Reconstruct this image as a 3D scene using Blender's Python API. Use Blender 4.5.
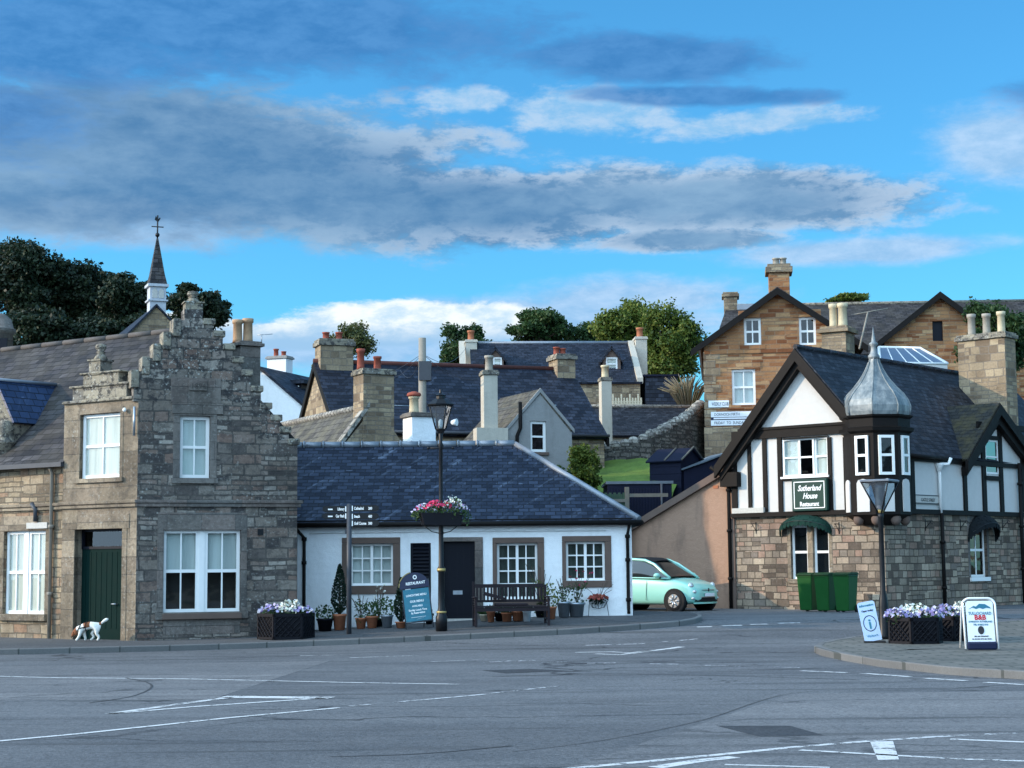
import bpy, bmesh, math, random
import numpy as np
from mathutils import Vector, Matrix
from mathutils.geometry import tessellate_polygon
R = math.radians
rnd = random.Random(7)
for o in list(bpy.data.objects): bpy.data.objects.remove(o)
SC = bpy.context.scene
COL = SC.collection

# ------------------------------------------------------------------ camera
FPX = 1700.0
CAM = Vector((0, 0, 1.65))
PITCH, ROLL = R(6.08), R(0.5)
_f = Vector((0, math.cos(PITCH), math.sin(PITCH)))
_r0, _u0 = Vector((1, 0, 0)), Vector((0, -math.sin(PITCH), math.cos(PITCH)))
_r = _r0*math.cos(ROLL) - _u0*math.sin(ROLL)
_u = _u0*math.cos(ROLL) + _r0*math.sin(ROLL)
cd = bpy.data.cameras.new('camera'); cam = bpy.data.objects.new('camera', cd); COL.objects.link(cam)
cd.sensor_width = 36; cd.lens = 36*FPX/1024; cd.clip_end = 3000; cd.clip_start = 0.1
cam.matrix_world = Matrix(((_r.x, _u.x, -_f.x, CAM.x), (_r.y, _u.y, -_f.y, CAM.y), (_r.z, _u.z, -_f.z, CAM.z), (0, 0, 0, 1)))
SC.camera = cam

# ------------------------------------------------------------------ sun and exposure
SUN_EL, SUN_H = R(19), (-0.988, -0.13)
sd = bpy.data.lights.new('sun', 'SUN'); so = bpy.data.objects.new('sun', sd); COL.objects.link(so)
sd.energy = 2.3; sd.angle = R(0.8); sd.color = (1.0, 0.79, 0.56)
_h = Vector((SUN_H[0], SUN_H[1], 0)).normalized()
sunv = Vector((_h.x*math.cos(SUN_EL), _h.y*math.cos(SUN_EL), math.sin(SUN_EL)))
so.rotation_euler = (-sunv).to_track_quat('-Z', 'Y').to_euler()
so.location = (-30, -10, 30)
SC.view_settings.view_transform = 'Standard'; SC.view_settings.look = 'None'
SC.view_settings.exposure = 0.90; SC.view_settings.gamma = 1.0
SC.view_settings.use_curve_mapping = False
SC.cycles.max_bounces = 6; SC.cycles.transparent_max_bounces = 8

# ------------------------------------------------------------------ node helper
class NT:
    def __init__(s, tree): s.t = tree; s.n = tree.nodes; s.l = tree.links
    def new(s, ty, **kw):
        n = s.n.new(ty)
        for k, v in kw.items(): setattr(n, k, v)
        return n
    def put(s, sock, v):
        if isinstance(v, bpy.types.NodeSocket): s.l.new(v, sock)
        elif isinstance(v, (tuple, list)) and len(v) == 3 and sock.type == 'RGBA': sock.default_value = (*v, 1)
        else: sock.default_value = v
    def math(s, op, a, b=None, c=None, clamp=False):
        n = s.new('ShaderNodeMath', operation=op, use_clamp=clamp)
        for i, v in enumerate((a, b, c)):
            if v is not None: s.put(n.inputs[i], v)
        return n.outputs[0]
    def mix(s, f, a, b, blend='MIX'):
        n = s.new('ShaderNodeMix', data_type='RGBA', blend_type=blend)
        s.put(n.inputs[0], f); s.put(n.inputs[6], a); s.put(n.inputs[7], b)
        return n.outputs[2]
    def ss(s, v, a, b, lo=0.0, hi=1.0):
        n = s.new('ShaderNodeMapRange', interpolation_type='SMOOTHSTEP')
        s.put(n.inputs[0], v); n.inputs[1].default_value = a; n.inputs[2].default_value = b
        n.inputs[3].default_value = lo; n.inputs[4].default_value = hi
        return n.outputs[0]
    def noise(s, vec, scale, detail=4, rough=.55, dist=0.0):
        n = s.new('ShaderNodeTexNoise'); s.put(n.inputs['Vector'], vec)
        n.inputs['Scale'].default_value = scale; n.inputs['Detail'].default_value = detail
        n.inputs['Roughness'].default_value = rough; n.inputs['Distortion'].default_value = dist
        return n.outputs['Fac']
    def noisec(s, vec, scale, detail=2):
        n = s.new('ShaderNodeTexNoise'); s.put(n.inputs['Vector'], vec)
        n.inputs['Scale'].default_value = scale; n.inputs['Detail'].default_value = detail
        return n.outputs['Color']
    def vor(s, vec, scale, feature='F1', out='Distance', rand=1.0):
        n = s.new('ShaderNodeTexVoronoi', feature=feature); s.put(n.inputs['Vector'], vec)
        n.inputs['Scale'].default_value = scale; n.inputs['Randomness'].default_value = rand
        return n.outputs[out]
    def mapv(s, vec, scale=(1, 1, 1), loc=(0, 0, 0), rot=(0, 0, 0)):
        n = s.new('ShaderNodeMapping'); s.put(n.inputs[0], vec)
        n.inputs[1].default_value = loc; n.inputs[2].default_value = rot; n.inputs[3].default_value = scale
        return n.outputs[0]
    def vmath(s, op, a, b=None, out=0):
        n = s.new('ShaderNodeVectorMath', operation=op); s.put(n.inputs[0], a)
        if b is not None: s.put(n.inputs[1], b)
        return n.outputs[out]
    def scale(s, a, k):
        n = s.new('ShaderNodeVectorMath', operation='SCALE'); s.put(n.inputs[0], a); s.put(n.inputs[3], k)
        return n.outputs[0]
    def sep(s, v):
        n = s.new('ShaderNodeSeparateXYZ'); s.put(n.inputs[0], v); return n.outputs
    def comb(s, x, y, z):
        n = s.new('ShaderNodeCombineXYZ')
        for i, v in enumerate((x, y, z)): s.put(n.inputs[i], v)
        return n.outputs[0]
    def ramp(s, f, stops, interp='LINEAR'):
        n = s.new('ShaderNodeValToRGB'); s.put(n.inputs[0], f); cr = n.color_ramp; cr.interpolation = interp
        while len(cr.elements) < len(stops): cr.elements.new(0.5)
        for e, (p, c) in zip(cr.elements, stops): e.position = p; e.color = (*c, 1)
        return n.outputs[0]
    def bump(s, h, strength=.5, dist=.02, normal=None):
        n = s.new('ShaderNodeBump'); n.inputs['Strength'].default_value = strength
        n.inputs['Distance'].default_value = dist; s.put(n.inputs['Height'], h)
        if normal is not None: s.put(n.inputs['Normal'], normal)
        return n.outputs[0]
    def brick(s, vec, bw, bh, mortar=.012, offset=.5, squash=1.0, sf=2, smooth=.1, bias=0.0):
        n = s.new('ShaderNodeTexBrick', offset=offset, squash=squash, squash_frequency=sf)
        s.put(n.inputs['Vector'], vec)
        n.inputs['Color1'].default_value = (0, 0, 0, 1); n.inputs['Color2'].default_value = (1, 1, 1, 1)
        n.inputs['Mortar'].default_value = (.5, .5, .5, 1); n.inputs['Scale'].default_value = 1
        n.inputs['Mortar Size'].default_value = mortar; n.inputs['Mortar Smooth'].default_value = smooth
        n.inputs['Bias'].default_value = bias
        n.inputs['Brick Width'].default_value = bw; n.inputs['Row Height'].default_value = bh
        return n.outputs['Color'], n.outputs['Fac']

# ------------------------------------------------------------------ world: Nishita sky with banks of cloud
wd = bpy.data.worlds.new('World'); SC.world = wd; wd.use_nodes = True
w = NT(wd.node_tree); w.n.clear()
sky = w.new('ShaderNodeTexSky', sky_type='NISHITA'); sky.sun_disc = False
sky.sun_elevation = SUN_EL; sky.sun_rotation = math.atan2(SUN_H[0], SUN_H[1]) % (2*math.pi)
sky.air_density = 1.0; sky.dust_density = 0.4; sky.ozone_density = 2.5; sky.altitude = 50
geo = w.new('ShaderNodeTexCoord').outputs['Generated']
dx, dy, dz = w.sep(geo)
AZ = w.math('ARCTAN2', dx, dy)
EL = w.math('ARCSINE', dz)
pnt = w.comb(w.math('MULTIPLY', AZ, 1.0), w.math('MULTIPLY', EL, 1.0), 0.0)
def AE(px, py): return math.atan((px-512)/FPX), math.atan((565-py)/FPX)
nz1 = w.noise(w.mapv(pnt, (11, 30, 1), (3.1, 1.7, 0)), 1.0, 9, .62, .25)
nz2 = w.noise(w.mapv(pnt, (34, 78, 1), (.3, 5.1, 0)), 1.0, 9, .66, .15)
nz3 = w.noise(w.mapv(pnt, (5, 16, 1), (7.3, 2.2, 0)), 1.0, 5, .55, .3)
def ell(px, py, rx, ry, tilt=0.0):
    a, e = AE(px, py)
    x = w.math('SUBTRACT', AZ, a); y = w.math('SUBTRACT', EL, e)
    if tilt: y = w.math('ADD', y, w.math('MULTIPLY', x, tilt))
    x = w.math('MULTIPLY', x, FPX/rx); y = w.math('MULTIPLY', y, FPX/ry)
    d = w.math('SQRT', w.math('ADD', w.math('MULTIPLY', x, x), w.math('MULTIPLY', y, y)))
    return w.math('SUBTRACT', 1.0, d)
def group(ells, na, nb, lo, hi):
    m = ell(*ells[0])
    for e in ells[1:]: m = w.math('MAXIMUM', m, ell(*e))
    m = w.math('MAXIMUM', m, -1.2)
    m = w.math('ADD', m, w.math('MULTIPLY', w.math('SUBTRACT', nz1, .5), na))
    m = w.math('ADD', m, w.math('MULTIPLY', w.math('SUBTRACT', nz2, .5), nb))
    return w.ss(m, lo, hi), m
STR = 0.10
def k10(r, g, b): return (r/STR, g/STR, b/STR)
base = w.mix(1.0, sky.outputs[0], (.40, 1.06, 1.36), 'MULTIPLY')
# thin lilac streaks
mk, raw = group([(1020, 160, 90, 46, .1), (860, 258, 180, 17, 0), (640, 300, 170, 30, 0), (560, 318, 260, 30, 0), (330, 345, 260, 34, 0), (120, 225, 200, 30, 0)], .9, .6, -.05, .6)
c = w.mix(mk, base, w.mix(w.ss(nz2, .3, .7), k10(.17, .32, .50), k10(.27, .40, .56)))
# bright patches
mk, raw = group([(590, 104, 110, 30, .06), (770, 122, 120, 17, -.05), (470, 92, 60, 16, 0)], 1.3, 1.2, -.05, .5)
c = w.mix(w.math('MULTIPLY', mk, .8), c, w.mix(w.ss(nz2, .35, .65), k10(.15, .32, .50), k10(.31, .41, .52)))
# low cumulus, lit from the left above and grey under
mk, raw = group([(385, 322, 130, 26, 0), (470, 322, 90, 24, 0), (300, 335, 90, 16, 0), (150, 330, 120, 20, 0)], .35, .75, .02, .28)
lit = w.ss(w.math('ADD', EL, w.math('MULTIPLY', nz2, .012)), AE(0, 332)[1], AE(0, 306)[1])
c = w.mix(mk, c, w.mix(lit, k10(.20, .34, .50), w.mix(w.ss(nz2, .34, .6), k10(.34, .46, .56), k10(.56, .60, .61))))
# the wide grey bank and its long tail
mk, raw = group([(120, 160, 430, 92, 0), (330, 195, 270, 62, .03), (470, 200, 250, 48, .02), (700, 198, 290, 42, .05), (700, 240, 110, 16, 0)], 1.0, .62, -.02, .36)
shade = w.math('ADD', w.math('MULTIPLY', w.ss(nz3, .32, .68), .65), w.math('MULTIPLY', w.ss(nz2, .3, .7), .35))
bank = w.mix(shade, k10(.045, .125, .25), k10(.165, .268, .385))
edge = w.ss(raw, .75, .12)
fringe = w.math('MULTIPLY', edge, w.math('MULTIPLY', w.ss(AZ, AE(180, 0)[0], AE(560, 0)[0]), w.ss(nz2, .42, .58)))
bank = w.mix(w.math('MULTIPLY', fringe, .75), bank, k10(.36, .43, .52))
c = w.mix(w.math('MULTIPLY', mk, .95), c, bank)
# dark blue rags high up
mk, raw = group([(230, 18, 390, 60, .02), (20, 50, 240, 50, 0), (650, 52, 170, 30, .04), (700, 92, 170, 13, .05), (-200, 120, 300, 90, 0), (1300, 120, 260, 60, 0)], 1.1, .9, .0, .50)
c = w.mix(w.math('MULTIPLY', mk, .85), c, w.mix(w.ss(nz2, .3, .7), k10(.028, .12, .30), k10(.055, .17, .37)))
# broken bright cloud over the rest of the sky
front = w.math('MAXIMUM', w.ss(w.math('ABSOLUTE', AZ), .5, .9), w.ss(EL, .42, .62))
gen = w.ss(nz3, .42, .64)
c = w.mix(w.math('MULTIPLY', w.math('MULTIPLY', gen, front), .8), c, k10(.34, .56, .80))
# bright unseen sky patch added behind-left of the camera to light the cottage front
fill_glow = w.ss(w.math('ADD', w.vmath('DOT_PRODUCT', geo, (-.72, -.62, .31), 1), w.math('MULTIPLY', w.math('SUBTRACT', nz3, .5), .35)), .05, .8)
c = w.mix(fill_glow, c, k10(1.12, 1.62, 2.12))
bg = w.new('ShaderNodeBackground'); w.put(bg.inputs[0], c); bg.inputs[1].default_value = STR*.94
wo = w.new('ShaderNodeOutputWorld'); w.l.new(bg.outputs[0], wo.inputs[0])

# ------------------------------------------------------------------ geometry helpers
def ray(px, py): return _f*FPX + _r*(px-512) - _u*(py-384)
def atY(px, py, Y):
    d = ray(px, py); return CAM + d*((Y-CAM.y)/d.y)
def S(t): t = max(0., min(1., t)); return t*t*(3-2*t)
def gz(x, y):
    r = .37*S((y-33)/8)*S((x+7.5)/9)*(1-.14*S((y-41.5)/6))
    s = y - max(0, x-3)*0.9
    pts = ((52, 0), (56, 1.6), (60, 4.0), (64, 5.4), (72, 6.6), (90, 9.0), (130, 12.0), (300, 16))
    h = 0
    if s > 52:
        h = pts[-1][1]
        for (a, ha), (b, hb) in zip(pts, pts[1:]):
            if s <= b: h = ha + (hb-ha)*(s-a)/(b-a); break
    return r + h
def G(px, py, dz=0.0):
    """where a ray first meets the ground (raised by dz)"""
    d = ray(px, py); d = d/d.y; y = 4.0
    f = lambda y: CAM.z + d.z*y - gz(d.x*y, y) - dz
    while y < 58 and f(y) > 0: y += .1
    lo, hi = y-.1, y
    for i in range(14):
        m = (lo+hi)/2
        if f(m) > 0: lo = m
        else: hi = m
    return Vector((d.x*hi, hi, gz(d.x*hi, hi)+dz))

class Frame:
    """A vertical facade: u runs to the right along it, n points out of it, z is up."""
    def __init__(s, x, y, deg):
        a = R(deg); s.x, s.y, s.a = x, y, a
        s.U = Vector((math.cos(a), math.sin(a), 0)); s.N = Vector((math.sin(a), -math.cos(a), 0))
    def P(s, u, n, z): return Vector((s.x, s.y, 0)) + s.U*u + s.N*n + Vector((0, 0, z))
    def uz(s, px, py, n=0.0):
        d = ray(px, py); o = s.P(0, n, 0)
        t = (o-CAM).dot(s.N)/d.dot(s.N); p = CAM + d*t
        return (p-o).dot(s.U), p.z
    def u(s, px, py, n=0.0): return s.uz(px, py, n)[0]
    def z(s, px, py, n=0.0): return s.uz(px, py, n)[1]
    def rect(s, x0, y0, x1, y1, n=0.0):
        a = s.uz(x0, (y0+y1)/2, n)[0]; b = s.uz(x1, (y0+y1)/2, n)[0]
        t = s.uz((x0+x1)/2, y0, n)[1]; q = s.uz((x0+x1)/2, y1, n)[1]
        return (a, q, b, t)
    def turned(s, u, n, deg):
        p = s.P(u, n, 0); return Frame(p.x, p.y, math.degrees(s.a)+deg)
W0 = Frame(0, 0, 0)

class MB:
    def __init__(s): s.v = []; s.f = []; s.sm = set()
    def add(s, pts, faces, smooth=False):
        b = len(s.v); s.v += [Vector(p) for p in pts]
        for f in faces:
            if smooth: s.sm.add(len(s.f))
            s.f.append(tuple(b+i for i in f))
        return s
    def quad(s, *p): return s.add(p, [tuple(range(len(p)))])
    def box(s, F, u0, u1, n0, n1, z0, z1):
        p = [F.P(u, n, z) for z in (z0, z1) for n in (n0, n1) for u in (u0, u1)]
        return s.add(p, [(0, 1, 3, 2), (4, 6, 7, 5), (0, 4, 5, 1), (2, 3, 7, 6), (0, 2, 6, 4), (1, 5, 7, 3)])
    def prism(s, F, pts, n0, n1):
        """outline in (u, z), thickened from n0 to n1"""
        k = len(pts); p = [F.P(u, n0, z) for u, z in pts] + [F.P(u, n1, z) for u, z in pts]
        tri = tessellate_polygon([[Vector((u, z, 0)) for u, z in pts]])
        fs = [tuple(t) for t in tri] + [tuple(k+i for i in reversed(t)) for t in tri]
        fs += [(i, (i+1) % k, k+(i+1) % k, k+i) for i in range(k)]
        return s.add(p, fs)
    def plan(s, pts, z0, z1):
        """outline in (x, y), z may be a function"""
        k = len(pts); g0 = z0 if callable(z0) else (lambda x, y: z0); g1 = z1 if callable(z1) else (lambda x, y: z1)
        p = [Vector((x, y, g0(x, y))) for x, y in pts] + [Vector((x, y, g1(x, y))) for x, y in pts]
        tri = tessellate_polygon([[Vector((x, y, 0)) for x, y in pts]])
        fs = [tuple(t) for t in tri] + [tuple(k+i for i in reversed(t)) for t in tri]
        fs += [(i, (i+1) % k, k+(i+1) % k, k+i) for i in range(k)]
        return s.add(p, fs)
    def slab(s, pts, th):
        """a sheet of 3D points in one plane, given a thickness downwards/inwards"""
        pts = [Vector(p) for p in pts]; n = (pts[1]-pts[0]).cross(pts[2]-pts[0]).normalized()
        if n.z < 0: n = -n
        k = len(pts); p = pts + [q - n*th for q in pts]
        return s.add(p, [tuple(range(k)), tuple(range(2*k-1, k-1, -1))] + [(i, (i+1) % k, k+(i+1) % k, k+i) for i in range(k)])
    def wall(s, F, outline, holes=(), depth=.16, n=0.0):
        """a wall sheet with openings cut through it and their reveals"""
        loops = [[Vector((u, z, 0)) for u, z in outline]]; flat = list(outline)
        for (a, b, c_, d) in holes:
            l = [(a, b), (c_, b), (c_, d), (a, d)]; flat += l; loops.append([Vector((u, z, 0)) for u, z in l])
        tri = tessellate_polygon(loops)
        s.add([F.P(u, n, z) for u, z in flat], [tuple(t) for t in tri])
        for (a, b, c_, d) in holes:
            l = [(a, b), (c_, b), (c_, d), (a, d)]
            for i in range(4):
                (u0, z0), (u1, z1) = l[i], l[(i+1) % 4]
                s.quad(F.P(u0, n, z0), F.P(u1, n, z1), F.P(u1, n-depth, z1), F.P(u0, n-depth, z0))
        return s
    def tube(s, pts, r, seg=8, smooth=True, cap=True):
        pts = [Vector(p) for p in pts]; rs = r if isinstance(r, (list, tuple)) else [r]*len(pts); P = []; fs = []
        for i, p in enumerate(pts):
            d = (pts[min(i+1, len(pts)-1)] - pts[max(i-1, 0)]).normalized()
            a = d.cross(Vector((0, 0, 1))) if abs(d.z) < .95 else d.cross(Vector((1, 0, 0))); a.normalize(); b = d.cross(a)
            P += [p + (a*math.cos(2*math.pi*k/seg) + b*math.sin(2*math.pi*k/seg))*rs[i] for k in range(seg)]
        for i in range(len(pts)-1):
            for k in range(seg):
                k2 = (k+1) % seg; fs.append((i*seg+k, i*seg+k2, (i+1)*seg+k2, (i+1)*seg+k))
        s.add(P, fs, smooth)
        if cap:
            b = len(s.v)-len(P); s.f.append(tuple(b+k for k in range(seg))); s.f.append(tuple(b+(len(pts)-1)*seg+k for k in reversed(range(seg))))
        return s
    def lathe(s, c, prof, seg=16, phase=0.0, smooth=True, axis=None):
        c = Vector(c); P = []; fs = []
        for r, z in prof:
            for k in range(seg):
                t = phase + 2*math.pi*k/seg; q = Vector((r*math.cos(t), r*math.sin(t), z))
                if axis is not None: q = axis @ q
                P.append(c+q)
        for i in range(len(prof)-1):
            for k in range(seg):
                k2 = (k+1) % seg; fs.append((i*seg+k, i*seg+k2, (i+1)*seg+k2, (i+1)*seg+k))
        s.add(P, fs, smooth)
        b = len(s.v)-len(P)
        if prof[0][0] > 1e-4: s.f.append(tuple(b+k for k in reversed(range(seg))))
        if prof[-1][0] > 1e-4: s.f.append(tuple(b+(len(prof)-1)*seg+k for k in range(seg)))
        return s
    def ball(s, c, rx, ry, rz, seg=12, rings=8, smooth=True):
        P = []; fs = []
        for i in range(rings+1):
            ph = math.pi*i/rings
            for k in range(seg):
                t = 2*math.pi*k/seg; P.append(Vector(c)+Vector((rx*math.sin(ph)*math.cos(t), ry*math.sin(ph)*math.sin(t), rz*math.cos(ph))))
        for i in range(rings):
            for k in range(seg): fs.append((i*seg+k, i*seg+(k+1) % seg, (i+1)*seg+(k+1) % seg, (i+1)*seg+k))
        return s.add(P, fs, smooth)
    def tuft(s, c, rx, ry, rz, n, size, up=.0, rr=rnd):
        """leaf-sized faces scattered through an ellipsoid"""
        for i in range(n):
            while True:
                q = Vector((rr.uniform(-1, 1), rr.uniform(-1, 1), rr.uniform(-1, 1)))
                if q.length <= 1: break
            p = Vector(c) + Vector((q.x*rx, q.y*ry, q.z*rz))
            a = Vector((rr.gauss(0, 1), rr.gauss(0, 1), rr.gauss(0, 1)+up)).normalized(); b = a.orthogonal().normalized()
            b = (Matrix.Rotation(rr.uniform(0, 6.28), 3, a) @ b); k = size*rr.uniform(.6, 1.3); t = a.cross(b)
            s.quad(p-b*k*.5, p+t*k*.32, p+b*k*.5, p-t*k*.32)
        return s
    def build(s, name, mat, parent=None, smooth=False, bevel=0.0, loc=None, solid=0.0):
        base = Vector(parent['_w']) if parent is not None and '_w' in parent else Vector((0, 0, 0))
        if loc is not None: base = Vector(loc)
        me = bpy.data.meshes.new(name); me.from_pydata([v-base for v in s.v], [], s.f); me.update()
        bm = bmesh.new(); bm.from_mesh(me); bmesh.ops.recalc_face_normals(bm, faces=bm.faces)
        uv = bm.loops.layers.uv.new('UVMap'); bm.faces.ensure_lookup_table()
        for i, f in enumerate(bm.faces):
            n = f.normal
            if abs(n.z) > .985 or n.length < .5: t, b = Vector((1, 0, 0)), Vector((0, 1, 0))
            else:
                t = Vector((-n.y, n.x, 0)).normalized()
                if t.x < -1e-3 or (abs(t.x) <= 1e-3 and t.y < 0): t = -t
                b = n.cross(t).normalized()
                if b.z < 0: b = -b
            for l in f.loops:
                q = l.vert.co + base; l[uv].uv = (q.dot(t), q.dot(b))
            f.smooth = smooth or (i in s.sm)
        bm.to_mesh(me); bm.free()
        if isinstance(mat, (list, tuple)):
            for m in mat: me.materials.append(m)
        else: me.materials.append(mat)
        o = bpy.data.objects.new(name, me); COL.objects.link(o)
        if parent is not None:
            o.parent = parent
            if loc is not None: o.location = base - Vector(parent['_w'])
            o['_w'] = list(base)
        else: o.location = base; o['_w'] = list(base)
        if bevel:
            md = o.modifiers.new('bevel', 'BEVEL'); md.width = bevel; md.segments = 2; md.limit_method = 'ANGLE'; md.angle_limit = R(50)
        return o
def clip(pts, p0, n):
    """the part of a flat outline on the side of a plane that n points away from"""
    out = []; pts = [Vector(p) for p in pts]
    for a, b_ in zip(pts, pts[1:]+pts[:1]):
        da, db = (a-p0).dot(n), (b_-p0).dot(n)
        if da <= 0: out.append(a)
        if (da < 0 < db) or (db < 0 < da): out.append(a.lerp(b_, da/(da-db)))
    return out
def tag(o, label, cat, group=None, kind=None):
    if kind: o['kind'] = kind
    if label: o['label'] = label
    if cat: o['category'] = cat
    if group: o['group'] = group
    return o
def thing(name, loc, label, cat, group=None):
    o = bpy.data.objects.new(name, None); COL.objects.link(o); o.location = loc; o['_w'] = list(loc); o.empty_display_size = .3
    return tag(o, label, cat, group)
def text(body, F, u, n, z, size, mat, parent, name='lettering', align='CENTER', shear=0.0, squeeze=1.0, up=None, bold=0.0):
    """raised letters lying in a facade's plane: baseline centre at (u, z)"""
    cu = bpy.data.curves.new('t', 'FONT'); cu.body = body; cu.size = size; cu.align_x = align; cu.extrude = .004; cu.shear = shear; cu.offset = bold
    cu.resolution_u = 3
    ob = bpy.data.objects.new('t', cu); COL.objects.link(ob); dg = bpy.context.evaluated_depsgraph_get()
    me = bpy.data.meshes.new_from_object(ob.evaluated_get(dg)); bpy.data.objects.remove(ob); bpy.data.curves.remove(cu)
    base = Vector(parent['_w']); Z = Vector((0, 0, 1)) if up is None else up; N = F.U.cross(Z)
    for v in me.vertices:
        c_ = v.co.copy(); v.co = F.P(u, n, z) + F.U*c_.x*squeeze + Z*c_.y + N*c_.z - base
    me.update()
    me.materials.clear(); me.materials.append(mat); me.name = name
    o = bpy.data.objects.new(name, me); COL.objects.link(o); o.parent = parent; o['_w'] = list(base)
    return o
# ------------------------------------------------------------------ materials
def mat(name):
    m = bpy.data.materials.new(name); m.use_nodes = True; t = NT(m.node_tree)
    b = t.n['Principled BSDF']; return m, t, b
def uvn(t): return t.new('ShaderNodeTexCoord').outputs['UV']
def obn(t): return t.new('ShaderNodeNewGeometry').outputs['Position']
def plain(name, col, rough=.6, metal=0.0, var=.12, scale=6.0, bump=.15, spec=.22):
    m, t, b = mat(name); p = obn(t); n = t.noise(p, scale, 5, .6); n2 = t.noise(p, scale*9, 3)
    k = t.math('ADD', t.math('MULTIPLY', t.math('SUBTRACT', n, .5), var*2.4), 1.0)
    c = t.mix(1.0, col, t.comb(k, k, k), 'MULTIPLY'); t.put(b.inputs['Base Color'], c)
    t.put(b.inputs['Roughness'], t.math('ADD', t.math('MULTIPLY', t.math('SUBTRACT', n, .5), .25), rough, clamp=True))
    b.inputs['Metallic'].default_value = metal; b.inputs['Specular IOR Level'].default_value = spec
    if bump: t.put(b.inputs['Normal'], t.bump(n2, bump, .006))
    return m
def stone(name, pal, bw=.42, bh=.2, small=(.26, .13), mortar=(.22, .20, .18), msize=.012, lichen=0.0, wob=.035, stain=.5, mixsmall=True, ashlar=False):
    m, t, b = mat(name); uv = uvn(t); p = obn(t)
    wv = t.scale(t.vmath('SUBTRACT', t.noisec(uv, 2.3, 3), (.5, .5, .5)), wob*2)
    wv2 = t.scale(t.vmath('SUBTRACT', t.noisec(uv, 9, 2), (.5, .5, .5)), wob*.55)
    q = t.vmath('ADD', t.vmath('ADD', uv, wv), wv2)
    c1, f1 = t.brick(q, bw, bh, msize, .5, .62, 3)
    if mixsmall:
        c2, f2 = t.brick(t.vmath('ADD', q, (.13, .07, 0)), small[0], small[1], msize*.9, .43, 1.5, 2)
        cell = t.brick(t.vmath('ADD', q, (.31, .02, 0)), bw*2.3, bh*2, 0.0, .37, .8, 2)[0]
        sel = t.math('GREATER_THAN', t.sep(cell)[0], .55)
        tint = t.mix(sel, c1, c2); fac = t.math('ADD', t.math('MULTIPLY', f1, t.math('SUBTRACT', 1.0, sel)), t.math('MULTIPLY', f2, sel))
    else: tint, fac = c1, f1
    n = len(pal); col = t.ramp(tint, [((i+.5)/n, c) for i, c in enumerate(pal)], 'LINEAR')
    g = t.noise(uv, 14, 6, .65); g2 = t.noise(uv, 55, 3, .6)
    k = t.math('ADD', t.math('MULTIPLY', t.math('SUBTRACT', g, .5), .9), t.math('ADD', t.math('MULTIPLY', t.math('SUBTRACT', g2, .5), .6), 1.0))
    col = t.mix(1.0, col, t.comb(k, k, k), 'MULTIPLY')
    col = t.mix(t.math('MULTIPLY', fac, .85), col, mortar)
    big = t.noise(t.mapv(uv, (.7, .28, 1)), 1.6, 5, .6)
    sk = t.ss(big, .38, .68, 1.0, 1.0-stain*.55); col = t.mix(1.0, col, t.comb(sk, sk, sk), 'MULTIPLY')
    if lichen:
        lm = t.ss(t.noise(uv, .9, 3, .6), .35, .6)
        spots = t.math('MAXIMUM', t.math('MULTIPLY', t.ss(t.vor(t.vmath('ADD', uv, wv2), 11.0), .36, .16), t.ss(t.noise(uv, 3.7, 3), .5, .6)), t.math('MULTIPLY', t.ss(t.noise(uv, 13, 6, .72), .55, .63), .75))
        lf = t.math('MULTIPLY', t.math('MULTIPLY', spots, lm), lichen)
        dk = t.math('MULTIPLY', t.ss(t.noise(t.vmath('ADD', uv, (3, 8, 0)), 5.3, 6, .72), .49, .58), lichen*.85)
        col = t.mix(dk, col, (.032, .032, .034)); col = t.mix(lf, col, (.44, .44, .40))
    t.put(b.inputs['Base Color'], col); b.inputs['Roughness'].default_value = .92; b.inputs['Specular IOR Level'].default_value = .2
    h = t.math('ADD', t.math('MULTIPLY', t.math('SUBTRACT', 1.0, fac), .7), t.math('ADD', t.math('MULTIPLY', g, .45), t.math('MULTIPLY', tint, .25)))
    t.put(b.inputs['Normal'], t.bump(h, 1.0, .05)); return m
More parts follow.
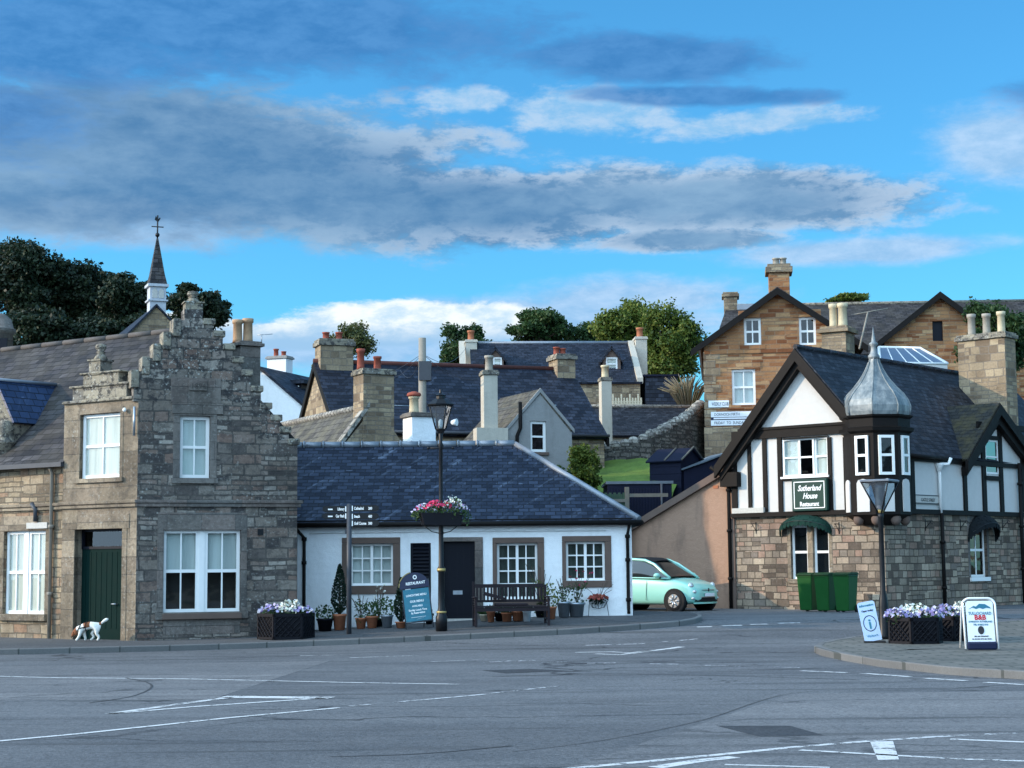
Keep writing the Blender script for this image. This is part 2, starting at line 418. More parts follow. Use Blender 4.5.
def slate(name, a, c_, streak=(.2, .24, .3), amt=.5, row=.17, wid=.26, rough=.5, moss=0.0, mosscol=(.16, .13, .06), diag=-.9):
    m, t, b = mat(name); uv = uvn(t)
    c1, f1 = t.brick(t.vmath('ADD', uv, t.scale(t.vmath('SUBTRACT', t.noisec(uv, 1.6, 4), (.5, .5, .5)), .03)), wid, row, .012, .5, 1.0, 2)
    col = t.mix(c1, a, c_)
    x, y, z = t.sep(uv)
    rot = t.mapv(uv, (1, 1, 1), (0, 0, 0), (0, 0, diag))
    st = t.noise(t.mapv(rot, (.55, 5.5, 1)), 1.0, 6, .65)
    st2 = t.noise(uv, 2.2, 6, .7)
    sm = t.math('MULTIPLY', t.math('MULTIPLY', t.ss(st, .52, .74), t.ss(st2, .3, .62)), amt)
    sm = t.math('MULTIPLY', sm, t.math('ADD', t.math('MULTIPLY', t.sep(c1)[0], .7), .3))
    col = t.mix(sm, col, streak)
    pale = t.math('GREATER_THAN', t.noise(t.mapv(uv, (1/wid, 1/row, 1)), .9, 1), .74)
    col = t.mix(t.math('MULTIPLY', pale, .35), col, streak)
    col = t.mix(t.math('MULTIPLY', f1, .8), col, (.004, .005, .007))
    if moss:
        mm = t.math('MULTIPLY', t.ss(t.noise(uv, 1.3, 6, .7), .40, .62), moss); col = t.mix(mm, col, mosscol)
    t.put(b.inputs['Base Color'], col)
    t.put(b.inputs['Roughness'], t.ss(st2, .2, .8, rough+.02, rough+.25)); b.inputs['Specular IOR Level'].default_value = .18
    saw = t.math('FRACT', t.math('DIVIDE', y, row))
    h = t.math('ADD', t.math('MULTIPLY', t.math('SUBTRACT', 1.0, saw), .8), t.math('ADD', t.math('MULTIPLY', t.sep(c1)[0], .35), t.math('MULTIPLY', st2, .3)))
    h = t.math('SUBTRACT', h, t.math('MULTIPLY', f1, .3))
    t.put(b.inputs['Normal'], t.bump(h, 1.0, .035)); return m
def render(name, col, stain=(.4, .38, .34), amt=.35, grain=60, bump=.5):
    m, t, b = mat(name); uv = uvn(t)
    n = t.noise(t.mapv(uv, (1.2, .35, 1)), 1.5, 6, .62); g = t.noise(uv, grain, 4, .7); g3 = t.noise(uv, 7, 4, .6)
    c = t.mix(t.math('MULTIPLY', t.ss(n, .48, .78), amt), col, stain)
    k = t.math('ADD', t.math('MULTIPLY', t.math('SUBTRACT', g, .5), .28), t.math('ADD', t.math('MULTIPLY', t.math('SUBTRACT', g3, .5), .16), 1.0))
    c = t.mix(1.0, c, t.comb(k, k, k), 'MULTIPLY'); t.put(b.inputs['Base Color'], c)
    b.inputs['Roughness'].default_value = .88; b.inputs['Specular IOR Level'].default_value = .25
    t.put(b.inputs['Normal'], t.bump(t.math('ADD', g, t.math('MULTIPLY', g3, 2.2)), bump, .012)); return m
def leafy(name, stops, trans=.35, rough=.55):
    m, t, b = mat(name); g = t.new('ShaderNodeNewGeometry'); rpi = g.outputs['Random Per Island']
    n = t.noise(g.outputs['Position'], .55, 3)
    f = t.math('ADD', t.math('MULTIPLY', rpi, .62), t.math('MULTIPLY', t.ss(n, .3, .7), .38))
    c = t.ramp(f, [((i+.5)/len(stops), s_) for i, s_ in enumerate(stops)])
    t.n.remove(b); d = t.new('ShaderNodeBsdfPrincipled'); t.put(d.inputs['Base Color'], c); d.inputs['Roughness'].default_value = rough; d.inputs['Specular IOR Level'].default_value = .25
    tr = t.new('ShaderNodeBsdfTranslucent'); t.put(tr.inputs[0], c); mx = t.new('ShaderNodeMixShader'); mx.inputs[0].default_value = trans
    t.l.new(d.outputs[0], mx.inputs[1]); t.l.new(tr.outputs[0], mx.inputs[2]); t.l.new(mx.outputs[0], t.n['Material Output'].inputs[0]); return m
def petals(name, cols):
    m, t, b = mat(name); rpi = t.new('ShaderNodeNewGeometry').outputs['Random Per Island']
    c = t.ramp(rpi, [(i/len(cols), s_) for i, s_ in enumerate(cols)], 'CONSTANT'); t.put(b.inputs['Base Color'], c); b.inputs['Roughness'].default_value = .7; return m
def glassmat(name, tint=(.9, .95, .95), refl=.0, wob=.0):
    m, t, b = mat(name); t.n.remove(b)
    tr = t.new('ShaderNodeBsdfTransparent'); tr.inputs[0].default_value = (*tint, 1)
    gl = t.new('ShaderNodeBsdfGlossy'); gl.inputs['Roughness'].default_value = .02; gl.inputs['Color'].default_value = (1, 1, 1, 1)
    p = obn(t); nb = t.bump(t.noise(p, 1.7, 2), .10, .05); t.l.new(nb, gl.inputs['Normal'])
    fr = t.new('ShaderNodeFresnel'); fr.inputs[0].default_value = 1.5
    k = t.math('ADD', t.math('MULTIPLY', fr.outputs[0], 1.0), refl, clamp=True)
    k = t.math('MULTIPLY', k, t.math('SUBTRACT', 1.0, t.new('ShaderNodeNewGeometry').outputs['Backfacing']))
    mx = t.new('ShaderNodeMixShader'); t.l.new(k, mx.inputs[0]); t.l.new(tr.outputs[0], mx.inputs[1]); t.l.new(gl.outputs[0], mx.inputs[2])
    t.l.new(mx.outputs[0], t.n['Material Output'].inputs[0]); return m
def clothmat(name, col, fold=9.0):
    m, t, b = mat(name); uv = uvn(t); x, y, z = t.sep(uv)
    s_ = t.noise(t.mapv(uv, (fold, .35, 1)), 1.0, 3, .5); k = t.ss(s_, .25, .75, .72, 1.05)
    t.put(b.inputs['Base Color'], t.mix(1.0, col, t.comb(k, k, k), 'MULTIPLY')); b.inputs['Roughness'].default_value = .95
    t.put(b.inputs['Normal'], t.bump(s_, .6, .04)); return m
def asphalt(name, light, dark, cracks=.8, seed=0.0, patchy=1.0, row=None):
    m, t, b = mat(name); p = obn(t); q = t.vmath('ADD', p, (seed, seed*.7, 0))
    big = t.noise(t.mapv(q, (.10, .34, 1)), 1.0, 6, .6, .5); mid = t.noise(q, 1.3, 6, .65); fine = t.noise(q, 46, 3, .75); agg = t.vor(q, 75.0)
    c = t.mix(t.ss(big, .34, .66), dark, light)
    k = t.math('ADD', 1.0, t.math('ADD', t.math('ADD', t.math('MULTIPLY', t.math('SUBTRACT', mid, .5), .55*patchy), t.math('MULTIPLY', t.math('SUBTRACT', t.noise(q, 11, 4, .75), .5), .8)), t.math('ADD', t.math('MULTIPLY', t.math('SUBTRACT', fine, .5), 1.6), t.math('MULTIPLY', t.math('SUBTRACT', t.sep(t.vor(q, 38.0, 'F1', 'Color'))[0], .5), .55))))
    c = t.mix(1.0, c, t.comb(k, k, k), 'MULTIPLY')
    # long scuffs where tyres and seams run across the junction
    st = t.noise(t.mapv(q, (.16, 2.3, 1), (0, 0, 0), (0, 0, .06)), 1.0, 6, .62, .3)
    c = t.mix(t.math('MULTIPLY', t.ss(st, .555, .66), .55*patchy), c, tuple(v*.45 for v in dark))
    c = t.mix(t.math('MULTIPLY', t.ss(st, .42, .28), .35*patchy), c, tuple(v*1.35 for v in light))
    if cracks:
        wv = t.scale(t.vmath('SUBTRACT', t.noisec(q, 1.1, 4), (.5, .5, .5)), 1.3)
        ce = t.vor(t.vmath('ADD', t.mapv(q, (.13, .42, 1)), t.scale(wv, .22)), 1.0, 'DISTANCE_TO_EDGE')
        cm = t.math('MULTIPLY', t.ss(ce, .016, .004), t.ss(t.noise(q, .35, 3), .42, .54))
        ce2 = t.vor(t.vmath('ADD', t.mapv(q, (.8, 1.5, 1)), wv), 1.0, 'DISTANCE_TO_EDGE')
        cm2 = t.math('MULTIPLY', t.ss(ce2, .03, .006), t.ss(t.noise(t.vmath('ADD', q, (9, 4, 0)), .22, 4), .58, .66))
        cr = t.math('MULTIPLY', t.math('MAXIMUM', cm, cm2), cracks); c = t.mix(cr, c, (.014, .015, .018))
    t.put(b.inputs['Base Color'], c); t.put(b.inputs['Roughness'], t.ss(mid, .2, .8, .72, .92)); b.inputs['Specular IOR Level'].default_value = .3
    t.put(b.inputs['Normal'], t.bump(t.math('ADD', t.math('MULTIPLY', agg, .8), fine), .5, .008)); return m
def paintmark(name, col, wear):
    """worn road paint: flakes away to the asphalt colour below"""
    m, t, b = mat(name); p = obn(t)
    n = t.noise(p, 7, 6, .75); f = t.noise(p, 42, 3, .7); big = t.noise(p, .9, 3)
    h = t.math('ADD', t.math('ADD', t.math('MULTIPLY', n, .62), t.math('MULTIPLY', f, .2)), t.math('MULTIPLY', big, .22))
    wm = t.ss(h, wear-.05, wear+.05)
    c = t.mix(wm, col, (.10, .105, .115)); t.put(b.inputs['Base Color'], c); b.inputs['Roughness'].default_value = .8
    tr = t.new('ShaderNodeBsdfTransparent'); mx = t.new('ShaderNodeMixShader'); t.l.new(wm, mx.inputs[0]); t.l.new(b.outputs[0], mx.inputs[1]); t.l.new(tr.outputs[0], mx.inputs[2])
    t.l.new(mx.outputs[0], t.n['Material Output'].inputs[0]); return m
def paving(name, a, c_, bw, bh, ms=.012):
    m, t, b = mat(name); p = obn(t)
    c1, f1 = t.brick(p, bw, bh, ms, .5); g = t.noise(p, 30, 4, .7); big = t.noise(p, .7, 5, .6)
    c = t.mix(c1, a, c_); k = t.math('ADD', 1.0, t.math('ADD', t.math('MULTIPLY', t.math('SUBTRACT', g, .5), .6), t.math('MULTIPLY', t.math('SUBTRACT', big, .5), .7)))
    c = t.mix(1.0, c, t.comb(k, k, k), 'MULTIPLY'); c = t.mix(t.math('MULTIPLY', f1, .75), c, (.03, .035, .03))
    t.put(b.inputs['Base Color'], c); b.inputs['Roughness'].default_value = .85
    t.put(b.inputs['Normal'], t.bump(t.math('ADD', t.math('MULTIPLY', f1, -1.0), t.math('MULTIPLY', g, .5)), .5, .012)); return m

MT = {}
GREY = [(.070, .063, .060), (.140, .120, .106), (.225, .198, .168), (.185, .155, .130), (.182, .122, .098), (.305, .275, .238)]
SUNLIT_TAN = [(.19, .145, .10), (.30, .235, .155), (.39, .30, .195), (.24, .195, .145), (.44, .345, .23), (.29, .185, .12)]  # lighter and warmer than the gable palette: sunlight partly put into the colour
MT['gable_stone'] = stone('grey rubble', GREY, .50, .23, (.27, .11), (.075, .070, .064), .017, .5, .04, .6)
MT['gable_stone_lichen'] = stone('lichened crow stepped rubble', GREY, .50, .23, (.27, .11), (.065, .062, .058), .017, 1.0, .04, .6)
MT['sunlit_tan_stone'] = stone('buff rubble', SUNLIT_TAN, .44, .21, (.27, .12), (.12, .10, .075), .014, .25, .035, .6)
MT['ashlar'] = stone('buff dressed stone', [(.19, .150, .108), (.30, .24, .17), (.235, .185, .135), (.33, .265, .19)], 1.3, .38, mortar=(.14, .12, .10), msize=.006, wob=.006, lichen=.35, stain=.8, mixsmall=False)  # warm copy of the grey dressed stone, sunny-side tone put into the colour
MT['ashlar_grey'] = stone('grey dressed stone', [(.14, .13, .12), (.19, .17, .15), (.16, .14, .125), (.20, .165, .145)], 1.2, .40, mortar=(.10, .09, .085), msize=.006, wob=.006, lichen=.25, stain=.8, mixsmall=False)
MT['skew'] = stone('lichened coping stone', [(.24, .21, .16), (.32, .28, .21), (.20, .18, .15)], .5, .4, mortar=(.2, .18, .15), wob=.02, lichen=1.0, mixsmall=False)
MT['inn_stone'] = stone('squared sandstone', [(.12, .092, .072), (.25, .198, .15), (.35, .28, .205), (.185, .15, .125), (.43, .35, .26), (.30, .20, .15)], .40, .20, (.27, .13), (.07, .057, .044), .014, .12, .02, .6)
MT['orange_stone'] = stone('orange sandstone', [(.20, .075, .032), (.33, .155, .070), (.39, .205, .095), (.28, .115, .05), (.44, .27, .14)], .62, .17, (.45, .12), (.30, .20, .13), .014, .0, .02, .4)
MT['far_stone'] = stone('distant buff rubble', [(.17, .125, .085), (.30, .23, .15), (.24, .18, .12), (.37, .29, .19)], .5, .25, mortar=(.2, .17, .14), stain=.5)
MT['dyke'] = stone('mossy field stone', [(.06, .055, .05), (.12, .11, .095), (.18, .165, .14), (.10, .095, .085)], .45, .19, (.28, .13), (.035, .035, .03), .03, .5, .08, .5)
MT['dyke_cope'] = stone('pale coping boulders', [(.30, .28, .24), (.42, .39, .34), (.24, .22, .2)], .4, .3, mortar=(.08, .08, .07), msize=.03, wob=.06, lichen=.5, mixsmall=False)
MT['brown_stone'] = plain('brown window surround', (.125, .088, .072), .85, var=.2, scale=3)
MT['slate_blue'] = slate('blue slate', (.005, .009, .020), (.030, .042, .070), (.17, .21, .28), .95, .16, .25, .5)
MT['slate_navy'] = slate('dark blue slate', (.005, .008, .016), (.025, .032, .050), (.12, .14, .19), .5, .2, .3, .45)
MT['slate_grey'] = slate('weathered grey slate', (.018, .017, .019), (.056, .051, .054), (.18, .165, .165), .7, .2, .3, .6, .25, (.10, .085, .06), -.6)
MT['slate_moss'] = slate('mossy slate', (.014, .015, .016), (.032, .032, .03), (.12, .12, .11), .35, .17, .25, .65, .85, (.06, .05, .024))
MT['slate_black'] = slate('black slate', (.005, .006, .010), (.026, .030, .040), (.12, .135, .165), .6, .17, .27, .45)
MT['slate_old'] = slate('old stone slate', (.05, .046, .043), (.10, .092, .082), (.26, .25, .22), .5, .24, .35, .75, .5, (.16, .145, .10))
MT['white_wall'] = render('white painted roughcast', (.80, .815, .82), (.50, .50, .47), .35, 45, .7)
MT['white_panel'] = render('white panel', (.54, .525, .50), (.38, .365, .33), .35, 60, .2)
MT['harl_brown'] = render('brown pebble harl', (.32, .20, .14), (.16, .105, .08), .75, 30, .9)
MT['harl_grey'] = render('grey harl', (.27, .265, .255), (.18, .175, .165), .6, 30, .6)
MT['harl_cream'] = render('cream cement', (.44, .405, .34), (.26, .24, .2), .6, 30, .5)
MT['black_paint'] = plain('black timber paint', (.009, .0075, .007), .6, var=.3, spec=.12)
MT['white_paint'] = plain('white window paint', (.78, .78, .76), .4, var=.06)
MT['lead'] = plain('lead flashing', (.22, .245, .28), .42, .35, var=.3, scale=3)
MT['dome_lead'] = None
MT['iron'] = plain('black iron', (.008, .009, .011), .4, var=.3, spec=.25)
MT['dark_metal'] = plain('dark grey metal', (.05, .055, .065), .4, var=.2)
MT['terracotta'] = plain('terracotta', (.36, .135, .07), .85, var=.25, scale=14)
MT['chimney_pot'] = plain('buff chimney pot', (.40, .25, .15), .85, var=.3, scale=9)
MT['red_pot'] = plain('red chimney pot', (.27, .07, .045), .8, var=.3, scale=9)
MT['cream_pot'] = plain('cream chimney pot', (.50, .42, .28), .8, var=.25, scale=9)
MT['grey_pot'] = plain('grey chimney pot', (.30, .27, .225), .85, var=.3, scale=9)
MT['green_door'] = plain('dark green door paint', (.0025, .015, .013), .7, var=.12, spec=.06)
MT['navy_door'] = plain('near black navy paint', (.004, .0055, .011), .45, var=.15, spec=.15)
MT['sign_green'] = plain('sign green', (.004, .035, .028), .5, var=.1)
MT['awning_green'] = plain('green canvas', (.004, .028, .021), .85, var=.3)
MT['awning_dark'] = plain('dark canvas', (.006, .009, .011), .85, var=.3)
MT['letter_white'] = plain('white lettering', (.80, .80, .78), .5, var=.03, bump=0)
MT['letter_black'] = plain('black lettering', (.03, .03, .035), .5, var=.03, bump=0)
MT['letter_red'] = plain('red lettering', (.50, .02, .03), .5, var=.03, bump=0)
MT['letter_teal'] = plain('teal lettering', (.03, .16, .24), .5, var=.03, bump=0)
MT['sign_white'] = plain('white sign board', (.74, .77, .80), .45, var=.06)
MT['sign_bluewhite'] = plain('pale blue sign board', (.36, .50, .70), .45, var=.06)
MT['sign_navy'] = plain('navy sign board', (.012, .018, .05), .4, var=.1)
MT['sign_teal'] = plain('teal sign board', (.03, .16, .22), .5, var=.3, scale=12)
MT['brass'] = plain('gold paint', (.42, .31, .12), .4, .3)
MT['wood_cream'] = plain('pale timber', (.52, .46, .34), .8, var=.2)
MT['wood_grey'] = plain('weathered timber', (.13, .12, .10), .85, var=.3, scale=12)
MT['bench_wood'] = plain('dark stained bench wood', (.018, .012, .015), .6, var=.4, scale=14)
MT['shed_navy'] = plain('dark blue shed boards', (.008, .010, .024), .7, var=.25, spec=.12)
MT['shed_top'] = plain('grey felt roof', (.10, .125, .15), .75, var=.25)
MT['fence_green'] = plain('green fence boards', (.03, .06, .04), .7, var=.3)
MT['bin_green'] = plain('green plastic', (.007, .062, .012), .42, var=.12, bump=.05)
MT['bin_dark'] = plain('dark green plastic', (.004, .032, .008), .5, var=.12, bump=.05)
MT['rubber'] = plain('black rubber', (.013, .013, .014), .75, var=.2)
MT['planter_black'] = plain('black planter', (.006, .006, .009), .6, var=.3, spec=.15)
MT['plaque'] = plain('pale plaque', (.46, .44, .40), .7, var=.25, scale=20)
MT['galv'] = plain('galvanised tin', (.32, .36, .40), .35, .7, var=.25, scale=9)
MT['pole_wood'] = plain('grey pole wood', (.23, .205, .17), .85, var=.3, scale=5)
MT['bark'] = plain('bark', (.075, .058, .042), .9, var=.4, scale=5)
MT['dark_backing'] = plain('dark board behind glass', (.030, .028, .027), .9, var=.4, scale=2)  # room darkness put into the colour of a backing board
MT['curtain'] = clothmat('cream curtain', (.56, .55, .47))
MT['blind'] = clothmat('pale blind', (.50, .55, .53), 4)
MT['net'] = clothmat('grey net curtain', (.30, .31, .28), 14)
MT['glass'] = glassmat('window glass', (.95, .97, .97), .02)
MT['glass_dark'] = glassmat('dim window glass', (.35, .38, .40), .0)
MT['glass_sky'] = glassmat('sky reflecting glass', (.12, .14, .16), .12)
MT['leaf_pine'] = leafy('pine needles', [(.008, .015, .008), (.012, .022, .011), (.018, .031, .014), (.026, .040, .018)], .2)
MT['leaf_green'] = leafy('tree leaves', [(.022, .045, .009), (.060, .098, .016), (.12, .155, .025), (.20, .22, .045)])
MT['leaf_dark'] = leafy('dark tree leaves', [(.012, .032, .014), (.025, .055, .018), (.04, .08, .024), (.06, .10, .03)])
MT['leaf_birch'] = leafy('birch leaves', [(.035, .05, .018), (.08, .095, .03), (.14, .145, .05), (.20, .19, .075)])
MT['leaf_pot'] = leafy('pot plant leaves', [(.018, .05, .02), (.04, .085, .03), (.07, .12, .04)])
MT['leaf_box'] = leafy('clipped box leaves', [(.006, .016, .011), (.010, .026, .015), (.018, .04, .02)], .2)
MT['leaf_dry'] = leafy('dry stalks', [(.20, .16, .10), (.28, .23, .15), (.16, .15, .08)])
MT['pet_mix'] = petals('mixed petals', [(.62, .60, .68), (.45, .36, .62), (.55, .02, .10), (.60, .52, .66), (.66, .66, .70)])
MT['pet_red'] = petals('red petals', [(.52, .015, .07), (.60, .03, .12), (.45, .02, .10)])
MT['pet_purple'] = petals('purple petals', [(.27, .24, .44), (.36, .32, .52), (.48, .45, .58), (.20, .16, .36), (.52, .50, .52)])
MT['pet_white'] = petals('white petals', [(.68, .68, .62), (.74, .73, .66), (.60, .62, .50)])
MT['pet_rust'] = petals('rust petals', [(.28, .05, .03), (.20, .035, .03), (.34, .09, .05)])
MT['grass'] = None
m, t, b = mat('lawn grass'); p = obn(t); n1 = t.noise(p, .8, 5, .6); n2 = t.noise(p, 18, 4, .7)
t.put(b.inputs['Base Color'], t.ramp(t.math('ADD', t.math('MULTIPLY', n1, .6), t.math('MULTIPLY', n2, .4)), [(.3, (.045, .08, .010)), (.5, (.09, .155, .016)), (.7, (.16, .22, .03))]))
b.inputs['Roughness'].default_value = .9; t.put(b.inputs['Normal'], t.bump(n2, .8, .05)); MT['grass'] = m
m, t, b = mat('weathered dome lead'); p = obn(t); n1 = t.noise(p, 2.2, 6, .65); n2 = t.noise(p, 9, 5, .7); st = t.noise(t.mapv(p, (6, 6, .8)), 1, 5, .6)
c = t.ramp(t.math('ADD', t.math('MULTIPLY', n1, .5), t.math('MULTIPLY', st, .5)), [(.32, (.07, .09, .105)), (.46, (.14, .165, .175)), (.58, (.27, .285, .28)), (.72, (.20, .215, .205))])
t.put(b.inputs['Base Color'], c); t.put(b.inputs['Roughness'], t.ss(n2, .3, .7, .48, .7)); b.inputs['Metallic'].default_value = .3
t.put(b.inputs['Normal'], t.bump(n2, .35, .03)); MT['dome_lead'] = m
MT['road'] = asphalt('road asphalt', (.120, .124, .130), (.086, .089, .095))
MT['road_coarse'] = asphalt('coarse older asphalt', (.155, .155, .158), (.112, .114, .119), .5, 23.0)
MT['tar'] = plain('tar seam', (.05, .052, .056), .85, var=.4)
MT['road_patch'] = asphalt('fresh asphalt patch', (.045, .047, .052), (.036, .038, .042), 0, 5.0, .5)
MT['pavement'] = asphalt('pavement asphalt', (.085, .085, .087), (.062, .063, .066), .3, 11.0)
MT['kerb'] = paving('granite kerb', (.095, .094, .092), (.13, .128, .124), .92, 4.0, .016)
MT['setts'] = paving('stone setts and slabs', (.085, .085, .072), (.14, .132, .115), .58, .29, .03)
MT['cobble'] = paving('cobbled edge', (.10, .10, .085), (.18, .17, .145), .16, .13, .03)
MT['earth'] = plain('rough ground', (.10, .09, .06), .95, var=.4, scale=1.2)
MT['line_worn'] = paintmark('worn road paint', (.46, .47, .48), .52)
MT['line_fresh'] = paintmark('white road paint', (.52, .53, .53), .575)

MT['lamp_glass'] = glassmat('frosted lamp glass', (.62, .70, .74), .22)
def coat(name, col, rough, metal=0.0, cw=1.0):
    m, t, b = mat(name); b.inputs['Base Color'].default_value = (*col, 1); b.inputs['Roughness'].default_value = rough; b.inputs['Metallic'].default_value = metal
    b.inputs['Coat Weight'].default_value = cw; b.inputs['Coat Roughness'].default_value = .05; return m
MT['car_paint'] = coat('mint car paint', (.27, .60, .51), .35)
MT['car_glass'] = coat('car glass', (.012, .016, .016), .04, 0, .6)
MT['alloy'] = coat('alloy', (.42, .43, .44), .3, .8, .2)
MT['lamp_lens'] = coat('lamp lens', (.45, .50, .52), .08, .3)
MT['dog_coat'] = plain('white dog fur', (.70, .68, .62), .9, var=.12, scale=30)
MT['dog_patch'] = plain('brown dog fur', (.20, .075, .035), .9, var=.25, scale=30)

MT['hill'] = plain('dark reflection screen', (.018, .021, .016), .95, var=.4, scale=.5)  # for the added bank that keeps window reflections dark

MT['slate_dormer'] = slate('bright blue slate', (.016, .032, .075), (.03, .055, .12), (.16, .22, .34), .8, .2, .3, .35)

MT['ridge_grey'] = plain('grey ridge stone', (.09, .08, .075), .9, var=.4, scale=4)
MT['glass_mid'] = glassmat('grey window glass', (.62, .66, .66), .0)

MT['red_ridge'] = plain('dark red ridge tile', (.075, .028, .024), .85, var=.3, scale=5)
MT['glass_roof'] = plain('blue grey roof glazing', (.09, .13, .19), .35, var=.3, scale=1.5, spec=.3)  # opaque blue-grey colour for the glazing

MT['belfry_white'] = plain('weathered white boards', (.42, .44, .48), .7, var=.2)
# ------------------------------------------------------------------ the setting
def structure(o): o['kind'] = 'structure'; return o
def grid(name, xs, ys, zf, m):
    mb = MB(); nx = len(xs)
    mb.add([Vector((x, y, zf(x, y))) for y in ys for x in xs],
           [(j*nx+i, j*nx+i+1, (j+1)*nx+i+1, (j+1)*nx+i) for j in range(len(ys)-1) for i in range(nx-1)], True)
    return structure(mb.build(name, m))
xs = [-900, -400, -200, -100, -60] + [-40+i*1.6 for i in range(51)] + [60, 100, 200, 400, 900]
ys = [-300, -60, -10, 0] + [4+i*1.6 for i in range(62)] + [120, 150, 200, 300, 500, 1200]
grid('ground', xs, ys, lambda x, y: gz(x, y) - (.06 if y < 55 else 0), MT['earth'])
grid('road', [-26+i*.5 for i in range(105)], [-4+i*.5 for i in range(115)], gz, MT['road'])

mb = MB(); rh = random.Random(4); N_ = 60; R0 = []; R1 = []; R2 = []
for i in range(N_+1):
    x = -130+300*i/N_; e_ = min(1, i/6, (N_-i)/6); h = (9+3*math.sin(i*.7)+2.5*math.sin(i*1.9)+rh.uniform(-1, 1))*e_
    R0.append(Vector((x, -28, -.1))); R1.append(Vector((x, -42, h*.7-.1))); R2.append(Vector((x, -60, h-.1)))
mb.add(R0+R1+R2, [(j*(N_+1)+i, j*(N_+1)+i+1, (j+1)*(N_+1)+i+1, (j+1)*(N_+1)+i) for j in range(2) for i in range(N_)], True)
structure(mb.build('unseen_reflection_bank', MT['hill']))  # unseen dark bank added behind the camera to darken window reflections
def dens(pts, step=.5):
    out = []
    for a, b_ in zip(pts, pts[1:]):
        k = max(1, int((Vector(b_)-Vector(a)).length/step))
        out += [tuple(Vector(a)+(Vector(b_)-Vector(a))*i/k) for i in range(k)]
    return out + [tuple(pts[-1])]
def sheet(name, front, back, h, m, hasKerb=True):
    """a pavement between a kerb line and a back line: kerb stones along the front, surface behind"""
    K = 60
    def resample(pts):
        pts = [Vector((p[0], p[1], 0)) for p in pts]; L = [0]
        for a, b_ in zip(pts, pts[1:]): L.append(L[-1]+(b_-a).length)
        out = []
        for i in range(K+1):
            d = L[-1]*i/K; j = 0
            while j < len(L)-2 and L[j+1] < d: j += 1
            f = (d-L[j])/max(1e-6, L[j+1]-L[j]); out.append(pts[j].lerp(pts[j+1], f))
        return out
    A, B = resample(front), resample(back); mb = MB(); kb = MB()
    inner = [a + (b_-a).normalized()*.14 for a, b_ in zip(A, B)]
    M_ = 6
    for i in range(K):
        for j in range(M_):
            q = []
            for (ii, jj) in ((i, j), (i+1, j), (i+1, j+1), (i, j+1)):
                p = inner[ii].lerp(B[ii], jj/M_); q.append(Vector((p.x, p.y, gz(p.x, p.y)+h)))
            mb.quad(*q)
        def kp(p, z): return Vector((p.x, p.y, gz(p.x, p.y)+z))
        a0, a1, b0, b1 = A[i], A[i+1], inner[i], inner[i+1]
        kb.quad(kp(a0, -.03), kp(a1, -.03), kp(a1, h-.012), kp(a0, h-.012))
        c0 = a0 + (b0-a0)*.12; c1 = a1 + (b1-a1)*.12
        kb.quad(kp(a0, h-.012), kp(a1, h-.012), kp(c1, h+.004), kp(c0, h+.004))
        kb.quad(kp(c0, h+.004), kp(c1, h+.004), kp(b1, h+.004), kp(b0, h+.004))
        kb.quad(kp(b0, h+.004), kp(b1, h+.004), kp(b1, -.03), kp(b0, -.03))
    structure(mb.build(name, m)); structure(kb.build('kerb', MT['kerb'], smooth=True))
XY = lambda px, py, dz=0.0: tuple(G(px, py, dz)[:2])
# far pavement: from the left edge of the junction to the corner of the side road
kerbL = [(-26, G(0, 655).y+1.2)] + [XY(a, b_) for a, b_ in ((0, 655), (130, 652), (300, 646.5), (440, 640.5), (560, 635), (640, 629.5), (682, 626), (699, 623), (703, 620.5), (699, 618), (686, 616.5))]
e = kerbL[-1]
kerbL += [(e[0]-.8, e[1]+1.2), (e[0]-1.6, e[1]+4), (e[0]-2.2, e[1]+8)]
backL = [(-26, 46), (-8, 46), (-4, 46), (0, 46), (2.2, 46), (2.4, 46), (2.5, 46), (2.5, 46.5), (2.55, 48), (2.6, 50), (2.7, 52)]
sheet('pavement', kerbL, backL, .11, MT['pavement'])
# right-hand island pavement with setts
kr = [XY(a, b_) for a, b_ in ((1250, 690), (1100, 684.5), (1024, 679.5), (950, 675), (880, 667), (845, 661), (822, 656), (814, 652.5), (818, 649), (832, 645.5), (860, 641), (900, 634.5), (960, 629), (1040, 624), (1150, 619))]
cx = sum(p[0] for p in kr)/len(kr)
mid = [(kr[0][0]+3, (kr[0][1]+kr[-1][1])/2)]+[(max(p[0], 6.9), 0) for p in kr[1:-1]]+[(kr[-1][0]+3, (kr[0][1]+kr[-1][1])/2)]
mid = [(x, (kr[0][1]+kr[-1][1])/2 + 0) for x, _ in mid]
sheet('cobbled_pavement', kr, [((p[0]+m_[0]*2)/3 if False else m_[0], m_[1]) for p, m_ in zip(kr, mid)], .115, MT['setts'])
# strip of pavement along the inn
# road markings: thin sheets of worn paint following the road
def mark(name, pts, m, wd=None):
    """pts: pixel outline (closed) or, with wd, a centre line of a painted strip of that width in metres"""
    mb = MB()
    if wd:
        P = [G(a, b_) for a, b_ in pts]; Q = []
        for a, b_ in zip(P, P[1:]):
            k = max(1, int((b_-a).length/.4)); Q += [a.lerp(b_, i/k) for i in range(k)]
        Q.append(P[-1]); L = []
        for i, q in enumerate(Q):
            d = Q[min(i+1, len(Q)-1)]-Q[max(i-1, 0)]; s_ = Vector((-d.y, d.x, 0)).normalized()*wd/2
            L.append([Vector((v.x, v.y, gz(v.x, v.y)+.005)) for v in (q-s_, q+s_)])
        for i in range(len(L)-1): mb.quad(L[i][0], L[i+1][0], L[i+1][1], L[i][1])
    else:
        P = [G(a, b_) for a, b_ in pts]; mb.quad(*[Vector((v.x, v.y, gz(v.x, v.y)+.005)) for v in P])
    return structure(mb.build(name, m))
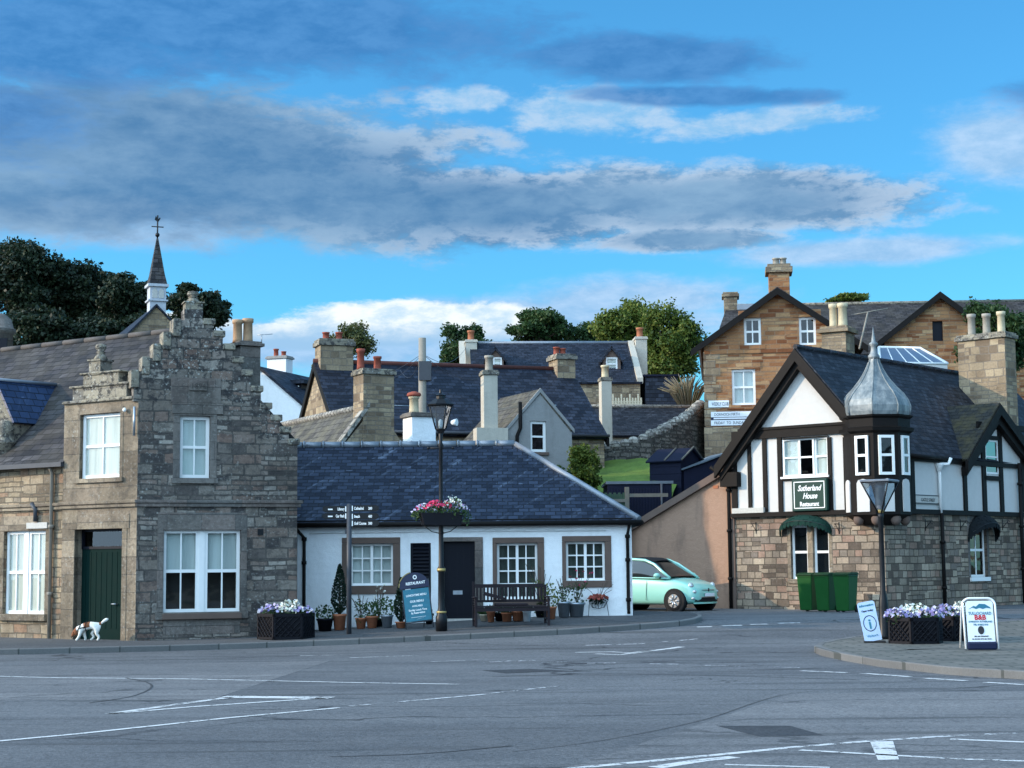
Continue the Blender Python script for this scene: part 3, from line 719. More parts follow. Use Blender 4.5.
def patch(q, m, dz):
    """a resurfaced area laid over the road"""
    P = [G(a, b_) for a, b_ in q]; n = 16; V = []; A, B, C_, D = P
    for j in range(n+1):
        for i in range(n+1):
            p = A.lerp(B, i/n).lerp(D.lerp(C_, i/n), j/n); V.append(Vector((p.x, p.y, gz(p.x, p.y)+dz)))
    mb = MB().add(V, [(j*(n+1)+i, j*(n+1)+i+1, (j+1)*(n+1)+i+1, (j+1)*(n+1)+i) for j in range(n) for i in range(n)]); structure(mb.build('road_patch', m))
patch([(470, 800), (1300, 800), (1300, 688), (792, 694)], MT['road_coarse'], .0022)
patch([(-80, 700), (-80, 668), (330, 661), (210, 700)], MT['road_coarse'], .0022)
patch([(716, 726), (790, 726), (824, 735.5), (760, 737)], MT['road_patch'], .0034)
patch([(482, 670.5), (530, 669), (570, 671), (506, 673.5)], MT['road_patch'], .0034)
def curve(pts, n=14):
    """a smooth run through pixel points"""
    out = []
    for i in range(len(pts)-1):
        p0, p1, p2, p3 = pts[max(i-1, 0)], pts[i], pts[i+1], pts[min(i+2, len(pts)-1)]
        for k in range(n):
            t = k/n; out.append(tuple(.5*((2*p1[j])+(-p0[j]+p2[j])*t+(2*p0[j]-5*p1[j]+4*p2[j]-p3[j])*t*t+(-p0[j]+3*p1[j]-3*p2[j]+p3[j])*t**3) for j in (0, 1)))
    return out+[pts[-1]]
TS = MT['tar']
LW, LF = MT['line_worn'], MT['line_fresh']
mark('road_marking', [(-60, 675), (60, 678), (180, 679), (360, 683), (460, 684.5)], LF, .10)
mark('road_marking', [(-40, 745), (80, 734), (230, 718), (340, 708)], LF, .10)
mark('road_marking', [(350, 706.5), (430, 699.5), (480, 695), (560, 686)], LW, .10)
mark('road_marking', [(110, 714), (230, 697.5)], LF, .14)
mark('road_marking', [(110, 714), (200, 706.5), (290, 700.5), (330, 698)], LF, .11)
mark('road_marking', [(222, 697), (331, 698.2)], LF, .34)
for a, b_ in (((300, 656), (345, 655)), ((350, 658), (420, 655.5)), ((430, 662), (478, 660)), ((480, 662.5), (530, 661))): mark('road_marking', [a, b_], LW, .10)
for a, b_ in (((490, 661.5), (535, 660.5)), ((540, 663), (566, 662)), ((587, 663.5), (616, 663)), ((650, 664), (678, 664.5)), ((704, 665.5), (740, 666.5)), ((763, 667), (800, 668))): mark('road_marking', [a, b_], LW, .12)
mark('road_marking', [(575, 652.5), (612, 652), (630, 653), (682, 647)], LF, .16)
mark('road_marking', [(596, 654), (620, 655), (655, 650.5), (682, 647)], LF, .16)
mark('road_marking', [(585, 645.5), (640, 644), (698, 639)], LW, .09)
for a, b_ in (((697, 627.2), (712, 626.8)), ((722, 626), (742, 625.4)), ((750, 624.6), (768, 624.2)), ((778, 623.4), (800, 623))): mark('road_marking', [a, b_], LF, .13)
for a, b_ in (((801, 671), (848, 673)), ((862, 673.5), (910, 677)), ((926, 678.5), (966, 681)), ((985, 682.5), (1040, 686))): mark('road_marking', [a, b_], LF, .13)
mark('road_marking', [(560, 770), (640, 762.5), (720, 755), (800, 747), (870, 741.5)], LF, .11)
mark('road_marking', [(870, 741.5), (930, 737.5), (1000, 734), (1060, 731)], LW, .11)
mark('road_marking', [(800, 750.5), (880, 755), (960, 759.5), (1040, 762)], LF, .09)
mark('road_marking', [(870, 742), (893, 741.5), (899, 760), (878, 760.5)], LF)
mark('road_marking', [(950, 739.5), (1060, 744)], LF, .10)
mark('road_marking', [(655, 768), (700, 761), (735, 757.5)], LF, .16)
mark('road_marking', [(725, 765), (830, 768)], LF, .07)
for q, w_ in (([(512, 752), (600, 741), (700, 721), (790, 694), (900, 690), (1040, 687)], .014), ([(90, 703), (130, 697), (150, 689), (148, 683), (125, 678)], .035), ([(490, 677), (600, 674), (720, 676), (860, 680)], .04),
              ([(330, 757), (420, 754), (512, 746)], .03), ([(0, 661), (200, 659), (420, 651), (560, 648)], .04), ([(540, 668), (700, 672), (820, 668)], .03), ([(560, 655), (640, 657), (760, 654)], .03)):
    mark('road_seam', curve(q), TS, w_)
# ------------------------------------------------------------------ parts shared by the buildings
def window(F, rc, parent, n=-.10, cols=2, rows=2, fr=.06, bar=.025, rail=None, curtain=None, ct=None, glass='glass', sill=None, m='white_paint', gap=.10, halves=1):
    """a framed window in an opening rc=(u0, z0, u1, z1); panes, sill and curtain are its parts"""
    u0, z0, u1, z1 = rc; mb = MB(); t = .05
    mb.box(F, u0, u0+fr, n-t, n+.01, z0, z1); mb.box(F, u1-fr, u1, n-t, n+.01, z0, z1)
    mb.box(F, u0+fr, u1-fr, n-t, n+.012, z0, z0+fr); mb.box(F, u0+fr, u1-fr, n-t, n+.012, z1-fr, z1)
    a, b_ = u0+fr, u1-fr
    for h in range(halves):
        ha, hb = a+(b_-a)*h/halves, a+(b_-a)*(h+1)/halves
        if h: mb.box(F, ha-fr*.6, ha+fr*.6, n-t, n+.014, z0+fr, z1-fr)
        for i in range(1, cols): x = ha+(hb-ha)*i/cols; mb.box(F, x-bar/2, x+bar/2, n-.03, n+.004, z0+fr, z1-fr)
    for i in range(1, rows):
        z = z0+fr+(z1-z0-2*fr)*i/rows; k = rail if rail and i*2 == rows else bar
        mb.box(F, a, b_, n-.035, n+(.008 if k == rail else .002), z-k/2, z+k/2)
    o = mb.build('window', MT[m], parent)
    MB().box(F, a, b_, n-.022, n-.014, z0+fr, z1-fr).build('pane', MT[glass], o)
    if curtain:
        c0, c1 = ct or (0, 1)
        MB().box(F, u0+.02, u1-.02, n-gap-.02, n-gap, z0+(z1-z0)*c0, z0+(z1-z0)*c1).build('curtain', MT[curtain], o)
    if not curtain or (ct and ct != (0, 1)):
        MB().box(F, u0+.01, u1-.01, n-.5, n-.46, z0+.01, z1-.01).build('dark_backing', MT['dark_backing'], o)  # dark board standing in for the unlit room
    if sill: MB().box(F, u0-.06, u1+.06, n-.02, sill[0], z0-sill[1], z0-.002).build('sill', MT[sill[2]], o)
    return o
def pot(parent, c, r, h, m, name='chimney_pot', seg=10):
    MB().lathe(c, [(r*.95, 0), (r*.85, h*.15), (r*.8, h*.82), (r*.98, h*.84), (r*1.0, h), (r*.8, h), (r*.75, h*.6)], seg).build(name, MT[m], parent)
def chimney(parent, F, u0, u1, n0, n1, z0, z1, m, capm, pots=(), cap=.12, over=.07, base=None, potm='chimney_pot'):
    """stack with a moulded cap; its pots are sub-parts"""
    mb = MB().box(F, u0, u1, n0, n1, z0, z1-cap)
    o = mb.build('chimney', MT[m], parent, bevel=.015)
    MB().box(F, u0-over, u1+over, n0-over, n1+over, z1-cap+.003, z1-cap*.35).box(F, u0-over*.4, u1+over*.4, n0-over*.4, n1+over*.4, z1-cap*.35+.002, z1).build('cap', MT[capm], o, bevel=.012)
    for (fu, fn, r, h, pm) in pots:
        pot(o, F.P(u0+(u1-u0)*fu, n0+(n1-n0)*fn, z1-.01), r, h, pm)
    return o
def roof_gable(parent, F, u0, u1, d, ze, zr, m, over=.12, eav=.18, th=.10, split=.5, ridge='lead', zb=None, name='roof'):
    """two slate slopes whose ridge runs along u, from the front eave (n=0) to the back (n=-d)"""
    zb = ze if zb is None else zb; nr = -d*split; mb = MB()
    sf = (zr-ze)/(d*split); sb = (zr-zb)/(d*(1-split))
    mb.slab([F.P(u0-over, eav, ze-sf*eav), F.P(u1+over, eav, ze-sf*eav), F.P(u1+over, nr, zr), F.P(u0-over, nr, zr)], th)
    mb.slab([F.P(u0-over, -d-eav, zb-sb*eav), F.P(u1+over, -d-eav, zb-sb*eav), F.P(u1+over, nr-.002, zr+.001), F.P(u0-over, nr-.002, zr+.001)], th)
    o = mb.build(name, MT[m], parent)
    if ridge: MB().tube([F.P(u0-over, nr, zr+.01), F.P(u1+over, nr, zr+.01)], .09, 8).build('ridge', MT[ridge], o)
    return o
def gutter_pipe(parent, pts, r, m, name='downpipe', collars=()):
    mb = MB().tube(pts, r, 8)
    for c in collars: mb.tube([Vector(c)-Vector((0, 0, .04)), Vector(c)+Vector((0, 0, .04))], r*1.5, 8)
    return mb.build(name, MT[m], parent)
# ------------------------------------------------------------------ crow-stepped stone house on the left
c0 = atY(135, 640, 36.7)
FG, FL = Frame(c0.x, c0.y, 20), Frame(c0.x, c0.y, -33)
root = thing('crow_stepped_house', (c0.x, c0.y, gz(c0.x, c0.y)), 'grey stone house with crow stepped gable, ball finials and a dark green door', 'house')
HOUSE = root; zb = -.05
W1 = FG.rect(180, 416, 210, 478); WP = FG.rect(163.5, 530, 240.5, 612)
ur = FG.u(297, 540); zc = FG.z(200, 403)
us, z44 = FG.uz(258, 440)
MB().wall(FG, [(0, zb), (ur, zb), (ur, z44), (us, z44), (us, zc), (0, zc)], [W1, WP], .2).build('wall', MT['gable_stone'], root)
st = [(133, 403), (133, 371), (144, 371), (144, 358), (155, 358), (155, 345), (165, 345), (165, 333), (175, 333), (175, 320), (184, 320), (184, 309), (203, 309), (203, 320), (213, 320),
      (213, 332), (223, 332), (223, 345), (233, 345), (233, 358), (242, 358), (242, 371), (251, 371), (251, 387), (261, 387), (261, 403)]
up = [FG.uz(x, y) for x, y in st]; up[0] = (up[0][0], zc); up[-1] = (up[-1][0], zc)
MB().prism(FG, up, -.42, .0).build('gable', MT['gable_stone_lichen'], root, bevel=.02)
# the lower steps on the right carry on down to the wall head
lo = [FG.uz(x, y) for x, y in ((258, 404), (270, 404), (270, 416), (280, 416), (280, 428), (289, 428), (289, 440), (289, 440.5), (258, 440.5))]
lo[-1] = (us, z44+.001); lo[-2] = (lo[-2][0], z44+.001)
MB().prism(FG, lo, -.42, .0).build('gable', MT['gable_stone_lichen'], root, bevel=.02)
mb = MB()
for (x, y) in ((133, 371), (144, 358), (155, 345), (165, 333), (175, 320)):
    a, z = FG.uz(x, y); mb.box(FG, a-.05, a+.13, -.47, .05, z-.36, z+.03)
mb2 = mb; mb = MB()
for (x, y) in ((213, 320), (223, 332), (233, 345), (242, 358), (251, 371), (261, 387), (270, 404), (280, 416), (289, 428), (297.5, 440)):
    a, z = FG.uz(x, y); mb.box(FG, a-.22, a+.05, -.47, .045, z-.11, z+.03)
mb2.build('coping', MT['skew'], root, bevel=.02); mb.build('coping', MT['skew'], root, bevel=.02)
def finial(F, px, top, base, n, wpx, parent):
    """a block, a waist and a stone ball"""
    u, zt = F.uz(px, top, n); z0 = F.z(px, base, n); h = zt-z0; w_ = wpx*.011
    mb = MB().box(F, u-w_*1.15, u+w_*1.15, n-w_*1.15, n+w_*1.15, z0-.05, z0+h*.38)
    mb.box(F, u-w_*1.35, u+w_*1.35, n-w_*1.35, n+w_*1.35, z0+h*.38, z0+h*.44)
    mb.lathe(F.P(u, n, z0), [(w_*1.1, h*.44), (w_*.75, h*.58), (w_*.5, h*.66), (w_*.72, h*.7), (w_*.45, h*.73), (w_*.72, h*.8), (w_*.82, h*.87), (w_*.7, h*.95), (.01, h)], 12)
    return mb.build('finial', MT['skew'], parent)
finial(FG, 193, 291, 312, -.2, 15, root)
# string course, panel with date, lintels, window margins
mb = MB()
za, zb2 = FG.z(200, 501), FG.z(200, 507)
mb.box(FG, -.06, ur+.12, -.05, .09, za-.05, za+.02); mb.box(FG, -.03, ur+.08, -.05, .06, zb2, za-.052)
mb.build('string_course', MT['ashlar_grey'], root, bevel=.015)
def margin(F, rc, parent, m, side=.16, top=.26, bot=.14, proud=.012, name='window_surround', lint=None):
    u0, z0, u1, z1 = rc; mb = MB(); lw = side if lint is None else lint
    mb.box(F, u0-lw, u1+lw, -.12, proud+.004, z1, z1+top)
    if side: mb.box(F, u0-side, u0, -.12, proud, z0, z1-.002); mb.box(F, u1, u1+side, -.12, proud, z0, z1-.002)
    if bot: mb.box(F, u0-side-.03, u1+side+.03, -.12, proud+.05, z0-bot, z0-.002)
    return mb.build(name, MT[m], parent, bevel=.008)
margin(FG, W1, root, 'ashlar_grey', .15, .24, .12); margin(FG, WP, root, 'ashlar_grey', .14, .38, .15)
p0 = FG.rect(171, 378, 221, 403); mb = MB().box(FG, p0[0], p0[2], -.05, .02, p0[1], p0[3])
p1 = FG.rect(172, 403, 223, 414); mb.box(FG, p1[0], p1[2], -.05, .035, p1[1], p1[3]-.003)
mb.build('panel', MT['ashlar_grey'], root, bevel=.01)
p2 = FG.rect(189, 380, 207, 391); d = MB().box(FG, p2[0], p2[2], 0, .06, p2[1], p2[3]).build('date_stone', MT['ashlar_grey'], root, bevel=.015)
text('1896', FG, (p2[0]+p2[2])/2, .062, p2[1]+.05, .17, MT['gable_stone'], d)
WS = ('white_paint',)
window(FG, W1, root, -.11, 2, 2, .075, .03, .06, 'blind', (0, 1), 'glass')
um = (WP[0]+WP[2])/2
for a, b_ in ((WP[0], um-.06), (um+.06, WP[2])):
    window(FG, (a, WP[1], b_, WP[3]), root, -.11, 2, 2, .07, .03, .07, 'blind', (.5, 1), 'glass')
MB().box(FG, um-.06, um+.06, -.17, -.08, WP[1], WP[3]).build('mullion', MT['white_paint'], root)
s_ = FG.rect(162, 612.5, 241, 619); MB().box(FG, s_[0], s_[2], -.1, .11, s_[1], s_[3]-.01).build('sill', MT['brown_stone'], root, bevel=.01)
s_ = FG.rect(163, 619.5, 240, 634); MB().box(FG, s_[0], s_[2], -.1, .012, s_[1], s_[3]).build('panel', MT['ashlar_grey'], root)
v = FG.rect(257.5, 529, 263, 535); MB().box(FG, v[0], v[2], -.05, .03, v[1], v[3]).build('vent', MT['iron'], root)

# left facade: a door bay and a lower wing
ub = FL.u(62, 540); nw = -.16
DR = FL.rect(74, 529, 121.5, 638); DR = (DR[0], .1, DR[2], DR[3]); W2 = FL.rect(80, 413.5, 120, 478)
zt = FL.z(98, 400)
MB().wall(FL, [(ub, zb), (0, zb), (0, zt), (ub, zt)], [DR, W2], .26).quad(FL.P(ub, 0, zb), FL.P(ub, 0, zt), FL.P(ub, -2.2, zt), FL.P(ub, -2.2, zb)).build('bay_wall', MT['ashlar'], root)
mb = MB()
t1 = [FL.uz(x, y) for x, y in ((62, 400.5), (62, 399.5), (135.5, 399.5), (135.5, 400.5))]
for (x0, x1, y0, y1, pr) in ((64, 134, 399, 402, .07), (72.5, 126.5, 384, 399, .0), (70, 129, 384, 386.5, .04), (82.5, 118.5, 372, 384, -.004), (80.5, 121, 371.5, 373.5, .045)):
    r_ = FL.rect(x0, y0, x1, y1); mb.box(FL, r_[0], r_[2], -.36, pr, r_[1], r_[3])
mb.build('gablet', MT['skew'], root, bevel=.02)
finial(FL, 101, 343.5, 373, -.15, 14, root)
lm = FL.rect(126.5, 407, 129, 410); MB().ball(FL.P(lm[0], .06, lm[1]), .045, .045, .05).build('lamp', MT['white_paint'], root)
margin(FL, W2, root, 'ashlar', .10, .13, .10); margin(FL, DR, root, 'ashlar', .15, .32, 0, lint=.22)
mb = MB(); za, zb2 = FL.z(98, 502), FL.z(98, 508)
mb.box(FL, ub-.06, .03, -.05, .09, za-.05, za+.02); mb.box(FL, ub-.03, .01, -.05, .06, zb2, za-.052)
mb.box(FL, -9, ub-.07, nw-.05, nw+.09, za-.05, za+.02); mb.box(FL, -9, ub-.07, nw-.05, nw+.06, zb2, za-.052)
mb.build('string_course', MT['ashlar'], root, bevel=.015)
window(FL, W2, root, -.10, 2, 2, .075, .03, .06, 'curtain', (0, 1), 'glass', gap=.03)
# door, set back, with a fanlight
zf = FL.z(98, 547.5); u0, z0, u1, z1 = DR
mb = MB().box(FL, u0, u1, -.30, -.22, z0, zf-.03)
for i in range(9): x = u0+(u1-u0)*(i+.5)/9; mb.box(FL, x-.006, x+.05, -.24, -.212, z0+.25, zf-.1)
dr = mb.build('door', MT['green_door'], root)
hp = FL.uz(117, 604, -.2); MB().tube([FL.P(hp[0], -.2, hp[1]), FL.P(hp[0], -.15, hp[1]), FL.P(hp[0]-.12, -.15, hp[1])], .014).build('handle', MT['galv'], dr)
mb = MB().box(FL, u0, u1, -.30, -.20, zf-.03, zf+.03).box(FL, u0, u0+.05, -.3, -.2, zf, z1).box(FL, u1-.05, u1, -.3, -.2, zf, z1).box(FL, u0, u1, -.3, -.2, z1-.05, z1)
fl = mb.build('fanlight', MT['navy_door'], root); MB().box(FL, u0+.05, u1-.05, -.27, -.26, zf+.03, z1-.05).build('pane', MT['glass_dark'], fl)
MB().box(FL, u0-.02, u1+.02, -.30, .12, .02, z0).build('doorstep', MT['plaque'], root)
# wing
ue = -9.0; ze = FL.z(30, 457, nw)
WL = FL.rect(3.5, 531, 45, 614, nw)
WL2 = (WL[0]-4.6, WL[1], WL[2]-4.6, WL[3])
MB().wall(FL, [(ue, zb), (ub, zb), (ub, ze), (ue, ze)], [WL, WL2], .2, nw).build('wing_wall', MT['sunlit_tan_stone'], root)
for rc in (WL, WL2):
    um = (rc[0]+rc[2])/2
    for a, b_ in ((rc[0], um-.05), (um+.05, rc[2])): window(FL, (a, rc[1], b_, rc[3]), root, nw-.10, 2, 2, .07, .03, .07, 'curtain', (0, 1), 'glass', gap=.03)
    MB().box(FL, um-.05, um+.05, nw-.16, nw-.07, rc[1], rc[3]).build('mullion', MT['white_paint'], root)
    mb = MB().box(FL, rc[0]-.1, rc[2]+.1, nw-.1, nw+.09, rc[1]-.15, rc[1]-.002).box(FL, rc[0]-.14, rc[2]+.14, nw-.1, nw+.012, rc[3], rc[3]+.34)
    mb.box(FL, rc[0]-.14, rc[0], nw-.1, nw+.01, rc[1], rc[3]-.002).box(FL, rc[2], rc[2]+.12, nw-.1, nw+.01, rc[1], rc[3]-.002)
    mb.build('window_surround', MT['ashlar'], root, bevel=.01)
np_ = FL.rect(28, 522.5, 48.5, 528.5, nw); MB().box(FL, np_[0], np_[2], nw, nw+.05, np_[1], np_[3]).build('name_plate', MT['plaque'], root)
# wing roof, its ridge far behind; it runs on behind the stepped gable
dep = 3.7; zr = FL.z(80, 342, nw-dep)
wr = MB(); sl = (zr-ze)/dep
wr.slab([FL.P(ue, nw+.2, ze-sl*.2), FL.P(ub+.02, nw+.2, ze-sl*.2), FL.P(ub+.02, nw-.3, ze+sl*.3), FL.P(ue, nw-.3, ze+sl*.3)], .1)
gp_ = FG.P(0, -.36, 0); ue2 = FL.u(186, 331, nw-dep)
wr.slab(clip([FL.P(ue, nw-.3, ze+sl*.3), FL.P(ub+.02, nw-.3, ze+sl*.3), FL.P(.0, nw-.5, ze+sl*.5), FL.P(ue2, nw-dep, zr), FL.P(ue, nw-dep, zr)], gp_, FG.N), .1)
wr.slab(clip([FL.P(ue, nw-2*dep, ze), FL.P(ue2-2.2, nw-2*dep, ze), FL.P(ue2, nw-dep-.002, zr), FL.P(ue, nw-dep-.002, zr)], gp_, FG.N), .1)
RF = wr.build('roof', MT['slate_grey'], root)
mb = MB()
for i in range(13):
    a = ue+i*.79
    if a+.78 > ue2+.1: break
    mb.tube([FL.P(a, nw-dep, zr+.02), FL.P(a+.77, nw-dep, zr+.02)], .07, 8)
mb.build('ridge', MT['ridge_grey'], RF)
mb = MB().box(FL, ue, ub+.02, nw+.14, nw+.26, ze-sl*.2-.10, ze-sl*.2+.0)
mb.build('gutter', MT['dark_metal'], root)
# small slated dormer on the wing, its gable end just past the picture's edge
nf = nw-.35; u_r, z_r = FL.uz(-4, 379.5, nf); u_e, z_e = FL.uz(14, 422, nf); nb = nw-(z_r-ze)/sl; ne = nw-(z_e-ze)/sl; hw_ = u_e-u_r
d = MB().slab([FL.P(u_r, nf, z_r), FL.P(u_e, nf, z_e), FL.P(u_e, ne-.05, z_e), FL.P(u_r, nb-.1, z_r)], .05)
d.slab([FL.P(u_r, nf, z_r-.001), FL.P(u_r-hw_, nf, z_e), FL.P(u_r-hw_, ne-.05, z_e), FL.P(u_r, nb-.1, z_r-.001)], .05)
dm = d.build('dormer', MT['slate_dormer'], root)
MB().tube([FL.P(u_r, nf, z_r), FL.P(u_r, nb, z_r+.03)], .05, 6).build('flashing', MT['lead'], dm)
MB().prism(FL, [(u_r-hw_+.1, ze), (u_e-.1, ze), (u_e-.1, z_e-.02), (u_r, z_r-.05), (u_r-hw_+.1, z_e-.02)], ne, nf-.06).build('cheek', MT['skew'], dm)
MB().lathe(FL.P(u_e-.25, nf+.05, z_e-.62), [(.24, -.5), (.24, .1), (.30, .14), (.22, .2), (.17, .36), (.24, .46), (.10, .66)], 10).build('finial', MT['skew'], dm)
# block behind the stepped gable: side walls and roof
ua, zap = FG.uz(193, 318); zl = FG.z(135, 385); zrr = FG.z(292, 438)
mb = MB()
mb.slab([FG.P(-.02, -.40, zl), FG.P(ua, -.40, zap), FG.P(ua, -7, zap), FG.P(-.02, -7, zl)], .1)
mb.slab([FG.P(ur+.05, -.40, zrr), FG.P(ua, -.40, zap-.001), FG.P(ua, -7, zap-.001), FG.P(ur+.05, -7, zrr)], .1)
mb.build('roof', MT['slate_grey'], root)
mb = MB().quad(FG.P(ur, 0, zb), FG.P(ur, 0, zrr), FG.P(ur, -7, zrr), FG.P(ur, -7, zb)).quad(FG.P(0, -.4, zb), FG.P(0, -.4, zl), FG.P(0, -7, zl), FG.P(0, -7, zb))
mb.quad(FG.P(0, -7, zb), FG.P(ur, -7, zb), FG.P(ur, -7, zrr), FG.P(ua, -7, zap), FG.P(0, -7, zl))
mb.quad(FL.P(ue, nw, zb), FL.P(ue, nw, ze), FL.P(ue, nw-dep, zr), FL.P(ue, nw-2*dep, ze), FL.P(ue, nw-2*dep, zb)); mb.quad(FL.P(ue, nw-2*dep, zb), FL.P(ue2-2.4, nw-2*dep, zb), FL.P(ue2-2.4, nw-2*dep, ze), FL.P(ue, nw-2*dep, ze))
mb.build('rear_wall', MT['gable_stone'], root)
# chimney behind the gable, turned a little so its sunny flank shows
cp = FG.P(FG.u(241, 400, -.75), -.75, 0); FCH = Frame(cp.x, cp.y, 32)
u0, u1 = FCH.u(240, 390), FCH.u(260.5, 390); z1 = FCH.z(243, 340.5)
chimney(root, FCH, u0, u1, -.62, 0, FCH.z(250, 440), z1, 'ashlar_grey', 'ashlar_grey', ((.12, .5, .125, .52, 'chimney_pot'), (.60, .55, .13, .56, 'chimney_pot')))
aer = FCH.P(u1+.15, -.3, z1); MB().tube([aer, aer+Vector((0, 0, .22))], .01, 5).tube([aer+Vector((-.1, 0, .2)), aer+Vector((.25, 0, .22))], .008, 5).build('aerial', MT['galv'], root)
# pipes
a, z = FL.uz(52, 460, nw+.08); gutter_pipe(root, [FL.P(a, nw+.2, ze-.2), FL.P(a, nw+.07, ze-.4), FL.P(a, nw+.07, .02)], .045, 'pole_wood', collars=[FL.P(a, nw+.07, 1.1), FL.P(a, nw+.07, 2.6)])
a, z = FL.uz(38, 503, nw); gutter_pipe(root, [FL.P(a-.1, nw+.1, z), FL.P(a, nw+.07, z-.15), FL.P(a, nw+.07, z-.42)], .05, 'dark_metal')
a, z = FL.uz(133.5, 436); gutter_pipe(root, [FL.P(-.06, .06, FL.z(133, 407)), FL.P(-.06, .06, FL.z(133, 436))], .028, 'galv')

# ------------------------------------------------------------------ low white cottage
cc = atY(297, 632, 40.0); FC = Frame(cc.x, cc.y, 0)
uR = FC.u(632, 560); zE = FC.z(465, 518.5); d_ = 5.8
COT = thing('cottage', (cc.x, cc.y, gz(cc.x, cc.y)), 'low white cottage with blue slate roof and brown stone window surrounds', 'house')
w1 = FC.rect(350, 543.5, 393, 585.5); w2 = FC.rect(497, 543, 537.5, 599); w3 = FC.rect(566, 541.5, 605, 580.5); sh = FC.rect(410.5, 543, 431, 622)
dd = FC.rect(443, 541.5, 475, 621.5)
MB().wall(FC, [(0, -.1), (uR, -.1), (uR, zE), (0, zE)], [w1, w2, w3, sh, dd], .2).quad(FC.P(uR, 0, -.1), FC.P(uR, -d_, -.1), FC.P(uR, -d_, zE), FC.P(uR, 0, zE)).quad(FC.P(0, -d_, -.1), FC.P(uR, -d_, -.1), FC.P(uR, -d_, zE), FC.P(0, -d_, zE)).build('wall', MT['white_wall'], COT)
zR = FC.z(400, 447, -d_/2); urd = FC.u(515, 449, -d_/2)
MB().quad(FC.P(0, 0, -.1), FC.P(0, 0, zE), FC.P(-1.2, -d_/2, zR-.05), FC.P(-1.2, -d_/2, -.1)).quad(FC.P(-1.2, -d_/2, -.1), FC.P(-1.2, -d_/2, zR-.05), FC.P(0, -d_, zE), FC.P(0, -d_, -.1)).build('gable_wall', MT['harl_grey'], COT)
sl = (zR-zE)/(d_/2); e = .17; zz = zE-sl*e+.04
mb = MB()
mb.slab([FC.P(-.06, e, zz), FC.P(uR+e, e, zz), FC.P(urd, -d_/2, zR+.04), FC.P(-1.3, -d_/2, zR+.04)], .09)
mb.slab([FC.P(uR+e, e, zz), FC.P(uR+e, -d_-e, zz), FC.P(urd, -d_/2, zR+.041)], .09)
mb.slab([FC.P(uR+e, -d_-e, zz), FC.P(-.06, -d_-e, zz), FC.P(-1.3, -d_/2, zR+.038), FC.P(urd, -d_/2, zR+.038)], .09)
rf = mb.build('roof', MT['slate_blue'], COT)
mb = MB()
for i in range(13):
    a = -1.2+(urd+1.2)*i/13; mb.tube([FC.P(a, -d_/2, zR+.06), FC.P(a+(urd+1.2)/13-.02, -d_/2, zR+.06)], .085, 8); mb.tube([FC.P(a, -d_/2, zR+.06), FC.P(a+.04, -d_/2, zR+.06)], .105, 8)
mb.tube([FC.P(urd, -d_/2, zR+.05), FC.P(uR+e, e, zz+.03)], .075, 8).tube([FC.P(urd, -d_/2, zR+.05), FC.P(uR+e, -d_-e, zz+.03)], .075, 8)
mb.build('ridge', MT['lead'], rf)
mb = MB().box(FC, -.02, uR+.02, .0, .14, zE-.09, zE-.02)
mb.build('fascia', MT['black_paint'], COT)
MB().tube([FC.P(-.05, e+.05, zz-.06), FC.P(uR+e+.05, e+.05, zz-.06)], .06, 8).tube([FC.P(uR+e+.05, e+.05, zz-.06), FC.P(uR+e+.05, -d_, zz-.06)], .06, 8).build('gutter', MT['black_paint'], COT)
for x in (304, 628):
    a = FC.u(x, 570, .08); b_ = FC.P(a, .07, 0); g = gz(b_.x, b_.y)+.12
    gutter_pipe(COT, [FC.P(a-.25 if x < 400 else a+.05, .2, zz-.06), FC.P(a, .07, zz-.35), FC.P(a, .07, g+.15), FC.P(a, .14, g+.04)], .04, 'black_paint', collars=[FC.P(a, .07, zE-1.0), FC.P(a, .07, g+.35), FC.P(a, .07, zE-.45)])
def surround(F, rc, parent, l, t_, r_, b_, m='brown_stone'):
    u0, z0, u1, z1 = rc; mb = MB()
    mb.box(F, u0-l, u1+r_, -.14, .03, z1, z1+t_); mb.box(F, u0-l, u0, -.14, .027, z0, z1-.002); mb.box(F, u1, u1+r_, -.14, .027, z0, z1-.002)
    if b_: mb.box(F, u0-l, u1+r_, -.14, .034, z0-b_, z0-.002)
    return mb.build('window_surround', MT[m], parent, bevel=.008)
surround(FC, w1, COT, .19, .14, .17, .20); surround(FC, w2, COT, .10, .13, .16, .16); surround(FC, w3, COT, .09, .13, .15, .16)
surround(FC, dd, COT, .04, .10, .19, 0, 'ashlar_grey')
def casement(F, rc, parent, rows, curtain, ct, gl):
    return window(F, rc, parent, -.12, 2, rows, .055, .032, None, curtain, ct, gl, (-.02, .05, 'white_paint'), halves=2, gap=.08)
casement(FC, w1, COT, 3, 'blind', (0, 1), 'glass'); casement(FC, w2, COT, 4, 'net', (0, 1), 'glass_mid'); casement(FC, w3, COT, 3, 'net', (0, 1), 'glass_mid')
mb = MB().box(FC, sh[0], sh[0]+.05, -.12, -.04, sh[1], sh[3]).box(FC, sh[2]-.05, sh[2], -.12, -.04, sh[1], sh[3]).box(FC, sh[0], sh[2], -.12, -.10, sh[1], sh[3])
k = 22
for i in range(k):
    z = sh[1]+(sh[3]-sh[1])*(i+.3)/k; mb.quad(FC.P(sh[0]+.05, -.10, z+.07), FC.P(sh[2]-.05, -.10, z+.07), FC.P(sh[2]-.05, -.05, z), FC.P(sh[0]+.05, -.05, z))
mb.build('shutter', MT['navy_door'], COT)
u0, z0, u1, z1 = dd; pv = gz(*FC.P(u0, .1, 0)[:2])+.115
mb = MB().box(FC, u0, u1, -.17, -.10, pv, z1); 
for i in range(1, 5): x = u0+(u1-u0)*i/5; mb.box(FC, x-.03, x+.03, -.12, -.092, pv+.12, z1-.1)
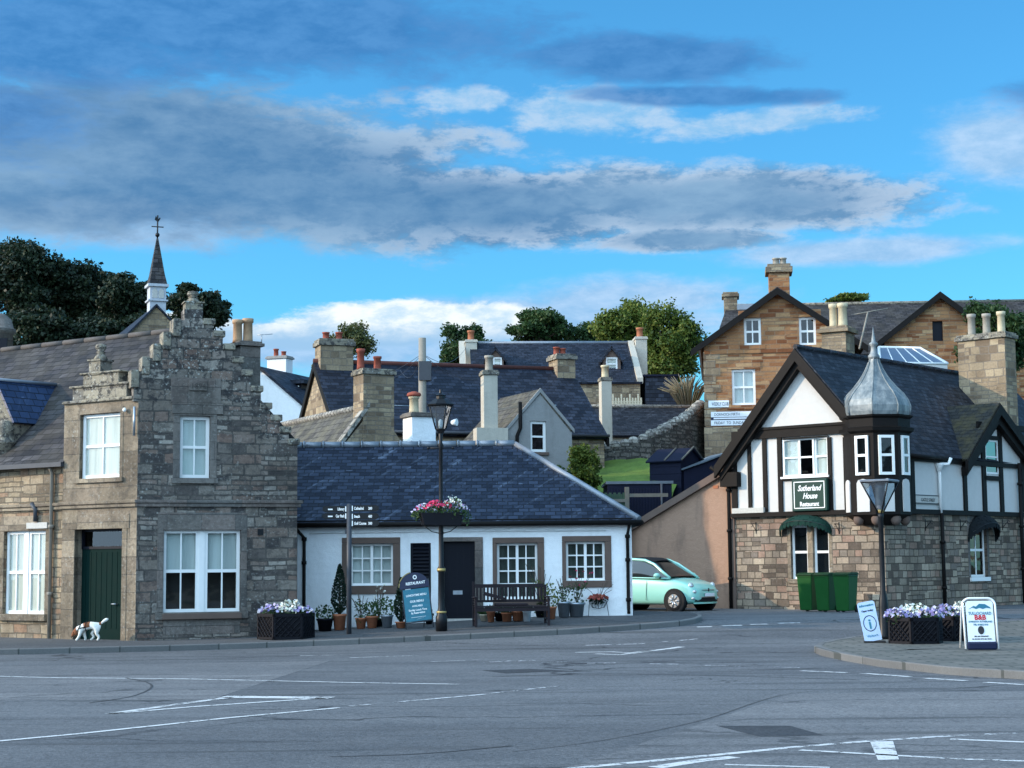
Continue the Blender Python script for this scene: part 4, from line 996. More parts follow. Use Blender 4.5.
dr = mb.build('door', MT['navy_door'], COT); lb = FC.rect(453, 590.5, 462.5, 594.5, -.09)
MB().box(FC, lb[0], lb[2], -.10, -.082, lb[1], lb[3]).build('letter_box', MT['galv'], dr)
MB().box(FC, u0-.06, u1+.05, -.16, .22, pv-.1, pv+.05).build('doorstep', MT['plaque'], COT, bevel=.01)
gutter_pipe(COT, [FC.P(.3, .02, zE-.32), FC.P(2.9, .02, zE-.30), FC.P(uR-.6, .02, zE-.31)], .012, 'white_paint', 'cable')
# white chimney behind the ridge
cp = atY(412, 440, 43.4); FW = Frame(cp.x, cp.y, 26)
u1 = FW.u(436, 430)
chimney(COT, FW, 0, u1, -.62, 0, 3.6, FW.z(415, 412), 'white_wall', 'ashlar_grey', ((.28, .5, .145, .46, 'cream_pot'),), over=.06)
pc = FW.P(u1*.28, -.31, FW.z(415, 412)+.43); MB().lathe(pc, [(.16, 0), (.19, .03), (.17, .09), (.06, .13)], 10).build('chimney_hood', MT['red_pot'], COT)
# ------------------------------------------------------------------ half-timbered inn on the right
ci = atY(887, 610, 47.0); FM, FR = Frame(ci.x, ci.y, -42), Frame(ci.x, ci.y, 46)
INN = thing('timbered_inn', (ci.x, ci.y, gz(ci.x, ci.y)), 'half timbered black and white inn with sandstone ground floor and lead onion dome', 'inn')
zf = FM.z(800, 513); zg = .15; uW = FM.u(733, 560); uE = 9.5
zeR = FR.z(935, 456, .3)
gw = FM.rect(791, 525, 829, 579); rw = FR.rect(970, 523, 987, 577)
mb = MB().wall(FM, [(uW, zg), (0, zg), (0, zf), (uW, zf)], [gw], .22).wall(FR, [(0, zg), (uE, zg), (uE, zf), (0, zf)], [rw], .22)
mb.quad(FM.P(uW, 0, zg), FM.P(uW, 0, zf), FM.P(uW, -10, zf), FM.P(uW, -10, zg)).quad(FR.P(uE, 0, zg), FR.P(uE, 0, zf), FR.P(uE, -7, zf), FR.P(uE, -7, zg))
mb.build('wall', MT['inn_stone'], INN)
# gable to the left, jettied upper floor
ap = FM.uz(797, 353); la = FM.uz(718, 470); uT = FM.u(852, 470)
gwin = FM.rect(783.5, 438, 829, 476)
fl_, fr_ = uW+.02, 0
def vz(u):   # underside of the verge
    return ap[1]-(ap[1]-la[1])*(ap[0]-u)/(ap[0]-la[0]) if u < ap[0] else ap[1]-(ap[1]-FM.z(848, 424))*(u-ap[0])/(FM.u(848, 424)-ap[0])
MB().wall(FM, [(fl_, zf), (0, zf), (0, zeR), (FM.u(848, 424), vz(FM.u(848, 424))), ap, (fl_, vz(fl_))], [gwin], .14, .02).build('gable_panel', MT['white_panel'], INN)
mb = MB()
def timber(F, px0, px1, py0, py1, n0=.0, n1=.075):
    r_ = F.rect(px0, py0, px1, py1); mb.box(F, r_[0], r_[2], n0, n1, r_[1], r_[3])
timber(FM, 733, 852, 428, 437, 0, .10); timber(FM, 740, 852, 425.5, 428.2, 0, .14)
for a, b_ in ((733, 738), (749, 752.3), (764, 768), (779, 783.3), (829.3, 833), (845, 850), (853.5, 858)): timber(FM, a, b_, 437.2 if a > 740 else 452, 512)
timber(FM, 783.4, 829.2, 476.3, 480); timber(FM, 733, 852, 511.5, 516, 0, .14); timber(FM, 783.4, 829.2, 437, 438.3)
timber(FM, 794.6, 796.6, 480, 511)
# diagonal corner of the first panel against the verge
mb.prism(FM, [(uW+.02, vz(uW+.02)-.15), (FM.u(752, 450), vz(FM.u(752, 450))-.15), (FM.u(752, 450), vz(FM.u(752, 450))-.42), (uW+.02, vz(uW+.02)-.42)], .0, .08)
mb.build('timber', MT['black_paint'], INN)
pn = FM.rect(735, 508, 766.5, 513.2); MB().box(FM, pn[0], pn[2], .05, .17, pn[1], pn[3]).build('name_plate', MT['plaque'], INN)
# three-light window: the outer lights stand ajar
u0, z0, u1, z1 = gwin; W3 = (u1-u0)/3
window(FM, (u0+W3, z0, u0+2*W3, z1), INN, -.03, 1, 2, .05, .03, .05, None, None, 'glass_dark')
for k, (a, s_) in enumerate(((u0, 12), (u1, -12))):
    q = FM.P(a, .03, 0); F2 = Frame(q.x, q.y, -42+s_)
    rc = (0, z0, W3*1.02, z1) if k == 0 else (-W3*1.02, z0, 0, z1)
    window(F2, rc, INN, .0, 1, 2, .05, .03, .05, 'blind', (0, 1), 'glass', gap=.05)
MB().box(FM, u0-.04, u1+.04, -.02, .13, z0-.06, z0-.003).build('sill', MT['white_paint'], INN)
# the restaurant board
r_ = FM.rect(796, 479, 831, 511); bd = MB().box(FM, r_[0], r_[2], .10, .22, r_[1], r_[3]).build('sign_board', MT['sign_green'], INN, bevel=.015)
def outline(F, r_, n, ins, wd, m, parent):
    a, b_, c_, d = r_[0]+ins, r_[1]+ins, r_[2]-ins, r_[3]-ins
    MB().box(F, a, c_, n, n+.006, b_, b_+wd).box(F, a, c_, n, n+.006, d-wd, d).box(F, a, a+wd, n, n+.006, b_, d).box(F, c_-wd, c_, n, n+.006, b_, d).build('border', MT[m], parent)
outline(FM, r_, .22, .07, .025, 'letter_white', bd)
um, hh = (r_[0]+r_[2])/2, r_[3]-r_[1]
text('Sutherland', FM, um, .223, r_[1]+hh*.63, .225, MT['letter_white'], bd, shear=.35, squeeze=.78, bold=.004)
text('House', FM, um+.02, .223, r_[1]+hh*.385, .23, MT['letter_white'], bd, shear=.35, squeeze=.78, bold=.004)
text('Restaurant', FM, um, .223, r_[1]+hh*.15, .18, MT['letter_white'], bd, squeeze=.8, bold=.004)
# ground-floor window with stone mullion and margins
u0, z0, u1, z1 = gw; m0, m1 = FM.u(807.5, 550), FM.u(813, 550)
mb = MB().box(FM, m0, m1, -.16, .008, z0, z1).box(FM, u0-.13, u1+.13, -.1, .012, z1, z1+.28).box(FM, u0-.12, u1+.12, -.1, .05, z0-.13, z0-.002)
mb.box(FM, u0-.12, u0, -.1, .01, z0, z1-.002).box(FM, u1, u1+.12, -.1, .01, z0, z1-.002).build('window_surround', MT['ashlar'], INN, bevel=.01)
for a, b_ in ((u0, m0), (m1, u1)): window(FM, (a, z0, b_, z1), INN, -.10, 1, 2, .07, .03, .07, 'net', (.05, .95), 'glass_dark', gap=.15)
u0, z0, u1, z1 = rw
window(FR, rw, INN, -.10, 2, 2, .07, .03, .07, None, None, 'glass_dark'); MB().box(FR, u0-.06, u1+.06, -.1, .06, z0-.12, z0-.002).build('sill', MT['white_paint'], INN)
mb = MB().box(FR, u0-.12, u0, -.1, .012, z0, z1).box(FR, u1, u1+.12, -.1, .012, z0, z1).box(FR, u0-.12, u1+.12, -.1, .014, z1+.003, z1+.24).build('window_surround', MT['ashlar_grey'], INN, bevel=.01)
def awning(F, u0, u1, zb_, zt, m, proj=.5):
    """an open dutch canopy: ribs pivoted at both ends, cloth between them and a scalloped valance"""
    um, hw, h = (u0+u1)/2, (u1-u0)/2, zt-zb_; mb = MB(); A = [R(88-7*i) for i in range(8)]; K = 18
    def P(t, a, dz=0): return F.P(um-hw*math.cos(t), .02+h*math.sin(t)*math.cos(a)*proj/h, zb_+h*math.sin(t)*math.sin(a)+dz)
    for i in range(len(A)-1):
        for k in range(K):
            t0, t1 = math.pi*k/K, math.pi*(k+1)/K
            mb.quad(P(t0, A[i]), P(t1, A[i]), P(t1, A[i+1]), P(t0, A[i+1]))
    for k in range(K*2):
        t0, t1 = math.pi*k/K/2, math.pi*(k+1)/K/2; dz = -.13-.05*(k % 2)
        mb.quad(P(t0, A[-1]), P(t1, A[-1]), P(t1, A[-1], -.16 if k % 2 == 0 else -.10), P(t0, A[-1], -.10 if k % 2 == 0 else -.16))
    o = mb.build('awning', MT[m], INN)
    md = o.modifiers.new('solid', 'SOLIDIFY'); md.thickness = .012
    MB().tube([P(math.pi*k/K, A[-1]) for k in range(K+1)], .014, 6).build('rib', MT['iron'], o)
awning(FM, FM.u(781, 530), FM.u(832, 530), FM.z(806, 532), FM.z(806, 514.5), 'awning_green')
awning(FR, FR.u(967, 530), FR.u(994, 530), FR.z(980, 538), FR.z(980, 514.5), 'awning_dark', .55)
def bracket(F, px, py):
    a, z = F.uz(px, py); mb = MB().tube([F.P(a, 0, z), F.P(a, .22, z)], .012, 6).tube([F.P(a, 0, z-.22), F.P(a, .2, z)], .01, 6).tube([F.P(a, .01, z+.05), F.P(a, .01, z-.28)], .014, 6)
    mb.tube([F.P(a, .22+.04*math.cos(t*.7), z+.05*math.sin(t*.7)-.04) for t in range(9)], .008, 5).build('bracket', MT['iron'], INN)
for x in (756, 839): bracket(FM, x, 524)
for x in (925, 960, 1002): bracket(FR, x, 521)
# right-hand front: panels and posts
dg = [FR.uz(968, 458), FR.uz(1000, 406), FR.uz(1034, 452)]
dw = FR.rect(984.5, 440, 997.5, 474)
MB().wall(FR, [(0, zf), (uE, zf), (uE, zeR), (dg[2][0], zeR), dg[1], (dg[0][0], zeR), (0, zeR)], [dw], .12, .02).build('front_panel', MT['white_panel'], INN)
mb = MB(); timber(FR, 896, 1075, 511.5, 516, 0, .12)
for a, b_ in ((909.5, 913), (962, 965.2), (980.5, 984), (997.8, 1001)): timber(FR, a, b_, 460 if a < 970 else 428, 512)
timber(FR, 982, 999, 476, 480.5); timber(FR, 976, 1024, 424, 430); timber(FR, 1020, 1024, 440, 512); timber(FR, 984, 998, 436, 440)
mb.box(FR, .5, uE, 0, .10, zeR-.16, zeR-.03)
mb.build('timber', MT['black_paint'], INN)
window(FR, dw, INN, .02, 1, 2, .055, .03, .04, 'blind', (0, .5), 'glass_sky')
sg = FR.rect(913.5, 495, 938, 504); sn = MB().box(FR, sg[0], sg[2], .03, .07, sg[1], sg[3]).build('street_sign', MT['plaque'], INN)
MB().box(FR, sg[0], sg[2], .068, .074, sg[1], sg[1]+.03).box(FR, sg[0], sg[2], .068, .074, sg[3]-.03, sg[3]).build('border', MT['dark_metal'], sn)
text('CASTLE STREET', FR, (sg[0]+sg[2])/2, .073, sg[1]+.07, .13, MT['letter_black'], sn, squeeze=.85)
# pipes on the right-hand front
a = FR.u(940, 490, .1); zt = FR.z(940, 468, .1); zq = FR.z(940, 513)
gutter_pipe(INN, [FR.P(a+.3, .32, zeR-.02), FR.P(a+.25, .26, zeR-.2), FR.P(a+.05, .12, zt+.12), FR.P(a, .1, zt), FR.P(a, .1, zq)], .05, 'white_paint')
MB().lathe(FR.P(a, .1, zt-.1), [(.07, 0), (.10, .14), (.13, .18), (.13, .24)], 8).build('hopper', MT['white_paint'], INN)
gutter_pipe(INN, [FR.P(a+.02, .12, zq-.003), FR.P(a+.02, .12, gz(*FR.P(a, 0, 0)[:2])+.02)], .055, 'black_paint', collars=[FR.P(a+.02, .12, z) for z in (.9, 2.2)])
a = FR.u(1019, 490, .1); gutter_pipe(INN, [FR.P(a, .14, zeR), FR.P(a, .14, .35)], .06, 'black_paint', collars=[FR.P(a, .14, z) for z in (1.4, 2.7, 4)])
# roof
za_ = FM.z(795, 347, .35); ua_ = FM.u(795, 347, .35); ul_, zl_ = FM.uz(716, 463, .35); urr = .28; Lr = 13
sr = (za_-zeR)/(urr-ua_)
mb = MB()
mb.slab([FM.P(ul_, .35, zl_), FM.P(ua_, .35, za_), FM.P(ua_, -Lr, za_), FM.P(ul_, -Lr, zl_)], .1)
# right slope stops short beside the turret at the front
uq, zq2 = FM.uz(850, 424, .35)
sl2 = (za_-zq2)/(uq-ua_); sl3 = (za_-zeR)/(urr-ua_)
mb.slab([FM.P(ua_, .35, za_-.001), FM.P(uq, .35, za_-sl3*(uq-ua_)), FM.P(uq, -.5, za_-sl3*(uq-ua_)), FM.P(ua_, -.5, za_-.001)], .1)
mb.slab([FM.P(ua_, -.502, za_-.001), FM.P(urr, -.502, zeR), FM.P(urr, -Lr, zeR), FM.P(ua_, -Lr, za_-.001)], .1)
rf = mb.build('roof', MT['slate_black'], INN)
mb = MB()
for i in range(30):
    n = .35-i*.44; mb.tube([FM.P(ua_, n, za_+.015), FM.P(ua_, n-.425, za_+.015)], .08, 6)
mb.build('ridge', MT['slate_black'], rf)
def strip(F, a, b_, wd, n0, n1, m, name='bargeboard', parent=INN):
    (u0, z0), (u1, z1) = a, b_; mb = MB().prism(F, [(u0, z0), (u1, z1), (u1, z1-wd), (u0, z0-wd)], n0, n1); return mb.build(name, MT[m], parent)
ra = (ua_, za_-.05)
strip(FM, (ul_-.05, zl_-.09), ra, .36, .28, .40, 'black_paint'); strip(FM, ra, (uq, za_-sl3*(uq-ua_)-.05), .36, .28, .40, 'black_paint')
strip(FM, (ul_+.1, zl_-.30), (ua_, za_-.40), .22, .06, .28, 'black_paint', 'soffit'); strip(FM, (ua_, za_-.40), (uq, za_-sl3*(uq-ua_)-.40), .2, .06, .28, 'black_paint', 'soffit')
q = FM.uz(722, 470, .2); MB().box(FM, q[0]-.05, q[0]+.55, .02, .25, q[1]-.5, q[1]-.08).build('corbel', MT['black_paint'], INN)
# wall dormer in the front
pk = FR.uz(1000, 402.5, .3); lf, rg = FR.uz(967, 459, .3), FR.uz(1036, 453, .3)
mb = MB(); dd_ = 3.3
mb.slab([FR.P(lf[0], .3, lf[1]), FR.P(pk[0], .3, pk[1]), FR.P(pk[0], -dd_, pk[1]), FR.P(lf[0], -.6, lf[1])], .08)
mb.slab([FR.P(rg[0], .3, rg[1]), FR.P(pk[0], .3, pk[1]-.001), FR.P(pk[0], -dd_, pk[1]-.001), FR.P(rg[0], -.6, rg[1])], .08)
mb.build('dormer_roof', MT['slate_moss'], INN)
strip(FR, (lf[0], lf[1]-.06), (pk[0], pk[1]-.06), .32, .24, .34, 'black_paint'); strip(FR, (pk[0], pk[1]-.06), (rg[0], rg[1]-.06), .32, .24, .34, 'black_paint')
strip(FR, (lf[0]+.1, lf[1]-.24), (pk[0], pk[1]-.40), .24, .05, .24, 'black_paint', 'soffit'); strip(FR, (pk[0], pk[1]-.40), (rg[0]-.1, rg[1]-.24), .24, .05, .24, 'black_paint', 'soffit')
MB().tube([FM.P(urr+.02, -.9, zeR-.03), FM.P(urr+.02, -3.2, zeR-.03)], .055, 8).build('gutter', MT['black_paint'], INN)
# chimney astride the ridge, its broad face to the left
cb = FM.uz(958, 385, 0)
nq = -8.6
u0, u1 = FM.u(958, 360, nq), FM.u(1005.5, 360, nq); z1 = FM.z(985, 333, nq)
chimney(INN, FM, u0, u1, nq-.75, nq, zeR, z1, 'far_stone', 'skew', ((.20, .5, .15, .72, 'grey_pot'), (.52, .5, .15, .68, 'grey_pot'), (.83, .5, .15, .70, 'cream_pot')), cap=.2, over=.08)
# corner turret
TC = FM.P(-.32, -.28, 0); TR = .91; FA = 5; ph = R(-90+FA+22.5); apo = TR*math.cos(R(22.5))
tz0, tz1 = atY(880, 514, 46.2).z, atY(880, 427, 46.2).z
tz2, tz3 = atY(880, 413, 46.2).z, atY(880, 321, 46.2).z
def TZ(py): return atY(880, py, 46.2).z
T = MB().lathe(TC, [(TR*.55, tz0-.28), (TR*.99, tz0), (TR, tz0), (TR, tz1)], 8, ph, False).build('turret', MT['black_paint'], INN)
MB().lathe(TC, [(TR*1.01, tz1-.12), (TR*1.12, tz1-.06), (TR*1.14, tz1+.03), (TR*1.02, tz1+.06), (TR*1.02, tz2-.10), (TR*1.10, tz2-.05), (TR*1.12, tz2), (TR*.9, tz2+.01)], 8, ph, False).build('cornice', MT['black_paint'], T)
for k in (-2, -1, 0, 1, 2):
    a = FA+45*k; n_ = Vector((math.sin(R(a)), -math.cos(R(a)), 0)); q = TC+n_*apo; F2 = Frame(q.x, q.y, a); hw = TR*math.sin(R(22.5))
    if abs(k) < 2:
        ww = .20 if k else .22
        window(F2, (-ww, TZ(474), ww, TZ(434)), T, .05, 1, 2, .075, .03, .07, None, None, 'glass_dark')
        MB().box(F2, -ww+.07, ww-.07, -.01, .004, TZ(474)+.05, TZ(434)-.05).build('curtain', MT['net'] if k else MT['blind'], T)
    ww = .19
    pts = [(-ww, TZ(511)), (ww, TZ(511)), (ww, TZ(482)), (ww*.75, TZ(479)), (0, TZ(477.7)), (-ww*.75, TZ(479)), (-ww, TZ(482))]
    MB().prism(F2, pts, -.02, .03).build('panel', MT['white_panel'], T)
prof = [(32, 413), (33, 409), (33.4, 403), (31.4, 396.6), (27, 390), (21, 383.5), (15.8, 377), (11.6, 370.5), (8.2, 364), (5.6, 357.4), (4.6, 353)]
prof = [(r/34.9, TZ(y)) for r, y in prof]
dome = MB().lathe(TC, prof, 8, ph, False).build('dome', MT['dome_lead'], T)
mb = MB()
for k in range(8):
    t = ph+2*math.pi*k/8; mb.tube([Vector((TC.x+r*1.005*math.cos(t), TC.y+r*1.005*math.sin(t), z)) for r, z in prof], .022, 6)
mb.build('rib', MT['dome_lead'], dome)
fp = [(.13, 354), (.165, 352.5), (.165, 350.5), (.11, 348), (.085, 345), (.075, 341), (.13, 338.8), (.12, 337.5), (.06, 336), (.055, 333), (.025, 327), (.004, 320.5)]
MB().lathe(TC, [(r, TZ(y)) for r, y in fp], 12).build('finial', MT['dome_lead'], dome)
for k in range(-2, 2):
    t = R(-90+FA+22.5+45*k); q = TC+Vector((math.cos(t), math.sin(t), 0))*TR*.78
    MB().ball((q.x, q.y, tz0-.13), .15, .15, .17, 10, 6).build('corbel', MT['brown_stone'], T)
# lean-to against the side, under a brown verge
l0, l1 = FM.uz(636, 521, .06), FM.uz(729, 464, .06); u9 = uW+.04; s_ = (l1[1]-l0[1])/(l1[0]-l0[0]); lz = l0[1]+s_*(-10.6-l0[0]) ; 
MB().prism(FM, [(l0[0]-1.2, zg), (u9, zg), (u9, l1[1]-.15+s_*(u9-l1[0])), (l0[0]-1.2, l0[1]-.15-s_*1.2)], -3.5, -.02).build('lean_to', MT['harl_brown'], INN)
MB().slab([FM.P(l0[0]-1.3, .1, l0[1]-s_*1.3), FM.P(u9+.1, .1, l1[1]+s_*(u9+.1-l1[0])), FM.P(u9+.1, -3.5, l1[1]+s_*(u9+.1-l1[0])), FM.P(l0[0]-1.3, -3.5, l0[1]-s_*1.3)], .07).build('lean_to_roof', MT['slate_navy'], INN)
strip(FM, (l0[0]-1.25, l0[1]-s_*1.25-.0), (u9+.1, l1[1]+s_*(u9+.1-l1[0])), .22, .0, .12, 'brown_stone')
v = FM.rect(713, 485.5, 718, 488.5); MB().box(FM, v[0], v[2], -.05, .0, v[1], v[3]).build('vent', MT['terracotta'], INN)
a = FM.u(729.5, 540, .1); gutter_pipe(INN, [FM.P(a-.5, .3, zl_-.1), FM.P(a-.3, .15, zl_-.3), FM.P(a, .09, zl_-.55), FM.P(a, .09, .3)], .055, 'black_paint', collars=[FM.P(a, .09, z) for z in (1.2, 2.6, 3.8)])
a = FM.u(733, 540, .1); MB().box(FM, a-.1, a+.02, 0, .05, zg, zf-.1).build('corner_board', MT['brown_stone'], INN)
# ------------------------------------------------------------------ houses up the hill behind
def house(F, u1, d, z0, ze, zr, wm, rm, name, label, cat='house', front=(), left=(), right=(), over=.1, eav=.2, ridge=None, barge=None, u0=0.0):
    p = F.P((u0+u1)/2, -d/2, z0); root = thing(name, p, label, cat)
    FLf = F.turned(u0, -d, -90); FRt = F.turned(u1, 0, 90)
    mb = MB().wall(F, [(u0, z0), (u1, z0), (u1, ze), (u0, ze)], front, .14)
    mb.wall(FLf, [(0, z0), (d, z0), (d, ze), (d/2, zr-.05), (0, ze)], left, .14)
    mb.wall(FRt, [(0, z0), (d, z0), (d, ze), (d/2, zr-.05), (0, ze)], right, .14)
    mb.quad(F.P(u0, -d, z0), F.P(u1, -d, z0), F.P(u1, -d, ze), F.P(u0, -d, ze)).build('wall', MT[wm], root)
    roof_gable(root, F, u0, u1, d, ze, zr, rm, over, eav, ridge=ridge)
    if barge:
        s_ = (zr-ze)/(d/2)
        for u_, sg in ((u0-over, -1), (u1+over, 1)):
            mb = MB()
            for n0, n1 in ((.22, -d/2), (-d-.22, -d/2)):
                za, zb_ = ze-s_*.22, zr
                P = [F.P(u_+sg*.01, n0, za-.02), F.P(u_+sg*.01, n1, zb_-.02), F.P(u_+sg*.01, n1, zb_-.32), F.P(u_+sg*.01, n0, za-.32)]
                Q = [p_ - F.U*sg*.09 for p_ in P]; mb.add(P+Q, [(0, 1, 2, 3), (7, 6, 5, 4), (0, 4, 5, 1), (1, 5, 6, 2), (2, 6, 7, 3), (3, 7, 4, 0)])
            mb.build('bargeboard', MT[barge], root)
    root['_d'] = d
    return root, FLf, FRt
# C: long navy-roofed house behind the cottage
q = atY(338, 430, 57); F = Frame(q.x, q.y, 20); d = 6.4
ze, zr = F.z(480, 430.5), F.z(440, 365.5, -d/2); u1 = F.u(604, 432)
C, CL, CR = house(F, u1, d, 1.0, ze, zr, 'far_stone', 'slate_navy', 'long_house', 'long stone house under a wide dark blue slate roof behind the white cottage', ridge='red_ridge', barge='black_paint')
a = F.u(330, 350, -d/2); chimney(C, F, a-.45, a+.75, -d/2-.42, -d/2+.42, zr-1.6, F.z(330, 340, -d/2), 'far_stone', 'skew', ((.25, .5, .14, .28, 'red_pot'), (.65, .5, .14, .3, 'red_pot')), cap=.25)
u0, u2 = F.u(553, 370, -d/2), F.u(571, 370, -d/2)
chimney(C, F, u0, u2, -d/2-.45, -d/2+.45, zr-1.3, F.z(560, 355, -d/2), 'far_stone', 'skew', ((.2, .5, .13, .30, 'red_pot'), (.55, .5, .13, .26, 'red_pot')), cap=.22)
MB().box(F, u1-2.2, u1-1.3, -1.7, -1.3, ze+.9, ze+1.1).build('roof_light', MT['galv'], C)
MB().tube([F.P(-.1, .25, ze-.12), F.P(u1+.1, .25, ze-.12)], .06, 6).build('gutter', MT['dark_metal'], C)
# D: grey harled gable with an open sash
q = atY(505, 480, 54.5); F = Frame(q.x, q.y, 24); u1 = F.u(572, 450); zl, zr_, zp = F.z(505, 430), F.z(572, 430), F.z(540, 390); up = F.u(540, 400)
wc = F.rect(530.5, 421, 546.5, 452)
root = thing('harled_house', F.P(u1/2, -2, 2), 'grey harled gable house with one white window, between cottage and slate roofs', 'house')
dd_ = 3.2
mb = MB().wall(F, [(0, .5), (u1, .5), (u1, zr_), (up, zp), (0, zl)], [wc], .14)
mb.quad(F.P(0, 0, .5), F.P(0, 0, zl), F.P(0, -dd_, zl), F.P(0, -dd_, .5)).quad(F.P(u1, 0, .5), F.P(u1, 0, zr_), F.P(u1, -dd_, zr_), F.P(u1, -dd_, .5)).build('wall', MT['harl_grey'], root)
s_ = (zp-zl)/up
MB().slab([F.P(-.2, .02, zl-s_*.2), F.P(up, .02, zp+.03), F.P(up, -dd_, zp+.03), F.P(-.2, -dd_, zl-s_*.2)], .1).slab([F.P(u1+.05, .02, zr_), F.P(up, .02, zp+.029), F.P(up, -dd_, zp+.029), F.P(u1+.05, -dd_, zr_)], .1).build('roof', MT['slate_old'], root)
MB().prism(F, [(-.22, zl-s_*.22), (up, zp+.06), (u1+.08, zr_+.03), (u1+.08, zr_-.10), (up, zp-.08), (-.22, zl-s_*.22-.12)], .0, .05).build('verge', MT['harl_grey'], root)
window(F, wc, root, -.08, 1, 2, .09, .04, .06, 'blind', (.5, 1), 'glass_sky', sill=(.07, .1, 'brown_stone'))
a, z = F.uz(520.5, 402, .1); gutter_pipe(root, [F.P(a, .08, z), F.P(a, .08, F.z(520, 428)), F.P(a-.12, .08, F.z(520, 436)), F.P(a-.12, .08, F.z(520, 470))], .06, 'black_paint')
# tall harled stack on its flank
q = atY(484, 450, 54.0); F = Frame(q.x, q.y, 12); u1 = F.u(498, 420)
chimney(root, F, 0, u1, -.5, 0, 1.5, F.z(490, 370), 'harl_cream', 'skew', ((.5, .5, .15, .5, 'grey_pot'),), cap=.16, over=.05)
MB().box(F, -.25, u1+.3, -.5, .12, 1.5, F.z(490, 428)).build('chimney_base', MT['harl_cream'], root)
# E: small house with a heavy two-pot stack
q = atY(345, 446, 49.5); F = Frame(q.x, q.y, 28); ua = F.u(376, 408); za = F.z(370, 405); zl = F.z(340, 447); u1 = 2*ua
root = thing('stone_cottage', F.P(ua, -3, 1), 'small stone cottage with weathered grey slates and a broad two pot chimney', 'house')
L = 9
mb = MB().wall(F, [(-.1, .5), (u1, .5), (u1, zl), (ua, za), (-.1, zl)]).quad(F.P(-.1, 0, .5), F.P(-.1, 0, zl), F.P(-.1, -L, zl), F.P(-.1, -L, .5)).quad(F.P(u1, 0, .5), F.P(u1, 0, zl), F.P(u1, -L, zl), F.P(u1, -L, .5))
mb.build('wall', MT['far_stone'], root)
sE = (za-zl)/(ua+.1)
MB().slab([F.P(-1.6, -.2, zl-sE*1.5), F.P(ua, -.2, za), F.P(ua, -L, za), F.P(-1.6, -L, zl-sE*1.5)], .1).slab([F.P(u1+.2, -.2, zl-.1), F.P(ua, -.2, za-.001), F.P(ua, -L, za-.001), F.P(u1+.2, -L, zl-.1)], .1).build('roof', MT['slate_old'], root)
MB().prism(F, [(-.3, zl-sE*.2+.02), (ua-.2, za-.05), (ua-.2, za+.12), (-.3, zl-sE*.2+.2)], -.3, .03).build('skew', MT['dyke_cope'], root)
MB().tube([F.P(ua, -.2, za+.03), F.P(ua, -L, za+.03)], .1, 6).build('ridge', MT['dyke_cope'], root)
u0, u2 = F.u(363, 395), F.u(394, 395)
chimney(root, F, u0, u2, -.75, .02, zl, F.z(375, 368.5), 'far_stone', 'skew', ((.08, .5, .13, .62, 'red_pot'), (.62, .5, .13, .42, 'red_pot')), cap=.18, over=.06)
q = F.P(u2, .0, F.z(385, 405)); MB().tube([q, q+F.U*.75], .012, 5).tube([q+F.U*.6+Vector((0, 0, -.1)), q+F.U*.6+Vector((0, 0, .18))], .01, 5).tube([q+F.U*.75+Vector((0, 0, -.1)), q+F.U*.75+Vector((0, 0, .2))], .01, 5).build('aerial', MT['galv'], root)
# G: white gabled house seen past the stepped gable
q = atY(262, 410, 80); F = Frame(q.x, q.y, -20)
u1 = F.u(304, 400); z_ = F.z(262, 368); zl = F.z(304, 404)
root = thing('white_house', F.P(u1/2, -4, 8), 'far white gabled house with dark dormer beside the big stone chimney', 'house')
MB().wall(F, [(-2.3, 6), (u1, 6), (u1, zl), (-.1, z_), (-2.3, zl)]).quad(F.P(u1, 0, 6), F.P(u1, -8, 6), F.P(u1, -8, zl), F.P(u1, 0, zl)).build('wall', MT['white_wall'], root)
MB().slab([F.P(u1+.2, .1, zl-.15), F.P(-.1, .1, z_+.08), F.P(-.1, -8, z_+.08), F.P(u1+.2, -8, zl-.15)], .12).slab([F.P(-2.5, .1, zl-.1), F.P(-.1, .1, z_+.079), F.P(-.1, -8, z_+.079), F.P(-2.5, -8, zl-.1)], .12).build('roof', MT['slate_navy'], root)
a = F.u(277, 365, -3); chimney(root, F, a-.5, a+.55, -3.6, -2.9, z_-2, F.z(277, 356, -3), 'white_wall', 'harl_grey', ((.3, .5, .14, .4, 'red_pot'), (.7, .5, .14, .25, 'red_pot')), cap=.15)
d0 = F.turned(u1-.15, 0, 90); FD = Frame(d0.x, d0.y, -20)
a0, a1 = F.u(283, 390, -2), F.u(301, 390, -2); zt, zb_ = F.z(292, 383, -2), F.z(292, 406, -2)
dm = MB().box(F, a0, a1, -4.5, -2, zb_-1, zt-.05).build('dormer', MT['navy_door'], root)
MB().box(F, a0-.2, a1+.25, -4.6, -1.8, zt-.05, zt+.12).build('roof', MT['slate_navy'], dm)
window(F, (a0+.12, zb_+.05, a1-.1, zt-.15), dm, -1.97, 2, 1, .1, .05, None, None, None, 'glass_sky')
# H: upper house with two dormers
q = atY(474, 400, 85); F = Frame(q.x, q.y, 3); u1 = F.u(640, 380); d = 7.0
ze, zr = F.z(600, 380), F.z(550, 343, -d/2)
H, HL, HR = house(F, u1, d, 6, ze, zr, 'far_stone', 'slate_navy', 'upper_house', 'upper stone house with two small gabled dormers and a chimney at each end', ridge='lead')
for x in (471, 640):
    a = F.u(x, 350, -d/2)
    o = chimney(H, F, a-.3, a+.3, -d/2-.6, -d/2+.6, 7, F.z(x, 338 if x > 500 else 341, -d/2), 'harl_cream', 'harl_cream', ((.5, .5, .2, .55, 'terracotta'),), cap=.15, over=.05)
    s_ = (zr-ze)/(d/2); MB().prism(F.turned(a-.28, 0, 90), [(-.15, ze-.2), (-.15, ze+.10), (d/2, zr+.12), (d/2, zr-.2)], -.36, -.06).build('skew', MT['harl_cream'], H)
